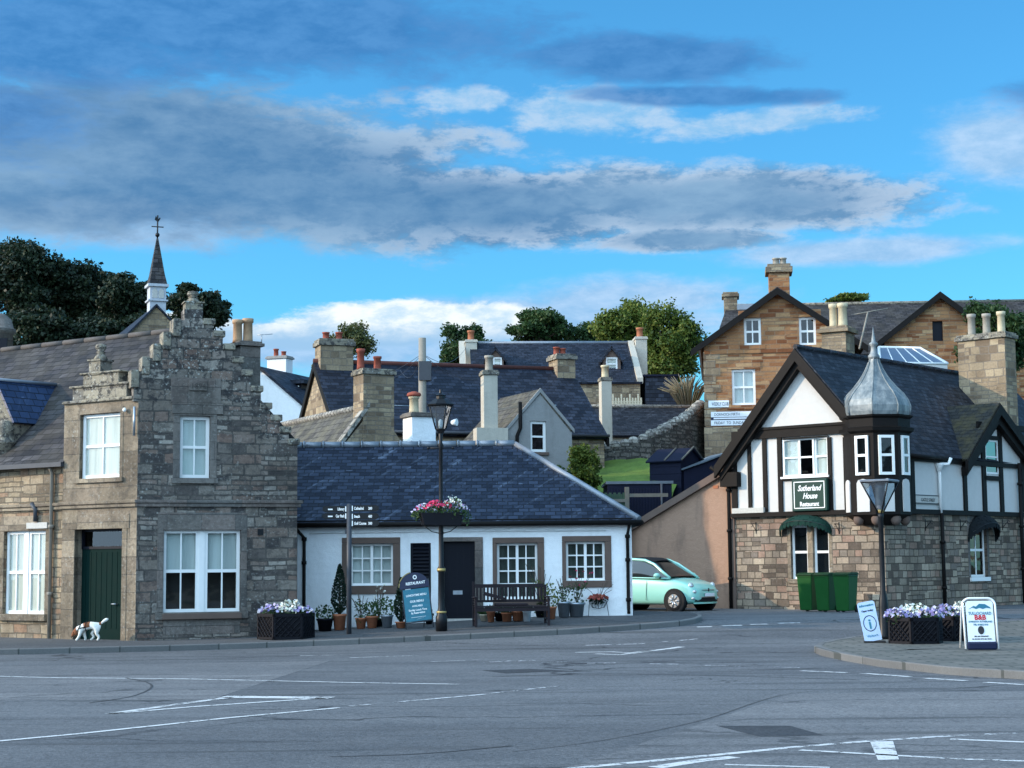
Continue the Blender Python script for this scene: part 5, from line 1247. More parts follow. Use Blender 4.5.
for (x0, x1, yt, yb, wx0, wx1, wy0, wy1) in ((485, 506, 347, 371, 493, 502, 357, 369), (600.5, 623, 346, 374, 606, 617.5, 357, 371)):
    n = -1.0; a0, a1 = F.u(x0, 365, n), F.u(x1, 365, n); am = (a0+a1)/2; zt, z_ = F.z((x0+x1)/2, yt, n), F.z((x0+x1)/2, yb, n); zs = z_+(zt-z_)*.55
    wr = F.rect(wx0, wy0, wx1, wy1, n)
    dm = MB().wall(F, [(a0+.12, z_), (a1-.12, z_), (a1-.12, zs), (am, zt-.1), (a0+.12, zs)], [wr], .1, n).build('dormer', MT['brown_stone'], H)
    MB().slab([F.P(a0-.05, n+.15, zs-.15), F.P(am, n+.15, zt), F.P(am, n-2.6, zt), F.P(a0-.05, n-2.6, zs-.15)], .1).slab([F.P(a1+.05, n+.15, zs-.15), F.P(am, n+.15, zt-.001), F.P(am, n-2.6, zt-.001), F.P(a1+.05, n-2.6, zs-.15)], .1).build('roof', MT['slate_navy'], dm)
    MB().box(F, a0+.13, a0+.2, n-2.5, n-.02, z_-.5, zs).box(F, a1-.2, a1-.13, n-2.5, n-.02, z_-.5, zs).build('cheek', MT['slate_navy'], dm)
    window(F, wr, dm, n-.04, 1, 2, .08, .05, .06, 'curtain', (0, 1), 'glass', sill=(n+.12, .1, 'white_paint'))
a0, a1 = F.u(645.5, 390), F.u(678, 390); zt = F.z(660, 376.5); 
MB().box(F, a0, a1, -3, 0, 6, zt).build('lean_to', MT['slate_navy'], H)
MB().box(F, a0-.1, a1+.1, -3.1, .1, zt+.003, zt+.1).build('lean_to_roof', MT['shed_navy'], H)
# small white picket fence at its foot
q = atY(613, 405, 79); F = Frame(q.x, q.y, 3); u1 = F.u(641, 400); z0, z1 = F.z(625, 408), F.z(625, 394)
mb = MB(); k = 11
for i in range(k): a = u1*i/(k-1); h = z1-(.18 if i % 3 else 0); mb.box(F, a-.035, a+.035, 0, .04, z0-.3, h)
mb.box(F, -.05, u1+.05, -.04, -.001, z0+.15, z0+.23).box(F, -.05, u1+.05, -.04, -.001, z1-.4, z1-.32)
tag(mb.build('picket_fence', MT['wood_cream']), 'pale wooden picket fence below the upper house wall', 'fence')
# I: low dark-roofed outbuilding with a cream stack
q = atY(611, 434, 68); F = Frame(q.x, q.y, 8); u1 = F.u(716, 425); d = 4.4
ze, zr = F.z(650, 433), F.z(650, 407, -d/2)
I, IL, IR = house(F, u1, d, 4.6, ze, zr, 'harl_cream', 'slate_black', 'low_outbuilding', 'low cream walled outbuilding with black slates, above the dry stone wall', ridge='dyke_cope', u0=-1.6)
q2 = atY(602, 430, 66.6); F2 = Frame(q2.x, q2.y, 8); u1 = F2.u(612, 400)
chimney(I, F2, 0, u1, -.55, 0, 4.6, F2.z(607, 377), 'harl_cream', 'skew', ((.5, .5, .17, .5, 'cream_pot'),), cap=.15, over=.04)
# J: curving dry stone wall
pts = [(593, 448, 61.5), (612, 443, 61.6), (632, 438, 61.8), (652, 432, 62.2), (670, 425, 62.8), (685, 417, 63.6), (697, 409, 64.6), (707, 400, 66)]
top = [atY(*p) for p in pts]; mb = MB(); cp = MB()
for a, b_ in zip(top, top[1:]):
    n = Vector((-(b_-a).y, (b_-a).x, 0)).normalized()*.5; za, zb_ = gz(a.x, a.y)-.6, gz(b_.x, b_.y)-.6
    A0, B0 = Vector((a.x, a.y, za)), Vector((b_.x, b_.y, zb_)); dn = Vector((0, 0, -.22))
    P = [A0, B0, b_+dn, a+dn]; Q = [p+n for p in P]
    mb.add(P+Q, [(0, 1, 2, 3), (7, 6, 5, 4), (3, 2, 6, 7)])
    L = (b_-a).length; k = max(1, int(L/.3))
    for i in range(k):
        c = a.lerp(b_, (i+.5)/k) + n*.5 + Vector((0, 0, -.14+rnd.uniform(-.03, .05))); cp.ball(c, .24, .3, .17+rnd.uniform(0, .06), 7, 5, False)
w_ = mb.build('dry_stone_wall', MT['dyke']); tag(w_, 'curving dry stone wall with pale coping stones above the bright lawn', 'wall')
cp.build('coping', MT['dyke_cope'], w_)
# lawn bank
g = [atY(594, 492, 56.5), atY(660, 494, 55.6), atY(672, 496, 55.6), atY(688, 455, 61.4), atY(655, 452, 61.6), atY(594, 462, 61.3)]
nx, ny = 14, 10; mb = MB(); P = []
for j in range(ny+1):
    for i in range(nx+1):
        f, h = i/nx, j/ny; lo_ = g[0].lerp(g[2], f); hi = g[5].lerp(g[3], f); p = lo_.lerp(hi, h); P.append(p+Vector((0, 0, rnd.uniform(-.04, .04))))
mb.add(P, [(j*(nx+1)+i, j*(nx+1)+i+1, (j+1)*(nx+1)+i+1, (j+1)*(nx+1)+i) for j in range(ny) for i in range(nx)], True)
structure(mb.build('lawn', MT['grass']))
# sheds below it
q = atY(650, 480, 57.8); F = Frame(q.x, q.y, -33); u1 = F.u(681, 470); ze = F.z(665, 459.5); dz_ = .55
root = thing('garden_shed', F.P(u1/2, -1, 3), 'tall dark blue boarded garden shed with felt roof on the lawn', 'shed')
dS = 1.55; FS = F.turned(u1, 0, 62)
mb = MB().box(F, 0, u1, -dS, 0, 2.6, ze)
zr = ze+.38
mb.quad(F.P(u1, 0, ze), F.P(u1, -dS/2, zr), F.P(u1, -dS, ze)).quad(F.P(0, 0, ze), F.P(0, -dS/2, zr), F.P(0, -dS, ze))
for i in range(10): z = 2.7+(ze-2.7)*i/10; mb.box(F, .0, u1, .0, .012, z, z+(ze-2.7)/10-.03)
mb.build('wall', MT['shed_navy'], root)
MB().slab([F.P(-.1, .12, ze-.06), F.P(u1+.1, .12, ze-.06), F.P(u1+.1, -dS/2, zr+.03), F.P(-.1, -dS/2, zr+.03)], .05).slab([F.P(-.1, -dS-.1, ze-.06), F.P(u1+.1, -dS-.1, ze-.06), F.P(u1+.1, -dS/2, zr+.029), F.P(-.1, -dS/2, zr+.029)], .05).build('roof', MT['shed_navy'], root)
MB().tube([F.P(u1+.1, .12, ze-.03), F.P(u1+.1, -dS/2, zr+.06), F.P(u1+.1, -dS, ze)], .035, 5).tube([F.P(u1*.52, .1, ze-.03), F.P(u1*.52, -dS/2, zr+.05)], .03, 5).build('batten', MT['wood_grey'], root)
q = atY(684, 480, 57.2); F = Frame(q.x, q.y, 10); u1 = F.u(724, 470)
root = thing('lean_shed', F.P(u1/2, -1, 3), 'dark lean shed with steep roof tucked behind the inn verge', 'shed')
MB().prism(F, [(0, 2.4), (u1, 2.4), (u1, F.z(722, 455)), (F.u(703, 462), F.z(703, 463)), (0, F.z(690, 470))], -1.8, 0).build('wall', MT['shed_navy'], root)
MB().slab([F.P(-.1, .1, F.z(690, 470)+.04), F.P(u1*.5, .1, F.z(704, 461)), F.P(u1*.5, -1.9, F.z(704, 461)), F.P(-.1, -1.9, F.z(690, 470)+.04)], .05).slab([F.P(u1*.5, .1, F.z(704, 461)), F.P(u1+.1, .1, F.z(722, 452)), F.P(u1+.1, -1.9, F.z(722, 452)), F.P(u1*.5, -1.9, F.z(704, 461))], .05).build('roof', MT['shed_top'], root)
q = atY(608, 515, 53.5); F = Frame(q.x, q.y, 0); u1 = F.u(672, 500); zt = F.z(640, 484); um = F.u(633, 500)
root = thing('steel_container', F.P(u1/2, -1.5, 1.5), 'dark flat topped steel container behind the cottage hip', 'container')
mb = MB().box(F, 0, u1, -2.6, 0, .8, zt)
for i in range(22): a = u1*i/22; mb.box(F, a+.02, a+.07, 0, .025, .8, zt-.12)
mb.build('wall', MT['shed_navy'], root)
MB().box(F, -.05, u1+.05, -2.65, .05, zt+.003, zt+.09).build('roof', MT['shed_top'], root)
MB().tube([F.P(um+.9, .06, .8), F.P(um+.9, .06, zt)], .04, 6).build('pipe', MT['dark_metal'], root)
q = atY(606, 515, 52.6); F = Frame(q.x, q.y, 0); u1 = F.u(627, 500); u2 = F.u(668, 500); zt = F.z(617, 491)
root = thing('board_fence', F.P(0, 0, .6), 'green board fence with pale rail and post beside the container', 'fence')
mb = MB()
for i in range(9): a = u1*.85*i/8; mb.box(F, a-.04, a+.04, 0, .03, .6, zt-.05-.05*(i % 2))
mb.build('boards', MT['fence_green'], root)
MB().box(F, u1*.9, u1*.9+.13, -.05, .08, .6, zt+.12).build('post', MT['wood_grey'], root)
MB().box(F, -.1, u1*.9, .03, .08, zt-.35, zt-.25).box(F, u1*.9+.13, u2, .0, .06, F.z(645, 497), F.z(645, 493.5)).build('rail', MT['wood_grey'], root)
# K: tall orange sandstone house
q = atY(706, 450, 64); F = Frame(q.x, q.y, -7); ua, za = F.uz(777, 290); u1 = 2*ua; zl = F.z(706, 342); d = 12
wk = [F.rect(744, 318, 761, 345), F.rect(799, 317, 816, 345), F.rect(732, 369, 755.5, 405)]
root = thing('sandstone_house', F.P(ua, -5, 4), 'tall orange sandstone gabled house with white sash windows above the inn', 'house'); KH = root
z0 = 2.5; zq = F.z(715, 427)
mb = MB().wall(F, [(0, zq), (u1, zq), (u1, zl), (ua, za), (0, zl)], wk, .16).quad(F.P(0, 0, zq), F.P(0, -d, zq), F.P(0, -d, zl), F.P(0, 0, zl)).quad(F.P(u1, 0, z0), F.P(u1, -d, z0), F.P(u1, -d, zl), F.P(u1, 0, zl)).build('wall', MT['orange_stone'], root)
MB().box(F, -.05, u1, -d, .04, z0, zq).build('plinth', MT['far_stone'], root)
s_ = (za-zl)/ua
MB().slab([F.P(-.22, .3, zl-s_*.22), F.P(ua, .3, za+.08), F.P(ua, -d, za+.08), F.P(-.22, -d, zl-s_*.22)], .14).slab([F.P(u1+.45, .3, zl-s_*.45), F.P(ua, .3, za+.079), F.P(ua, -d, za+.079), F.P(u1+.45, -d, zl-s_*.45)], .14).build('roof', MT['slate_grey'], root)
strip(F, (-.5, zl-s_*.5+.02), (ua, za+.04), .26, .26, .36, 'black_paint', parent=root); strip(F, (ua, za+.04), (u1+.5, zl-s_*.5+.02), .26, .26, .36, 'black_paint', parent=root)
mb = MB(); a, b_ = F.z(740, 347), F.z(740, 353.5); mb.box(F, .02, u1, -.05, .035, b_, a)
for rc in wk: mb.box(F, rc[0]-.2, rc[2]+.2, -.1, .025, rc[3], rc[3]+.28); mb.box(F, rc[0]-.14, rc[2]+.14, -.1, .05, rc[1]-.16, rc[1]-.002)
mb.build('string_course', MT['orange_stone'], root)
mb = MB()
for i in range(9): z = zq+.05+(zl-zq-.4)*i/9; mb.box(F, -.03, .42 if i % 2 else .6, -.05, .02, z, z+(zl-zq-.4)/9-.03)
mb.build('quoin', MT['far_stone'], root)
for rc, gl in zip(wk, ('glass_dark', 'glass_dark', 'glass')): window(F, rc, root, -.09, 2, 2, .09, .045, .08, 'blind' if gl == 'glass' else None, (0, 1), gl)
a, b_ = F.u(768.5, 275, -.5), F.u(789, 275, -.5); chimney(root, F, a, b_, -1.0, -.1, za-1, F.z(778, 265.5, -.5), 'orange_stone', 'far_stone', ((.38, .5, .15, .3, 'grey_pot'), (.72, .5, .15, .3, 'grey_pot')), cap=.34, over=.12)
# signs on its wall
for k, (r_, bm_, ln, mt_) in enumerate((((708.5, 400.5, 729, 407.5), 'sign_white', 'WEEKLY CLUB', 'letter_black'), ((711, 411.5, 757, 417), 'sign_white', 'DORNOCH FIRTH', 'letter_black'), ((711, 417, 757, 419.8), 'sign_navy', 'SATURDAY AND SUNDAY', 'letter_white'), ((711, 419.9, 755, 425.5), 'sign_white', 'FRIDAY  TO  SUNDAY', 'letter_black'))):
    r = F.rect(*r_); o = MB().box(F, r[0], r[2], .0, .05, r[1]+.004, r[3]-.004).build('sign_board', MT[bm_], root); h = r[3]-r[1]
    if k in (0, 1, 3): text(ln, F, r[0]+.12, .052, r[1]+h*.25, h*.72, MT[mt_], o, align='LEFT', squeeze=.78 if k else .5)
    else: MB().box(F, r[0]+.1, r[2]-.05, .05, .056, r[1]+h*.28, r[3]-h*.2).build('band', MT['sign_white'], o)
# small left-hand roof and stack behind
a0, a1 = F.u(719, 310, -3), F.u(752, 310, -3); zt = F.z(735, 302, -3)
MB().slab([F.P(a0, -2.6, F.z(720, 328, -2.6)), F.P(a1+1, -2.6, F.z(720, 328, -2.6)), F.P(a1+1, -4.6, zt), F.P(a0+.3, -4.6, zt)], .1).build('rear_roof', MT['slate_grey'], root)
MB().box(F, a0+.35, a1+1, -4.9, -4.4, zt-.1, zt+.12).build('rear_parapet', MT['lead'], root)
a, b_ = F.u(724, 310, -4.4), F.u(737.5, 310, -4.4); chimney(root, F, a, b_, -5.2, -4.4, zt-2, F.z(730, 292, -4.4), 'far_stone', 'far_stone', (), cap=.2, over=.08)
# front stack with two cream pots
q = atY(822, 356, 59); F2 = Frame(q.x, q.y, -30); a = F2.u(846, 340)
chimney(root, F2, 0, a, -.9, 0, 3, F2.z(835, 326), 'far_stone', 'far_stone', ((.34, .5, .17, .85, 'cream_pot'), (.72, .5, .19, .85, 'cream_pot')), cap=.22, over=.12)
MB().box(F2, -.3, a+.2, -5, -.1, 3, F2.z(835, 356)).build('wing', MT['orange_stone'], root)
q = F2.P(a+.5, .1, F2.z(850, 350)); q2 = atY(868, 312, 59); MB().tube([q, q2], .035, 5).tube([q2+Vector((-.5, 0, -.08)), q2+Vector((.7, 0, .12))], .02, 5).build('aerial_mast', MT['pole_wood'], root)
# long rear range with a second gable
q = atY(800, 360, 78); F = Frame(q.x, q.y, -3); zr = F.z(850, 304, -5); u1 = F.u(1100, 320); ze = F.z(850, 352)
R2, RL, RR = house(F, u1, 10, 5, ze, zr, 'orange_stone', 'slate_grey', 'rear_range', 'long grey slate roofed range with a small black edged gable, behind the inn roof', u0=-2.5, ridge='skew')
a, z = F.uz(939, 294, 1.5); b0, b1 = F.uz(884, 336, 1.5), F.uz(996, 336, 1.5); op = F.rect(932.5, 321, 943, 341, 1.5)
b0, b1 = (b0[0], min(b0[1], b1[1])), (b1[0], min(b0[1], b1[1]))
MB().wall(F, [(b0[0], 5), (b1[0], 5), b1, (a, z), b0], [op], .2, 1.5).build('gable', MT['orange_stone'], R2)
MB().box(F, op[0], op[2], 1.2, 1.32, op[1], op[3]).build('hatch', MT['navy_door'], R2)
MB().slab([F.P(b0[0]-.3, 1.8, b0[1]-.2), F.P(a, 1.8, z+.08), F.P(a, -6, z+.08), F.P(b0[0]-.3, -6, b0[1]-.2)], .12).slab([F.P(b1[0]+.3, 1.8, b1[1]-.2), F.P(a, 1.8, z+.079), F.P(a, -6, z+.079), F.P(b1[0]+.3, -6, b1[1]-.2)], .12).build('gable_roof', MT['slate_grey'], R2)
strip(F, (b0[0]-.35, b0[1]-.2), (a, z+.06), .30, 1.75, 1.86, 'black_paint', parent=R2); strip(F, (a, z+.06), (b1[0]+.35, b1[1]-.2), .30, 1.75, 1.86, 'black_paint', parent=R2)
# conservatory roof between
q = atY(880, 362, 66); F = Frame(q.x, q.y, 12); u1 = F.u(947, 355); zt, z_ = F.z(905, 348, -1.4), F.z(905, 363); um = F.u(920, 350, -1.4)
root = thing('glass_lantern', F.P(u1/2, -1.4, z_), 'glazed conservatory roof with white bars behind the onion dome', 'conservatory')
MB().box(F, 0, u1, -2.8, 0, 5, z_).build('wall', MT['white_panel'], root)
mb = MB().quad(F.P(0, 0, z_), F.P(u1, 0, z_), F.P(um, -1.4, zt), F.P(.6, -1.4, zt)).quad(F.P(u1, 0, z_), F.P(u1, -2.8, z_), F.P(um, -1.4, zt)).quad(F.P(0, 0, z_), F.P(.6, -1.4, zt), F.P(0, -2.8, z_)).quad(F.P(0, -2.8, z_), F.P(.6, -1.4, zt), F.P(um, -1.4, zt), F.P(u1, -2.8, z_))
mb.build('glazing', MT['glass_roof'], root)
mb = MB().tube([F.P(.6, -1.4, zt), F.P(um, -1.4, zt), F.P(u1, 0, z_)], .07, 6).tube([F.P(0, 0, z_), F.P(u1, 0, z_), F.P(u1, -2.8, z_)], .05, 6).tube([F.P(0, 0, z_), F.P(.6, -1.4, zt)], .06, 6)
for i in range(1, 5): a = u1*i/5; mb.tube([F.P(a, .01, z_), F.P(.6+(um-.6)*i/5, -1.39, zt)], .025, 5)
mb.build('glazing_bar', MT['white_paint'], root)
# church spire at the left
q = atY(148, 310, 72); F = Frame(q.x, q.y, 22)
cx_, cz = F.uz(160, 300); root = thing('church', F.P(cx_, -6, 8), 'stone church gable with white louvred belfry and slender slate spire', 'church')
g0, g1, gp = F.uz(130, 338), F.uz(183, 338), F.uz(156, 306.5)
MB().wall(F, [(g0[0]-1, 5), (g1[0]+1, 5), (g1[0]+1, g1[1]-.8), gp, (g0[0]-1, g0[1]-.8)], [], .1, .0).build('gable', MT['far_stone'], root)
MB().slab([F.P(g0[0]-1, .15, g0[1]-.75), F.P(gp[0], .15, gp[1]+.1), F.P(gp[0], -14, gp[1]+.1), F.P(g0[0]-1, -14, g0[1]-.75)], .07).slab([F.P(g1[0]+1, .15, g1[1]-.75), F.P(gp[0], .15, gp[1]+.099), F.P(gp[0], -14, gp[1]+.099), F.P(g1[0]+1, -14, g1[1]-.75)], .07).build('roof', MT['slate_navy'], root)
bl, br_ = F.u(149, 295, -.6), F.u(165, 295, -.6); bw = br_-bl; n1_ = -.35; zb_, zt = F.z(157, 307, -.6), F.z(157, 287.5, -.6)
hb = zt-zb_
bel = MB().box(F, bl, br_, n1_-bw, n1_, zb_-1, zt).build('belfry', MT['belfry_white'], root)
mb = MB(); 
for k in range(2):
    a = bl+bw*(.14+.40*k); mb.prism(F, [(a, zb_+hb*.42), (a+bw*.32, zb_+hb*.42), (a+bw*.32, zt-hb*.22), (a+bw*.16, zt-hb*.08), (a, zt-hb*.22)], n1_, n1_+.03)
F3 = F.turned(br_, n1_, 90)
for k in range(2):
    a = bw*(.14+.40*k); mb.prism(F3, [(a, zb_+hb*.42), (a+bw*.32, zb_+hb*.42), (a+bw*.32, zt-hb*.22), (a+bw*.16, zt-hb*.08), (a, zt-hb*.22)], 0, .03)
mb.build('louvre', MT['plaque'], bel)
MB().box(F, bl-.1, br_+.1, n1_-bw-.1, n1_+.1, zt+.003, zt+.12).box(F, bl-.08, br_+.08, n1_-bw-.08, n1_+.08, zb_+hb*.26, zb_+hb*.34).build('cornice', MT['belfry_white'], bel)
cx2 = F.P((bl+br_)/2, n1_-bw/2, 0); zs = F.z(160, 239, -.8)
MB().lathe((cx2.x, cx2.y, 0), [(bw*.80, zt+.12), (bw*.60, zt+.55), (.05, zs)], 4, R(45+22), False).build('spire', MT['slate_grey'], root)
zv = F.z(160, 216, -.8); mb = MB().tube([(cx2.x, cx2.y, zs-.2), (cx2.x, cx2.y, zv)], .035, 6).ball((cx2.x, cx2.y, zs+.15), .1, .1, .1)
zm = zs+(zv-zs)*.5; mb.tube([F.P((bl+br_)/2-.26, n1_-bw/2, zm), F.P((bl+br_)/2+.26, n1_-bw/2, zm)], .025, 5)
c_ = (bl+br_)/2; mb.prism(F, [(c_+.42*a_, zv+.55*b_) for a_, b_ in ((-.3, -.35), (-.05, -.5), (.1, -.5), (.3, -.25), (.22, -.15), (.05, -.32), (-.12, -.15), (-.2, -.05), (-.25, -.2))], n1_-bw/2-.02, n1_-bw/2+.02)
mb.build('weather_vane', MT['iron'], root)
# grey stone turret cap at the very left
q = atY(4, 340, 62); zt, z_ = atY(4, 314, 62).z, atY(4, 352, 62).z
root = thing('stone_turret', (q.x, q.y, z_-3), 'grey stone turret with rounded top at the left edge among dark trees', 'turret')
MB().lathe((q.x-.2, q.y, 0), [(.52, z_-6), (.52, zt-.75), (.62, zt-.7), (.62, zt-.58), (.55, zt-.55), (.45, zt-.2), (.2, zt), (.01, zt+.02)], 14).build('shaft', MT['ashlar_grey'], root)
MB().box(Frame(q.x, q.y, 0), -.1, .25, .42, .5, z_-.3, z_+.45).build('slit', MT['navy_door'], root)
# telegraph pole and its wires
q = atY(422.5, 420, 53); top = atY(422.5, 338, 53)
root = thing('telegraph_pole', (q.x, q.y, gz(q.x, q.y)), 'grey wooden telegraph pole standing behind the white chimney', 'pole')
MB().tube([(q.x, q.y, gz(q.x, q.y)), (q.x, q.y, top.z)], [.15, .12], 10).build('pole', MT['pole_wood'], root)
MB().box(Frame(q.x, q.y, 0), -.1, .28, -.2, .16, top.z-1.35, top.z-.75).tube([(q.x-.25, q.y, top.z-.75), (q.x+.25, q.y, top.z-.75)], .02, 5).build('junction_box', MT['dark_metal'], root)
mb = MB()
for e in (atY(340, 372, 70), atY(370, 371, 62), atY(400, 370, 60), atY(466, 348, 84), atY(500, 372, 56)):
    s_ = Vector((q.x, q.y, top.z-.5)); mb.tube([s_.lerp(e, i/8)-Vector((0, 0, .5*math.sin(math.pi*i/8))) for i in range(9)], .009, 4)
mb.build('wire', MT['dark_metal'], root)
# ------------------------------------------------------------------ things in the street
def plants(parent, c, rx, ry, rz, n, size, petal=None, npet=0, psize=.05, leaf='leaf_pot', pz=.5, seed=0):
    rr = random.Random(seed+int(abs(c[0])*100))
    MB().tuft(c, rx, ry, rz, n, size, rr=rr).build('foliage', MT[leaf], parent)
    if petal:
        mb = MB()
        for i in range(npet):
            a, r_ = rr.uniform(0, 6.283), math.sqrt(rr.random()); x, y = r_*math.cos(a), r_*math.sin(a)
            z = rz*math.sqrt(max(0, 1-r_*r_))*rr.uniform(.55, 1.15)
            p = Vector(c)+Vector((x*rx*1.08, y*ry*1.08, z)); q = psize*rr.uniform(.7, 1.3)
            N_ = Vector((rr.gauss(0, .7), rr.gauss(-.6, .7), rr.gauss(.7, .5))).normalized(); t = N_.orthogonal().normalized(); b = N_.cross(t)
            mb.add([p+(t*math.cos(k*1.2566)+b*math.sin(k*1.2566))*q*.5 for k in range(5)], [(0, 1, 2, 3, 4)])
        mb.build('flowers', MT[petal], parent)['kind'] = 'stuff'
def hex_planter(p, r, h, rot, label, fl, seed, name='planter'):
    root = thing(name, p, label, 'planter', 'black flower planters'); c = Vector(p)
    MB().lathe(c, [(r*.97, 0), (r*.97, h), (r*.86, h), (r*.84, h-.12), (.01, h-.12)], 6, R(rot), False).build('tub', MT['planter_black'], root, bevel=.01)
    mb = MB()
    for k in range(6):
        a0, a1 = R(rot)+k*math.pi/3, R(rot)+(k+1)*math.pi/3
        A, B = c+Vector((math.cos(a0), math.sin(a0), 0))*r, c+Vector((math.cos(a1), math.sin(a1), 0))*r
        F = Frame(A.x, A.y, math.degrees(math.atan2(B.y-A.y, B.x-A.x))); L = (B-A).length; o_ = 0.0
        if F.N.dot(Vector((math.cos((a0+a1)/2), math.sin((a0+a1)/2), 0))) < 0: F = Frame(B.x, B.y, math.degrees(math.atan2(A.y-B.y, A.x-B.x)))
        for z0, z1 in ((0, .05), (h-.06, h+.01)): mb.box(F, 0, L, -.02, .012, c.z+z0, c.z+z1)
        mb.box(F, 0, .04, -.02, .012, c.z, c.z+h); mb.box(F, L-.04, L, -.02, .012, c.z, c.z+h)
        for i in range(-4, 6):
            for sg in (1, -1):
                x0 = i*L/5; x1 = x0+sg*(h-.1); u0, u1 = x0, x1; z0, z1 = c.z+.05, c.z+h-.05
                def at(u): return z0+(z1-z0)*(u-x0)/(x1-x0)
                ua, ub_ = max(.02, min(u0, u1)), min(L-.02, max(u0, u1))
                if ub_-ua > .05: mb.tube([F.P(ua, .004, at(ua)), F.P(ub_, .004, at(ub_))], .011, 4, False)
    mb.build('lattice', MT['planter_black'], root)
    for i, (dx_, dy_, rx, rz, pet, n) in enumerate(fl):
        plants(root, (c.x+dx_, c.y+dy_, c.z+h+.01), rx, rx*.9, rz, int(120*rx/.3), .08, pet, n, .062, seed=seed+i)
    return root
hex_planter(G(286, 638.5, .11), .60, .53, 12, 'black lattice planter with purple and white flowers by the stone house corner', [(-.3, 0, .28, .17, 'pet_purple', 75), (.08, .05, .26, .26, 'pet_white', 120), (.34, 0, .24, .14, 'pet_purple', 90)], 1)
hex_planter(G(916, 643, .115), .53, .48, 8, 'black lattice planter with lilac and cream flowers beside the street lantern post', [(-.34, -.1, .25, .16, 'pet_purple', 110), (.0, .1, .30, .24, 'pet_white', 150), (.22, -.1, .28, .15, 'pet_purple', 120)], 5)
hex_planter(G(952, 640, .115), .50, .46, 20, 'black lattice planter half hidden by the white bed and breakfast board', [(-.15, 0, .30, .20, 'pet_purple', 130), (.25, .0, .28, .26, 'pet_white', 110)], 9)
# wheelie bins
def bin_(px, py, rot, label, m):
    p = G(px, py); F = Frame(p.x, p.y, rot); z = p.z; h, w_, d_ = .98, .225, .30
    root = thing('wheelie_bin', p, label, 'bin', 'green wheelie bins against the inn wall')
    b = [F.P(a*w_*.80, n_*d_*.78, z+.04) for a, n_ in ((-1, -1), (1, -1), (1, 1), (-1, 1))]; t_ = [F.P(a*w_, n_*d_, z+h) for a, n_ in ((-1, -1), (1, -1), (1, 1), (-1, 1))]
    MB().add(b+t_, [(3, 2, 1, 0), (0, 1, 5, 4), (1, 2, 6, 5), (2, 3, 7, 6), (3, 0, 4, 7), (4, 5, 6, 7)]).box(F, -w_*1.04, w_*1.04, -d_*1.04, d_*1.04, z+h-.05, z+h-.004).build('body', MT[m], root, bevel=.025)
    lid = MB().prism(F.turned(-w_*1.06, 0, -90), [(-d_*1.1, z+h), (d_*1.12, z+h), (d_*1.12, z+h+.03), (d_*.4, z+h+.075), (-d_*.8, z+h+.075), (-d_*1.1, z+h+.03)], -2.12*w_, 0).build('lid', MT['bin_dark'], root, bevel=.012)
    MB().tube([F.P(-w_*.7, -d_*1.25, z+h-.01), F.P(w_*.7, -d_*1.25, z+h-.01)], .018, 6).build('handle', MT['bin_dark'], root)
    for s_ in (-1, 1):
        q = F.P(s_*w_*.86, -d_*.75, z+.10); ax = Matrix.Rotation(R(90), 3, F.N) @ Matrix.Identity(3)
        MB().tube([q-F.U*.03, q+F.U*.03], .10, 14).build('wheel', MT['rubber'], root)
bin_(810, 611.5, -38, 'green wheelie bin leftmost of the three, under the restaurant window', 'bin_green')
bin_(827.5, 612, -40, 'green wheelie bin in the middle of the three against the inn', 'bin_green')
bin_(846.5, 612.3, -36, 'green wheelie bin rightmost of the three, nearest the corner lantern', 'bin_green')
# lamp post with hanging baskets
p = G(441.5, 631, .11); LP_ = p
root = thing('lamp_post', p, 'black cast iron lamp post with a glass lantern in front of the cottage', 'street lamp', 'street lamps')
zt = atY(444, 432, p.y).z
MB().lathe(p, [(.125, 0), (.125, .30), (.11, .33), (.09, .42), (.072, .5), (.068, 1.25), (.088, 1.28), (.088, 1.34), (.055, 1.4), (.05, 2.3), (.06, 2.34), (.045, 2.4), (.04, zt-p.z-.35), (.06, zt-p.z-.3), (.035, zt-p.z-.22), (.05, zt-p.z-.05), (.03, zt-p.z)], 14).build('post', MT['iron'], root)
MB().lathe((p.x, p.y, p.z+.385), [(.108, 0), (.112, .02), (.108, .04)], 14).lathe((p.x, p.y, p.z+1.645-.36), [(.09, 0), (.096, .03), (.09, .06)], 14).build('gold_band', MT['brass'], root)
zc = atY(444, 448, p.y).z; MB().tube([(p.x-.26, p.y, zc), (p.x+.26, p.y, zc)], .018, 6).ball((p.x-.27, p.y, zc), .03, .03, .03).ball((p.x+.27, p.y, zc), .03, .03, .03).build('ladder_bar', MT['iron'], root)
z0, z1 = zt-.02, atY(444, 406, p.y).z; r0, r1 = .10, .27; rot = R(28)
def lan(c, r0, r1, z0, z1, z2, rot, parent, n=4, glass='glass'):
    mb = MB(); top = []; bot = []
    for k in range(n):
        a = rot+2*math.pi*k/n; b, t_ = Vector((c.x+r0*math.cos(a), c.y+r0*math.sin(a), z0)), Vector((c.x+r1*math.cos(a), c.y+r1*math.sin(a), z1)); bot.append(b); top.append(t_); mb.tube([b, t_], .016, 5)
    for k in range(n): mb.tube([top[k], top[(k+1) % n]], .018, 5); mb.tube([bot[k], bot[(k+1) % n]], .016, 5)
    o = mb.build('lantern', MT['iron'], parent)
    g = MB()
    for k in range(n): g.quad(bot[k], bot[(k+1) % n], top[(k+1) % n], top[k])
    g.build('pane', MT[glass], o)
    return o
ln = lan(p, .12, .27, z0+.08, z1-.0, 0, rot, root, glass='lamp_glass')
MB().lathe((p.x, p.y, 0), [(.03, z0-.05), (.125, z0+.08)], 4, rot, False).build('lantern_base', MT['iron'], ln)
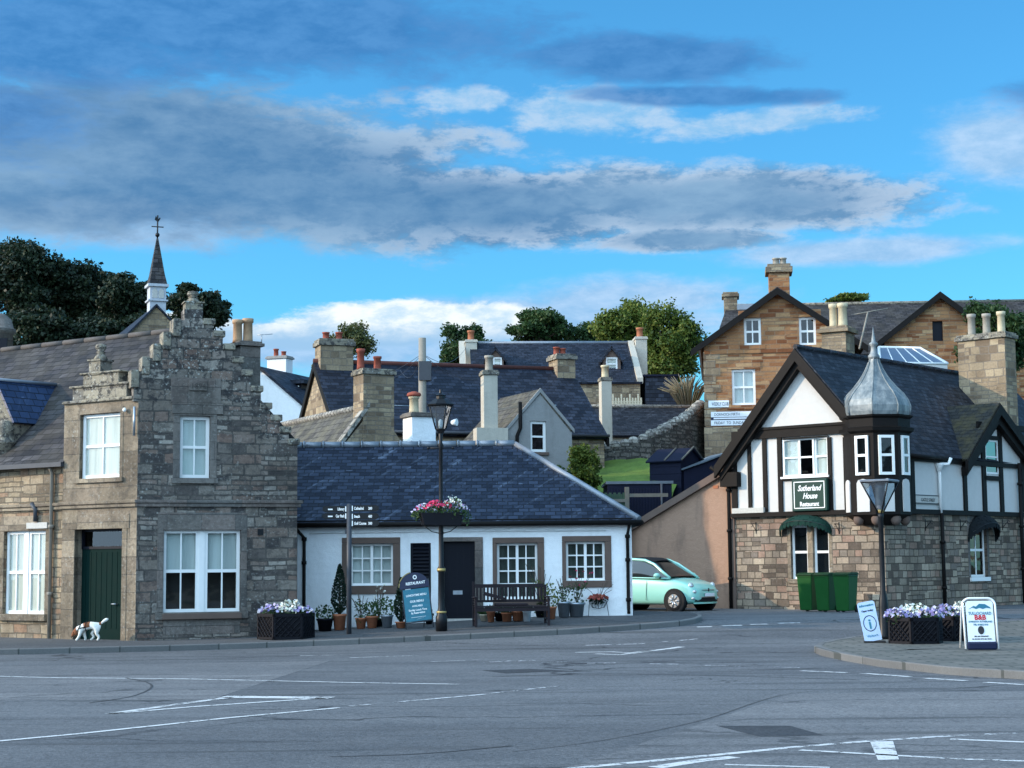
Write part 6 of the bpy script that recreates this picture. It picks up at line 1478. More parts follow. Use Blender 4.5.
MB().lathe((p.x, p.y, 0), [(.30, z1), (.31, z1+.03), (.17, z1+.14), (.10, z1+.16), (.10, z1+.22), (.14, z1+.23), (.03, z1+.29), (.02, z1+.36)], 8, rot, False).build('lantern_cap', MT['iron'], ln)
MB().lathe((p.x, p.y, z0+.1), [(.04, 0), (.05, .05), (.05, .16), (.02, .2)], 10).build('bulb', MT['white_paint'], ln)
MB().tube([(p.x+.24, p.y-.1, z0+.22), (p.x+.36, p.y-.15, z0+.22)], [.05, .08], 8).build('floodlight', MT['white_paint'], root)
zb_ = atY(441, 526, p.y).z; zt_ = atY(441, 513, p.y).z; yb = p.y
root = thing('flower_basket', (p.x, p.y, zb_), 'black trough of pink, white and purple petunias hung around the lamp post', 'flower basket')
F = Frame(p.x, p.y, 8)
mb = MB()
for s_ in (-1, 1):
    mb.prism(F, [(-.40, zb_+.02), (.40, zb_+.02-.03), (.45, zt_), (-.47, zt_)], s_*.08, s_*.30)
mb.build('trough', MT['planter_black'], root, bevel=.02)
mb = MB()
for s_ in (-1, 1): mb.tube([F.P(s_*.36, 0, zb_), F.P(s_*.2, 0, zb_-.12), F.P(.03*s_, 0, zb_-.16)], .01, 5)
mb.lathe((p.x, p.y, zb_-.18), [(.055, 0), (.06, .03), (.055, .06)], 10).build('bracket', MT['iron'], root)
def fl(dx_, dy_, dz_, rx, rz, n, pet, pn, sd_, ps=.06): plants(root, (p.x+dx_, p.y+dy_, zt_+dz_), rx, .22, rz, n, .07, pet, pn, ps, seed=sd_)
fl(-.34, -.15, .04, .22, .15, 110, 'pet_mix', 70, 1, .06); fl(-.05, -.2, .08, .30, .17, 110, 'pet_red', 90, 2, .062); fl(.27, -.15, .08, .20, .27, 110, 'pet_white', 56, 3, .05); fl(.47, -.1, .04, .16, .13, 80, 'pet_purple', 34, 4, .05); fl(.08, .18, .06, .42, .2, 190, 'pet_mix', 60, 6, .05); fl(-.52, -.1, -.03, .12, .12, 50, 'pet_mix', 18, 8, .05)
MB().tuft((p.x+.56, p.y-.15, zt_-.12), .10, .1, .16, 40, .07).tuft((p.x-.52, p.y-.15, zt_-.06), .10, .1, .1, 40, .07).build('trailing_leaves', MT['leaf_pot'], root)
# finger post
p = G(349, 634, .11); F = Frame(p.x, p.y, 0); z1 = atY(349, 505, p.y).z
root = thing('finger_post', p, 'dark grey finger post with five black direction arms', 'signpost')
MB().tube([p, Vector((p.x, p.y, z1))], .055, 12).ball((p.x, p.y, z1), .055, .055, .03).box(F, -.09, -.05, -.02, .02, z1-.63, z1-.53).build('post', MT['dark_metal'], root)
for sg, ys, L in ((1, (508.5, 516.5, 523.5), .53), (-1, (509, 516), .46)):
    for i, y in enumerate(ys):
        zc = atY(349, y, p.y).z; h = .068
        pts = [(sg*.05, zc-h), (sg*(L+.06), zc-h), (sg*(L+.12), zc-h*.5), (sg*(L+.12), zc+h*.5), (sg*(L+.06), zc+h), (sg*.05, zc+h)]
        a = MB().prism(F, pts, .0, .03).build('arm', MT['iron'], root)
        MB().box(F, *sorted((sg*.06, sg*.085)), .03, .034, zc-h+.01, zc+h-.01).build('band', MT['letter_white'], a)
        wd = (('Cathedral', '200'), ('Beach', '400'), ('Golf Course', '300'))[i] if sg > 0 else (('Library', ''), ('Car Park', ''))[i]
        text(wd[0], F, .11 if sg > 0 else -.10, .031, zc-.028, .085, MT['letter_white'], a, align='LEFT' if sg > 0 else 'RIGHT', squeeze=.62, bold=.003)
        if sg > 0: text(wd[1], F, .42, .031, zc-.028, .08, MT['letter_white'], a, align='LEFT', squeeze=.7, bold=.003)
        else: MB().box(F, -.46, -.36, .03, .034, zc-.02, zc+.01).build('band', MT['letter_white'], a)
# lantern post on the island corner, its head an upturned glass pyramid
p = G(884.5, 639, .115); root = thing('lantern_post', p, 'black lamp post on the island with an upturned glass pyramid lantern', 'street lamp', 'street lamps')
zt, zh = atY(883, 513, p.y).z, atY(883, 482, p.y).z
MB().lathe(p, [(.12, 0), (.12, .06), (.10, .1), (.10, .62), (.085, .78), (.055, .95), (.05, zt-p.z-.1), (.06, zt-p.z-.08), (.05, zt-p.z)], 12).build('post', MT['iron'], root)
ln = lan(p, .05, .40, zt, zh, 0, R(12), root, glass='lamp_glass')
MB().lathe((p.x, p.y, 0), [(.42, zh), (.43, zh+.03), (.40, zh+.045), (.01, zh+.055)], 4, R(12), False).build('lantern_lid', MT['lead'], ln)
MB().lathe((p.x, p.y, 0), [(.05, zt), (.055, zt+.07), (.10, zt+.11), (.10, zh-.12), (.12, zh-.03)], 10).build('bulb', MT['lead'], ln); MB().lathe((p.x, p.y, zt+.0), [(.055, .0), (.06, .05), (.058, .08)], 10).build('collar', MT['brass'], ln)
# leaning information sign
p = G(874, 642.5, .115); F = Frame(p.x, p.y, -10); lean = Vector((-.16, .14, 1)).normalized()
root = thing('information_sign', p, 'pale blue leaning information board with a circled letter i', 'sign')
Ux = (F.U - lean*F.U.dot(lean)).normalized()
class Tilt(Frame):
    def __init__(s, o, U, Z): s.o, s.U, s.Z = o, U, Z; s.N = U.cross(Z); s.x, s.y = o.x, o.y; s.a = 0
    def P(s, u, n, z): return s.o + s.U*u + s.N*n + s.Z*z
T = Tilt(p, Ux, lean)
def rrect(w_, z0, z1, r): 
    out = []
    for cx_, cz, a0 in ((w_-r, z0+r*.2, -90), (w_-r, z1-r, 0), (-w_+r, z1-r, 90), (-w_+r, z0+r*.2, 180)):
        rr_ = r if cz > (z0+z1)/2 else r*.2
        cx2 = cx_ if rr_ == r else (w_-rr_ if cx_ > 0 else -w_+rr_)
        for k in range(5): t = R(a0+k*22.5); out.append((cx2+rr_*math.cos(t), cz+rr_*math.sin(t)))
    return out
bd = MB().prism(T, rrect(.165, .03, .79, .05), -.02, .02).build('board', MT['sign_bluewhite'], root)
def ring(T, u, z, rx, rz, wd, n0, n1, m, parent, name='ring'):
    mb = MB(); K = 28; P = []
    for k in range(K):
        t = 2*math.pi*k/K
        for (s_, n) in ((1, n0), (1, n1), (1-wd, n1), (1-wd, n0)): P.append(T.P(u+rx*s_*math.cos(t), n, z+rz*s_*math.sin(t)))
    mb.add(P, [(4*k+j, 4*k+(j+1) % 4, 4*((k+1) % K)+(j+1) % 4, 4*((k+1) % K)+j) for k in range(K) for j in range(4)]); return mb.build(name, MT[m], parent)
ring(T, 0, .37, .125, .155, .10, .02, .024, 'sign_navy', bd)
text('i', T, 0, .021, .27, .27, MT['letter_teal'], bd, up=lean, bold=.006)
text('Information', T, 0, .021, .70, .058, MT['letter_teal'], bd, up=lean, bold=.002); text('Open today', T, 0, .021, .60, .045, MT['sign_navy'], bd, up=lean, bold=.002); text('Visitors', T, 0, .021, .11, .07, MT['letter_teal'], bd, up=lean)
MB().box(Frame(p.x, p.y, -10), -.19, .22, -.14, .14, p.z, p.z+.03).build('base', MT['rubber'], root, bevel=.01)
MB().tube([T.P(-.1, -.03, .5), Vector((p.x+.1, p.y+.3, p.z+.02))], .012, 5).build('strut', MT['dark_metal'], root)
# bed and breakfast board
p = G(982.5, 650.5, .115); zt = atY(982, 598.5, p.y).z; H = zt-p.z; w_ = .28
root = thing('pavement_board', p, 'white bed and breakfast pavement board in a white tube frame', 'sign')
Z = Vector((0, .16, 1)).normalized(); T = Tilt(p, Vector((1, .0, 0)), Z); H = H/Z.z
def hoop(T, w_, h, r, off): 
    pts = [T.P(-w_, off, .03)]
    for k in range(7): t = R(180-k*15); pts.append(T.P(-w_+r+r*math.cos(t), off, h-r+r*math.sin(t)))
    for k in range(7): t = R(90-k*15); pts.append(T.P(w_-r+r*math.cos(t), off, h-r+r*math.sin(t)))
    return pts + [T.P(w_, off, .03)]
MB().tube(hoop(T, w_, H, .12, 0), .02, 8).build('frame', MT['white_paint'], root)
Tb = Tilt(Vector((p.x, p.y+.42, p.z)), Vector((1, 0, 0)), Vector((0, -.22, 1)).normalized())
MB().tube(hoop(Tb, w_*.96, H*1.0, .12, 0), .018, 8).build('rear_frame', MT['white_paint'], root)
MB().box(Frame(p.x, p.y, 0), -w_+.02, w_-.02, -.04, .03, p.z+.01, p.z+.15).build('base', MT['sign_navy'], root, bevel=.03)
bd = MB().prism(T, rrect(w_-.045, .14, H-.045, .05), -.012, .012).build('board', MT['sign_white'], root)
b0, b1 = .14, H-.045; hh = b1-b0
def L_(s_, f, sz, m, sq=.9, bo=.001): text(s_, T, 0, .013, b0+hh*f, sz, MT[m], bd, up=Z, squeeze=sq, bold=bo)
L_('TULLOCHARD', .665, .072, 'letter_teal', .85); L_('B&B', .545, .115, 'letter_red', 1.0, .004); L_('DORNOCH  SUTHERLAND', .48, .040, 'letter_teal', .85); L_('TEL 01862 810', .405, .042, 'letter_teal', 1.0); L_('BED AND BREAKFAST', .13, .028, 'letter_black', .9); L_('ALL ROOMS WITH SEA VIEWS', .065, .028, 'letter_black', .9)
MB().prism(T, [(-.19, b0+hh*.80), (-.1, b0+hh*.88), (-.06, b0+hh*.86), (.0, b0+hh*.93), (.1, b0+hh*.92), (.18, b0+hh*.85), (.2, b0+hh*.81), (.12, b0+hh*.83), (.06, b0+hh*.80), (.0, b0+hh*.83), (-.06, b0+hh*.80), (-.12, b0+hh*.84)], .012, .016).build('hill_emblem', MT['letter_teal'], bd)
MB().prism(T, [(.055*math.cos(k*.3142), b0+hh*.29+.072*math.sin(k*.3142)) for k in range(20)], .012, .017).build('oval_emblem', MT['letter_black'], bd)
# easel board by the shuttered window
p = G(420, 629, .11); Z = Vector((-.12, .20, 1)).normalized(); T = Tilt(p, (Vector((1, 0, 0))-Z*Z.x).normalized(), Z)
root = thing('menu_board', p, 'teal easel menu board with an arched navy top by the cottage', 'sign')
hw = .30; H = 1.27
MB().tube([T.P(-hw, 0, 0), T.P(-hw, 0, .95)], .014, 6).tube([T.P(hw, 0, 0), T.P(hw, 0, 1.1)], .014, 6).tube([T.P(-hw, 0, .16), T.P(hw, 0, .16)], .014, 6).build('frame', MT['dark_metal'], root)
MB().tube([T.P(-hw*.8, -.02, 1.0), Vector((p.x-.42, p.y+.5, p.z))], .012, 6).tube([T.P(hw*.8, -.02, 1.0), Vector((p.x+.06, p.y+.5, p.z))], .012, 6).build('rear_leg', MT['dark_metal'], root)
bd = MB().box(T, -hw+.015, hw-.015, -.01, .012, .18, .90).build('board', MT['sign_teal'], root)
hd = MB().prism(T, [(-hw-.05, .90+.02)]+[(-.02+(hw+.03)*math.cos(R(180-k*12)), .96+.31*math.sin(R(180-k*12))) for k in range(16)]+[(hw-.0, .92)], -.015, .015).build('header', MT['sign_navy'], root)
MB().tube([T.P(-.02+(hw+.04)*math.cos(R(180-k*8)), .016, .96+.32*math.sin(R(180-k*8))) for k in range(11)], .012, 5).build('gilt_edge', MT['brass'], hd)
text('RESTAURANT', T, .01, .016, 1.0, .085, MT['letter_white'], hd, up=Z, squeeze=.82, bold=.003)
ring(T, .01, 1.16, .045, .05, .45, .015, .019, 'letter_white', hd)
for s_, z, sz in (('LUNCHTIME MENU', .74, .062), ('OUR MENU', .60, .07), ('AVAILABLE', .50, .055), ('Sunday Lunch Time', .41, .06), ('by Reservation', .345, .06)): text(s_, T, 0, .013, z, sz, MT['letter_white'], bd, up=Z, squeeze=.85, bold=.002)
MB().box(T, -.16, .16, .012, .015, .265, .272).prism(T, [(-.06, .215), (.12, .245), (.04, .235)], .012, .015).build('flourish', MT['letter_white'], bd)
# topiary, pots and tubs along the cottage wall
def potted(px, py, r, h, m, label, kind='leafy', H=.4, seed=0, spread=1.0, petal=None, name='flower_pot', cat='plant pot', grp='pots along the cottage wall', leaf='leaf_pot'):
    p = G(px, py, .115); root = thing(name, p, label, cat, grp)
    MB().lathe(p, [(r*.72, 0), (r*.95, h*.85), (r*1.06, h*.86), (r*1.06, h), (r*.9, h), (r*.86, h*.86), (.01, h*.86)], 14).build('pot', MT[m], root)
    c = (p.x, p.y, p.z+h); rr = random.Random(seed)
    if kind == 'cone':
        mb = MB()
        for i in range(2600):
            f = rr.random(); z = H*f; R_ = spread*(math.sin(min(1, f*3.2)*1.57)*(1-f)**.75+.04); a = rr.uniform(0, 6.283); q = R_*(1-.35*rr.random()**2)*(1+.10*math.sin(a*3+f*9))
            mb.tuft((p.x+q*math.cos(a), p.y+q*math.sin(a), p.z+h+z), .01, .01, .01, 1, .05, rr=rr)
        mb.build('foliage', MT[leaf], root); MB().tube([(p.x, p.y, p.z+h*.8), (p.x, p.y, p.z+h+H*.8)], [.03, .01], 6).build('stem', MT['bark'], root)
    elif kind == 'stems':
        mb = MB(); lf = MB(); fl_ = MB()
        for i in range(9):
            a, t_ = rr.uniform(0, 6.283), rr.uniform(.15, .5)*spread; e = Vector((p.x+math.cos(a)*t_, p.y+math.sin(a)*t_*.6, p.z+h+H*rr.uniform(.55, 1))); s_ = Vector((p.x, p.y, p.z+h*.85))
            mid = s_.lerp(e, .5)+Vector((0, 0, .06)); mb.tube([s_, mid, e], .006, 4); lf.tuft(mid, .07, .07, .12, 9, .06, rr=rr); fl_.tuft(e, .03, .03, .03, 5, .05, rr=rr)
        lf.tuft(c, r*1.2, r*1.2, H*.3, 60, .07, rr=rr)
        mb.build('stems', MT['bark'], root); lf.build('foliage', MT[leaf], root)
        if petal: fl_.build('flowers', MT[petal], root)['kind'] = 'stuff'
    else:
        plants(root, (c[0], c[1], c[2]+H*.4), r*1.35*spread, r*1.2*spread, H*.6, 150, .075, petal, 24 if petal else 0, .05, leaf, seed=seed)
    return root
potted(339.5, 630, .16, .36, 'terracotta', 'clipped dark conifer cone in a terracotta pot beside the finger post', 'cone', 1.12, 3, .24, name='potted_conifer', cat='potted tree', grp=None, leaf='leaf_box')
potted(401, 628, .13, .14, 'terracotta', 'tall dark clipped cone in a low pot behind the teal menu board', 'cone', .98, 4, .19, name='potted_conifer', cat='potted tree', grp=None, leaf='leaf_box')
potted(325, 631, .19, .28, 'planter_black', 'black tub of low leaves left of the clipped conifer', 'leafy', .32, 5)
potted(361, 628.5, .13, .24, 'terracotta', 'terracotta pot with feathery tall stems right of the finger post', 'stems', .65, 6, .6)
potted(372, 628, .14, .27, 'terracotta', 'terracotta pot of bushy green leaves below the first cottage window', 'leafy', .35, 7)
potted(387, 627.5, .14, .28, 'galv', 'blue grey glazed pot with bushy spreading leaves near the menu board', 'leafy', .42, 8, 1.3)
potted(379, 626.5, .10, .18, 'planter_black', 'small black pot with thin tall flower stems, at the window middle', 'stems', .8, 9, .35, petal='pet_white')
potted(429, 624, .09, .12, 'planter_black', 'small dark pot of trailing leaves at the foot of the lamp post', 'leafy', .2, 10)
potted(484, 621, .10, .15, 'wood_cream', 'small cream pot at the left end under the bench', 'leafy', .15, 11)
potted(491, 622, .10, .25, 'terracotta', 'tall narrow terracotta pot under the left of the bench', 'leafy', .12, 12)
potted(499, 621, .11, .18, 'planter_black', 'low black pot of leaves under the bench seat', 'leafy', .2, 13)
potted(507, 621.5, .13, .2, 'terracotta', 'squat terracotta pot under the middle of the bench', 'leafy', .14, 14)
potted(518, 621, .15, .22, 'terracotta', 'wide terracotta bowl under the bench beside the pale tin', 'leafy', .12, 15)
potted(527, 621.5, .10, .26, 'sign_white', 'pale enamel tin under the right of the bench', 'leafy', .1, 16)
potted(541, 617, .15, .25, 'planter_black', 'dark tub with a tall leafy shrub against the third window margin', 'stems', 1.0, 17, .8, leaf='leaf_green')
potted(551, 619, .13, .28, 'terracotta', 'terracotta pot of bright green leaves right of the bench', 'leafy', .55, 18, 1.1, leaf='leaf_green')
potted(564, 617, .16, .35, 'galv', 'upright galvanised tub with grassy tuft, left of the wide tin tub', 'stems', .6, 19, .7)
potted(576.5, 616.5, .20, .32, 'galv', 'wide galvanised tub of tall stems with red heads', 'stems', .75, 20, 1.0, petal='pet_red')
potted(589, 614.5, .16, .22, 'red_pot', 'low red clay pot at the right end of the pot row', 'leafy', .1, 21)
# iron wall basket
q = FC.uz(598, 602, .02); root = thing('wall_basket', FC.P(q[0], .1, q[1]), 'iron wall basket of rust red leaves under the right hand window', 'flower basket')
c = FC.P(q[0], .16, q[1]); plants(root, (c.x, c.y, c.z+.06), .22, .13, .12, 170, .07, 'pet_rust', 90, .07, 'leaf_box', seed=3)
mb = MB()
for k in range(7): t = math.pi*k/6; mb.tube([c+Vector((-.22*math.cos(t), -.13*math.sin(t), .03)), c+Vector((-.14*math.cos(t), -.08*math.sin(t), -.12)), c+Vector((0, .0, -.15))], .006, 4)
mb.build('cradle', MT['iron'], root)
MB().tube([FC.P(q[0]-.2, .02, q[1]), FC.P(q[0]-.24, .04, q[1]-.45)], .006, 4).tube([FC.P(q[0]+.2, .02, q[1]), FC.P(q[0]+.26, .04, q[1]-.4)], .006, 4).build('bracket', MT['iron'], root)
rr = random.Random(5); mb = MB()
for i in range(7): e = c+Vector((rr.uniform(-.35, .4), .05, rr.uniform(.25, .5))); mb.tube([c, c.lerp(e, .5)+Vector((0, 0, .06)), e], .005, 4)
mb.build('stems', MT['bark'], root)
# bench
p = G(511, 626.5, .113); F = Frame(p.x, p.y+.25, 7); L = .80; z = p.z
root = thing('garden_bench', F.P(0, 0, z), 'dark slatted wooden garden bench outside the cottage', 'bench')
def leg(u, n, h): MB().box(F, u-.028, u+.028, n-.026, n+.026, z, z+h).build('leg', MT['bench_wood'], root, bevel=.006)
for u in (-L, L): leg(u, .28, .62); leg(u, -.26, .90 if u > 0 else .98)
mb = MB()
for i in range(6): n = -.20+i*.09; mb.box(F, -L, L, n, n+.07, z+.42, z+.445)
mb.box(F, -L, L, .27, .30, z+.33, z+.415).build('seat', MT['bench_wood'], root)
mb = MB().box(F, -L+.036, L-.036, -.28, -.24, z+.84, z+.92).box(F, -L+.036, L-.036, -.28, -.24, z+.52, z+.57)
for i in range(19): u = -L+.08+i*(2*L-.16)/18; mb.box(F, u-.02, u+.02, -.27, -.25, z+.571, z+.839)
mb.build('backrest', MT['bench_wood'], root)
for u in (-L, L):
    mb = MB().box(F, u-.045, u+.045, -.229, .34, z+.622, z+.652)
    for k in range(3): mb.box(F, u-.02, u+.02, -.229, .249, z+.47+k*.05, z+.495+k*.05)
    mb.box(F, u-.02, u+.02, -.229, .249, z+.14, z+.18).build('armrest', MT['bench_wood'], root)
MB().prism(F.turned(-.1, -.2, 0), [(-.5, z+.68), (.0, z+.56), (.0, z+.62), (-.48, z+.76)], .06, .1).box(F, -.35, .35, -.2, .25, z+.45, z+.50).build('cushion', MT['bench_wood'], root, bevel=.01)

# ------------------------------------------------------------------ small mint green hatchback by the lean-to wall
def car():
    p = atY(677, 610, 48.2); p.z = gz(p.x, p.y); hd = R(-40); root = thing('parked_car', p, 'mint green small hatchback with black roof parked beside the brown wall', 'car')
    dirv = Vector((math.cos(hd), math.sin(hd), 0)); side = Vector((dirv.y, -dirv.x, 0)); z0 = p.z   # side: towards the camera
    O = Vector((p.x, p.y, z0)) - side*.70 - dirv*1.15     # car axis, origin at mid length; the front axle lies 1.15 m ahead
    def P(x, y, z): return O + dirv*x + side*y + Vector((0, 0, z))
    # lower body: sections along the length
    st = [(-1.74, .50, .46, .62, .72), (-1.70, .58, .32, .78, .86), (-1.50, .74, .20, .86, .93), (-1.1, .80, .17, .90, .96), (-.5, .815, .17, .90, .955), (.1, .815, .17, .885, .93), (.55, .81, .17, .86, .92),
          (.85, .805, .17, .83, .935), (1.15, .79, .18, .79, .90), (1.42, .745, .19, .72, .83), (1.60, .66, .21, .63, .745), (1.71, .54, .25, .53, .66), (1.76, .40, .33, .46, .56)]
    P_ = []; K = 13
    for x, hw, zl, zb_, zt in st:
        prof = [(0, zl), (hw*.80, zl), (hw*.95, zl+.05), (hw*1.0, zl+(zb_-zl)*.35), (hw*1.0, zl+(zb_-zl)*.6), (hw*.975, zb_-.02), (hw*.93, zb_+(zt-zb_)*.35), (hw*.82, zb_+(zt-zb_)*.7), (hw*.6, zt-.01), (hw*.3, zt+.01), (0, zt+.015)]
        P_.append([P(x, y, z) for y, z in prof] + [P(x, -y, z) for y, z in reversed(prof[1:-1])])
    mb = MB(); n = len(P_[0]); flat = [q for s_ in P_ for q in s_]
    mb.add(flat, [(i*n+k, i*n+(k+1) % n, (i+1)*n+(k+1) % n, (i+1)*n+k) for i in range(len(st)-1) for k in range(n)] + [tuple(range(n)), tuple((len(st)-1)*n+k for k in reversed(range(n)))], True)
    b = mb.build('body', MT['car_paint'], root, smooth=True); md = b.modifiers.new('sub', 'SUBSURF'); md.levels = md.render_levels = 2
    # cabin: glass house with pillars and roof
    cs = [(-1.62, .60, .90, .55, .92), (-1.42, .70, .93, .55, 1.25), (-1.10, .74, .95, .55, 1.43), (-.55, .755, .95, .57, 1.49), (-.05, .755, .94, .56, 1.475), (.32, .745, .93, .52, 1.33), (.62, .73, .925, .60, 1.12), (.90, .69, .93, .66, .95)]
    G_ = []
    for x, hw, zb_, rw, zt in [(x, hw*1.035, zb_, rw*1.04, zt+.012) for x, hw, zb_, rw, zt in cs]: G_.append([P(x, hw, zb_), P(x, hw*.97, zb_+(zt-zb_)*.35), P(x, rw+(hw-rw)*.35, zb_+(zt-zb_)*.80), P(x, rw, zt-.015 if zt > 1 else zt), P(x, rw*.5, zt+.012), P(x, 0, zt+.02), P(x, -rw*.5, zt+.012), P(x, -rw, zt-.015 if zt > 1 else zt), P(x, -(rw+(hw-rw)*.35), zb_+(zt-zb_)*.80), P(x, -hw*.97, zb_+(zt-zb_)*.35), P(x, -hw, zb_)])
    m_ = len(G_[0]); flat = [q for s_ in G_ for q in s_]; 
    gl = MB().add(flat, [(i*m_+k, i*m_+k+1, (i+1)*m_+k+1, (i+1)*m_+k) for i in range(len(cs)-1) for k in range(m_-1)], True)
    o = gl.build('glasshouse', MT['car_glass'], root, smooth=True); md = o.modifiers.new('sub', 'SUBSURF'); md.levels = md.render_levels = 2
    def rail(pts, r, m, name, flatn=None): return MB().tube([P(*q) for q in pts], r, 8).build(name, MT[m], root)
    for s_ in (1, -1):
        rail([(.93, s_*.70, .93), (.62, s_*.665, 1.125), (.33, s_*.60, 1.315), (.0, s_*.58, 1.435), (-.5, s_*.59, 1.47), (-1.05, s_*.575, 1.42), (-1.38, s_*.57, 1.26), (-1.6, s_*.60, .96)], .042, 'car_paint', 'roof_pillar')
        rail([(-.56, s_*.765, .93), (-.60, s_*.72, 1.2), (-.62, s_*.61, 1.44)], .035, 'rubber', 'door_pillar')
        rail([(.95, s_*.745, .915), (.3, s_*.775, .93), (-.5, s_*.785, .945), (-1.1, s_*.765, .95), (-1.5, s_*.70, .93)], .02, 'car_paint', 'belt_line')
    rf = [(-1.30, .50, 1.33), (-1.05, .54, 1.455), (-.5, .56, 1.515), (-.02, .55, 1.50), (.22, .52, 1.41)]
    mb = MB(); V = []
    for x, y, z in rf: V += [P(x, y, z-.03), P(x, y*.5, z+.01), P(x, 0, z+.02), P(x, -y*.5, z+.01), P(x, -y, z-.03)]
    mb.add(V, [(i*5+k, i*5+k+1, (i+1)*5+k+1, (i+1)*5+k) for i in range(4) for k in range(4)], True); mb.build('roof', MT['rubber'], root, smooth=True)
    MB().tube([P(-1.05, .25, 1.47), P(-1.2, .25, 1.68)], .008, 5).build('aerial', MT['rubber'], root)
    # wheels, arches
    for x in (1.13, -1.17):
        for s_ in (1, -1):
            c = P(x, s_*.70, .29); ax = side*s_
            MB().tube([c-ax*.06, c+ax*.117], .35, 24).build('wheel_arch', MT['rubber'], root)
            w_ = thing('wheel', c, None, None); w_.parent = root; w_.location = c-Vector(root['_w']); w_['_w'] = list(c)
            MB().tube([c-ax*.06, c+ax*.09, c+ax*.122, c+ax*.126], [.29, .29, .27, .2], 24).build('tyre', MT['rubber'], w_)
            mb = MB(); b1 = dirv; b2 = Vector((0, 0, 1))
            mb.tube([c+ax*.12, c+ax*.128], .19, 24)
            for k in range(7):
                t = 2*math.pi*k/7; d_ = b1*math.cos(t)+b2*math.sin(t); mb.tube([c+ax*.138+d_*.03, c+ax*.134+d_*.185], [.03, .018], 6)
            mb.tube([c+ax*.126, c+ax*.148], .045, 10)
            mb.build('rim', MT['alloy'], w_)
    # face
    for s_ in (1, -1):
        h = MB().ball(P(1.52, s_*.55, .70), .095, .095, .10, 14, 8).build('headlight', MT['lamp_lens'], root)
        MB().ball(P(1.655, s_*.555, .545), .06, .06, .05, 12, 6).build('lower_lamp', MT['lamp_lens'], root)
        MB().ball(P(1.64, s_*.60, .36), .06, .05, .04, 10, 6).build('fog_lamp', MT['lamp_lens'], root)
        m1 = MB().ball(P(.62, s_*.90, 1.0), .10, .10, .075, 12, 8).build('mirror', MT['car_paint'], root); MB().tube([P(.66, s_*.78, .93), P(.63, s_*.86, .97)], .03, 6).build('mirror_stalk', MT['rubber'], m1)
    def face(y): return 1.785-.36*abs(y)**2.1
    def band(z0, z1, hw, off, m, name):
        mb = MB(); V = []; K = 12
        for k in range(K+1):
            y = -hw+2*hw*k/K; V += [P(face(y)+off, y, z0), P(face(y)+off, y, z1), P(face(y)+off-.1, y, z0), P(face(y)+off-.1, y, z1)]
        mb.add(V, [(4*k, 4*k+4, 4*k+5, 4*k+1) for k in range(K)]+[(4*k+1, 4*k+5, 4*k+7, 4*k+3) for k in range(K)]+[(4*k, 4*k+2, 4*k+6, 4*k+4) for k in range(K)]); return mb.build(name, MT[m], root)
    band(.27, .38, .56, .0, 'rubber', 'lower_grille'); band(.385, .40, .50, .012, 'alloy', 'bumper_strip'); band(.205, .25, .60, -.01, 'car_paint', 'front_lip')
    pl = band(.41, .50, .24, .03, 'sign_white', 'number_plate')
    Fp = Tilt(P(face(0)+.034, 0, .43), -side, Vector((0, 0, 1)))
    band(.585, .60, .30, .0, 'alloy', 'chrome_bar'); MB().ball(P(1.765, 0, .595), .02, .05, .05, 10, 6).build('badge', MT['rubber'], root)
    MB().tube([P(.18, .823, .30), P(.20, .818, .86)], .006, 4).tube([P(-.72, .82, .30), P(-.68, .80, .9)], .006, 4).build('door_seam', MT['rubber'], root)
    MB().tube([P(-.55, .83, .74), P(-.42, .835, .745)], .016, 6).build('door_handle', MT['alloy'], root)
    MB().tube([P(.93, .35, .95), P(.70, .02, 1.06)], .008, 4).tube([P(.95, -.2, .955), P(.74, -.5, 1.04)], .008, 4).build('wiper', MT['rubber'], root)
car()

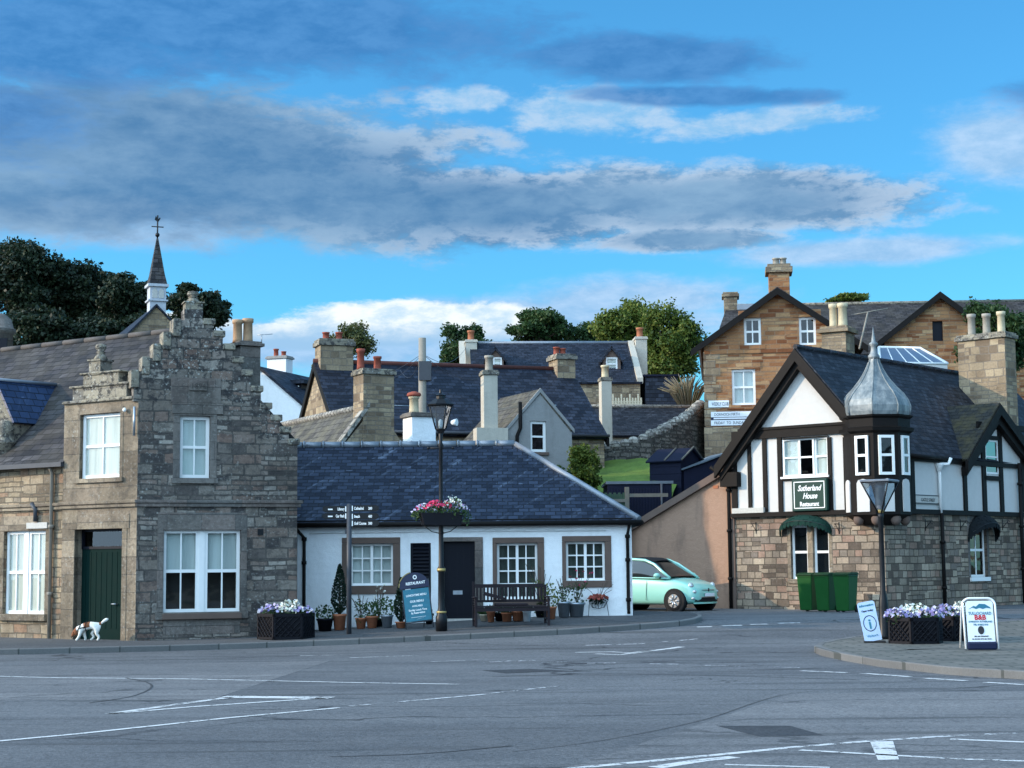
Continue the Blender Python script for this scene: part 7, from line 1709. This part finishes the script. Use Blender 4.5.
# ------------------------------------------------------------------ the dog
def dog():
    p = G(89, 641.5, .11); s_ = 1.0
    root = thing('dog', p, 'small white dog with brown patches sniffing along the pavement by the green door', 'dog')
    z = p.z; X = lambda x, y, h: Vector((p.x+x, p.y+y, z+h))
    V = []; E = []; Rr = []
    def add(pt, r_, par=None):
        V.append(pt); Rr.append(r_)
        if par is not None: E.append((par, len(V)-1))
        return len(V)-1
    hip = add(X(.16, 0, .345), .085); loin = add(X(.06, 0, .345), .085, hip); rib = add(X(-.06, 0, .325), .098, loin); sh = add(X(-.16, 0, .31), .088, rib)
    nk = add(X(-.235, 0, .27), .062, sh); hd = add(X(-.30, 0, .205), .066, nk); mz = add(X(-.345, -.01, .14), .036, hd); ns = add(X(-.365, -.015, .105), .024, mz)
    t0 = add(X(.235, 0, .37), .026, hip); t1 = add(X(.29, 0, .41), .030, t0); t2 = add(X(.36, 0, .46), .045, t1); t3 = add(X(.41, 0, .475), .018, t2)
    for y, fx, pts in ((-.055, 0, ((-.17, .22, .05), (-.19, .13, .034), (-.235, .055, .026), (-.275, .022, .028))), (.055, 0, ((-.14, .22, .05), (-.11, .13, .034), (-.085, .055, .026), (-.11, .02, .028)))):
        q = sh
        for x, h, r_ in pts: q = add(X(x, y, h), r_, q)
    for y, pts in ((-.055, ((.19, .235, .062), (.165, .165, .04), (.225, .10, .028), (.21, .045, .025), (.18, .02, .028))), (.055, ((.11, .235, .062), (.04, .17, .04), (.09, .10, .028), (.045, .045, .025), (.015, .022, .028)))):
        q = hip
        for x, h, r_ in pts: q = add(X(x, y, h), r_, q)
    base = Vector(root['_w']); me = bpy.data.meshes.new('body'); me.from_pydata([v-base for v in V], E, []); o = bpy.data.objects.new('body', me); COL.objects.link(o)
    sk = o.modifiers.new('skin', 'SKIN'); sk.use_smooth_shade = True; lay = me.skin_vertices[0].data if me.skin_vertices else None
    if lay is None:
        bm = bmesh.new(); bm.from_mesh(me); bm.verts.layers.skin.verify(); bm.to_mesh(me); bm.free(); lay = me.skin_vertices[0].data
    for i, r_ in enumerate(Rr): lay[i].radius = (r_, r_)
    lay[0].use_root = True
    sb = o.modifiers.new('sub', 'SUBSURF'); sb.levels = sb.render_levels = 2
    dg = bpy.context.evaluated_depsgraph_get(); m2 = bpy.data.meshes.new_from_object(o.evaluated_get(dg)); o.modifiers.clear(); o.data = m2; m2.name = 'body'
    m2.materials.clear(); m2.materials.append(MT['dog_coat']); m2.materials.append(MT['dog_patch'])
    for f in m2.polygons:
        f.use_smooth = True; c = f.center+base-Vector((p.x, p.y, z))
        if (c.x < -.27) or (abs(c.x+.04) < .075 and c.z > .29 and c.y < .06) or (c.x > .205 and c.x < .26 and c.z > .34): f.material_index = 1
        if c.x < -.285 and abs(c.y) < .02 and c.z > .13: f.material_index = 0
    o.parent = root; o['_w'] = list(base)
    for y in (-1, 1):
        MB().ball(X(-.27, y*.062, .195), .035, .014, .055, 10, 6).build('ear', MT['dog_patch'], root)
        MB().ball(X(-.325, y*.045-.005, .19), .010, .010, .010, 8, 6).build('eye', MT['rubber'], root)
    MB().ball(X(-.372, -.015, .098), .014, .016, .013, 8, 6).build('nose', MT['rubber'], root)
    MB().tube([X(-.205+.03*math.cos(t*.5236), .085*math.sin(t*.5236), .285+.075*math.cos(t*.5236)) for t in range(13)], .012, 6).tube([X(-.06, .10*math.sin(t*.5236), .322+.10*math.cos(t*.5236)) for t in range(13)], .010, 6).tube([X(-.2, -.09, .28), X(-.06, -.10, .31)], .010, 5).build('harness', MT['rubber'], root)
dog()
# ------------------------------------------------------------------ trees and shrubs
def leaves(name, cl, n, size, m, parent, seed, shell=.55, squash=1.0):
    """thousands of leaf faces in clumps; cl = [(centre, rx, ry, rz, weight)]"""
    g = np.random.default_rng(seed); W = np.array([c[4] for c in cl]); W = W/W.sum(); idx = g.choice(len(cl), n, p=W)
    C = np.array([tuple(c[0]) for c in cl])[idx]; RD = np.array([(c[1], c[2], c[3]) for c in cl])[idx]
    d = g.normal(size=(n, 3)); d /= np.linalg.norm(d, axis=1)[:, None]; r = np.clip(np.abs(.72+g.normal(size=n)*.27), 0, 1.18)
    lump = 1+.22*np.sin(d[:, 0]*5+idx*1.7)*np.sin(d[:, 2]*6+idx*.9)+.14*np.sin(d[:, 1]*9+d[:, 2]*11+idx); r = r*lump; P = C+d*r[:, None]*RD
    nn = g.normal(size=(n, 3))+d*.6+np.array([0, 0, .5]); nn /= np.linalg.norm(nn, axis=1)[:, None]
    a = np.cross(nn, g.normal(size=(n, 3))); a /= np.linalg.norm(a, axis=1)[:, None]; b = np.cross(nn, a); s = size*(.6+.8*g.random(n))[:, None]
    V = np.stack([P-a*s*.55, P+b*s*.34, P+a*s*.55, P-b*s*.34], 1).reshape(-1, 3)
    base = np.array(list(parent['_w'])); me = bpy.data.meshes.new(name); me.from_pydata((V-base).tolist(), [], np.arange(n*4).reshape(n, 4).tolist()); me.materials.append(MT[m])
    o = bpy.data.objects.new(name, me); COL.objects.link(o); o.parent = parent; o['_w'] = list(parent['_w']); return o
def tree(px, py, rxp, ryp, Y, label, m, n, size, seed, name='tree', clumps=16, flat=1.0, grp=None, zb=None, cat='tree', trunk=.3):
    rr = random.Random(seed); c = atY(px, py, Y); k = FPX/Y; rx, rz = rxp/k, ryp/k; base = Vector((c.x, c.y, gz(c.x, c.y) if zb is None else zb))
    root = thing(name, base, label, cat, grp); cl = []; tb = MB(); hub = Vector((c.x, c.y, c.z-rz*.5))
    tb.tube([base-Vector((0, 0, .3)), base.lerp(hub, .5)+Vector((.1, 0, 0)), hub, Vector((c.x+.1, c.y, c.z+rz*.4))], [trunk, trunk*.8, trunk*.6, trunk*.2], 9)
    for i in range(clumps):
        while True:
            v = Vector((rr.uniform(-1, 1), rr.uniform(-1, 1), rr.uniform(-1, 1)))
            if .35 < v.length <= 1: break
        v *= .80; q = c+Vector((v.x*rx, v.y*rx*.8, v.z*rz)); r_ = rr.uniform(.17, .34)
        cl.append((q, rx*r_, rx*r_, rz*r_*flat*rr.uniform(.8, 1.15), r_*r_)); tb.tube([hub.lerp(c, rr.uniform(0, .8)), hub.lerp(q, .55)+Vector((0, 0, -.1)), q], [trunk*.28, trunk*.16, .03], 5)
    cl.append((c, rx*.45, rx*.45, rz*.45, .16))
    tb.build('trunk', MT['bark'], root); leaves('crown', cl, n, size, m, root, seed); return root
P_ = 'dark pines behind the stone house'
tree(18, 285, 52, 55, 96, 'tall dark pine at the left edge behind the slate roof', 'leaf_pine', 33000, 0.21, 11, 'pine_tree', 41, .7, P_)
tree(78, 300, 48, 44, 98, 'broad dark pine between the left edge and the spire', 'leaf_pine', 28600, 0.21, 12, 'pine_tree', 38, .7, P_)
tree(128, 306, 38, 42, 94, 'dark pine close behind the church gable on its left', 'leaf_pine', 24200, 0.21, 13, 'pine_tree', 34, .7, P_)
tree(198, 308, 37, 37, 92, 'dark loose pine right of the slate spire', 'leaf_pine', 17600, 0.20, 14, 'pine_tree', 32, .65, P_)
tree(45, 335, 60, 30, 90, 'low dark pine undergrowth behind the stone house ridge', 'leaf_pine', 17600, 0.21, 15, 'pine_tree', 26, .8, P_)
tree(98, 296, 34, 36, 100, 'dark pine filling the gap left of the church gable', 'leaf_pine', 20000, .20, 16, 'pine_tree', 26, .7, P_)
tree(112, 332, 46, 22, 91, 'low dark pine undergrowth beside the church gable', 'leaf_pine', 14000, .20, 17, 'pine_tree', 22, .8, P_)
tree(350, 343, 27, 26, 72, 'small airy birch rising behind the long house chimney', 'leaf_birch', 5200, 0.11, 21, 'birch_tree', 24, 1.1, None, trunk=.12)
T_ = 'leafy trees on the hill behind'
tree(468, 348, 33, 27, 104, 'round dark tree left of the upper house', 'leaf_dark', 14300, 0.19, 22, 'tree', 26, 1, T_)
tree(541, 327, 39, 23, 106, 'low spreading dark tree above the middle of the upper roof', 'leaf_dark', 15400, 0.19, 23, 'tree', 28, 1, T_)
tree(622, 326, 40, 34, 100, 'bright green leafy tree behind the right chimney of the upper house', 'leaf_green', 22000, 0.19, 24, 'tree', 34, 1, T_)
tree(668, 348, 36, 48, 96, 'tall green tree between the upper house and the sandstone house', 'leaf_green', 24200, 0.17, 25, 'tree', 38, 1, T_)
tree(588, 340, 24, 18, 108, 'small dark tree between the two larger hill trees', 'leaf_dark', 7700, 0.17, 26, 'tree', 19, 1, T_)
tree(850, 299, 26, 6, 120, 'treetop just showing over the long slate range', 'leaf_green', 4840, 0.19, 27, 'tree', 17, 1, T_)
tree(992, 338, 42, 42, 68, 'dark green tree standing behind the inn chimney', 'leaf_dark', 19800, 0.14, 28, 'tree', 34, 1, T_)
tree(322, 372, 14, 12, 76, 'thin bush beside the far white house', 'leaf_birch', 1980, 0.12, 29, 'bush', 13, 1, None, cat='bush', trunk=.06)
tree(583, 468, 20, 27, 54, 'leafy green shrub behind the cottage hip', 'leaf_green', 7040, 0.09, 31, 'shrub', 26, 1, None, cat='shrub', trunk=.06)
tree(560, 480, 14, 18, 53, 'smaller green shrub against the grey harled gable', 'leaf_dark', 2860, 0.09, 32, 'shrub', 17, 1, None, cat='shrub', trunk=.05)
c = atY(688, 405, 72); root = thing('dry_shrub', (c.x, c.y, c.z-1), 'pale dry feathery shrub beside the sandstone house corner', 'shrub'); rr = random.Random(3); mb = MB()
for i in range(90):
    a = rr.uniform(-1.2, 1.2); L = rr.uniform(.7, 1.6); e = c+Vector((math.sin(a)*L*.9-.1, rr.uniform(-.4, .4), .3+math.cos(a)*L*.7)); mb.tube([c+Vector((0, 0, -.6)), c.lerp(e, .6)+Vector((0, 0, .15)), e], [.03, .035, .01], 4)
mb.build('stalks', MT['leaf_dry'], root)
for o in SC.objects:
    if '_w' in o: del o['_w']
    if '_d' in o: del o['_d']
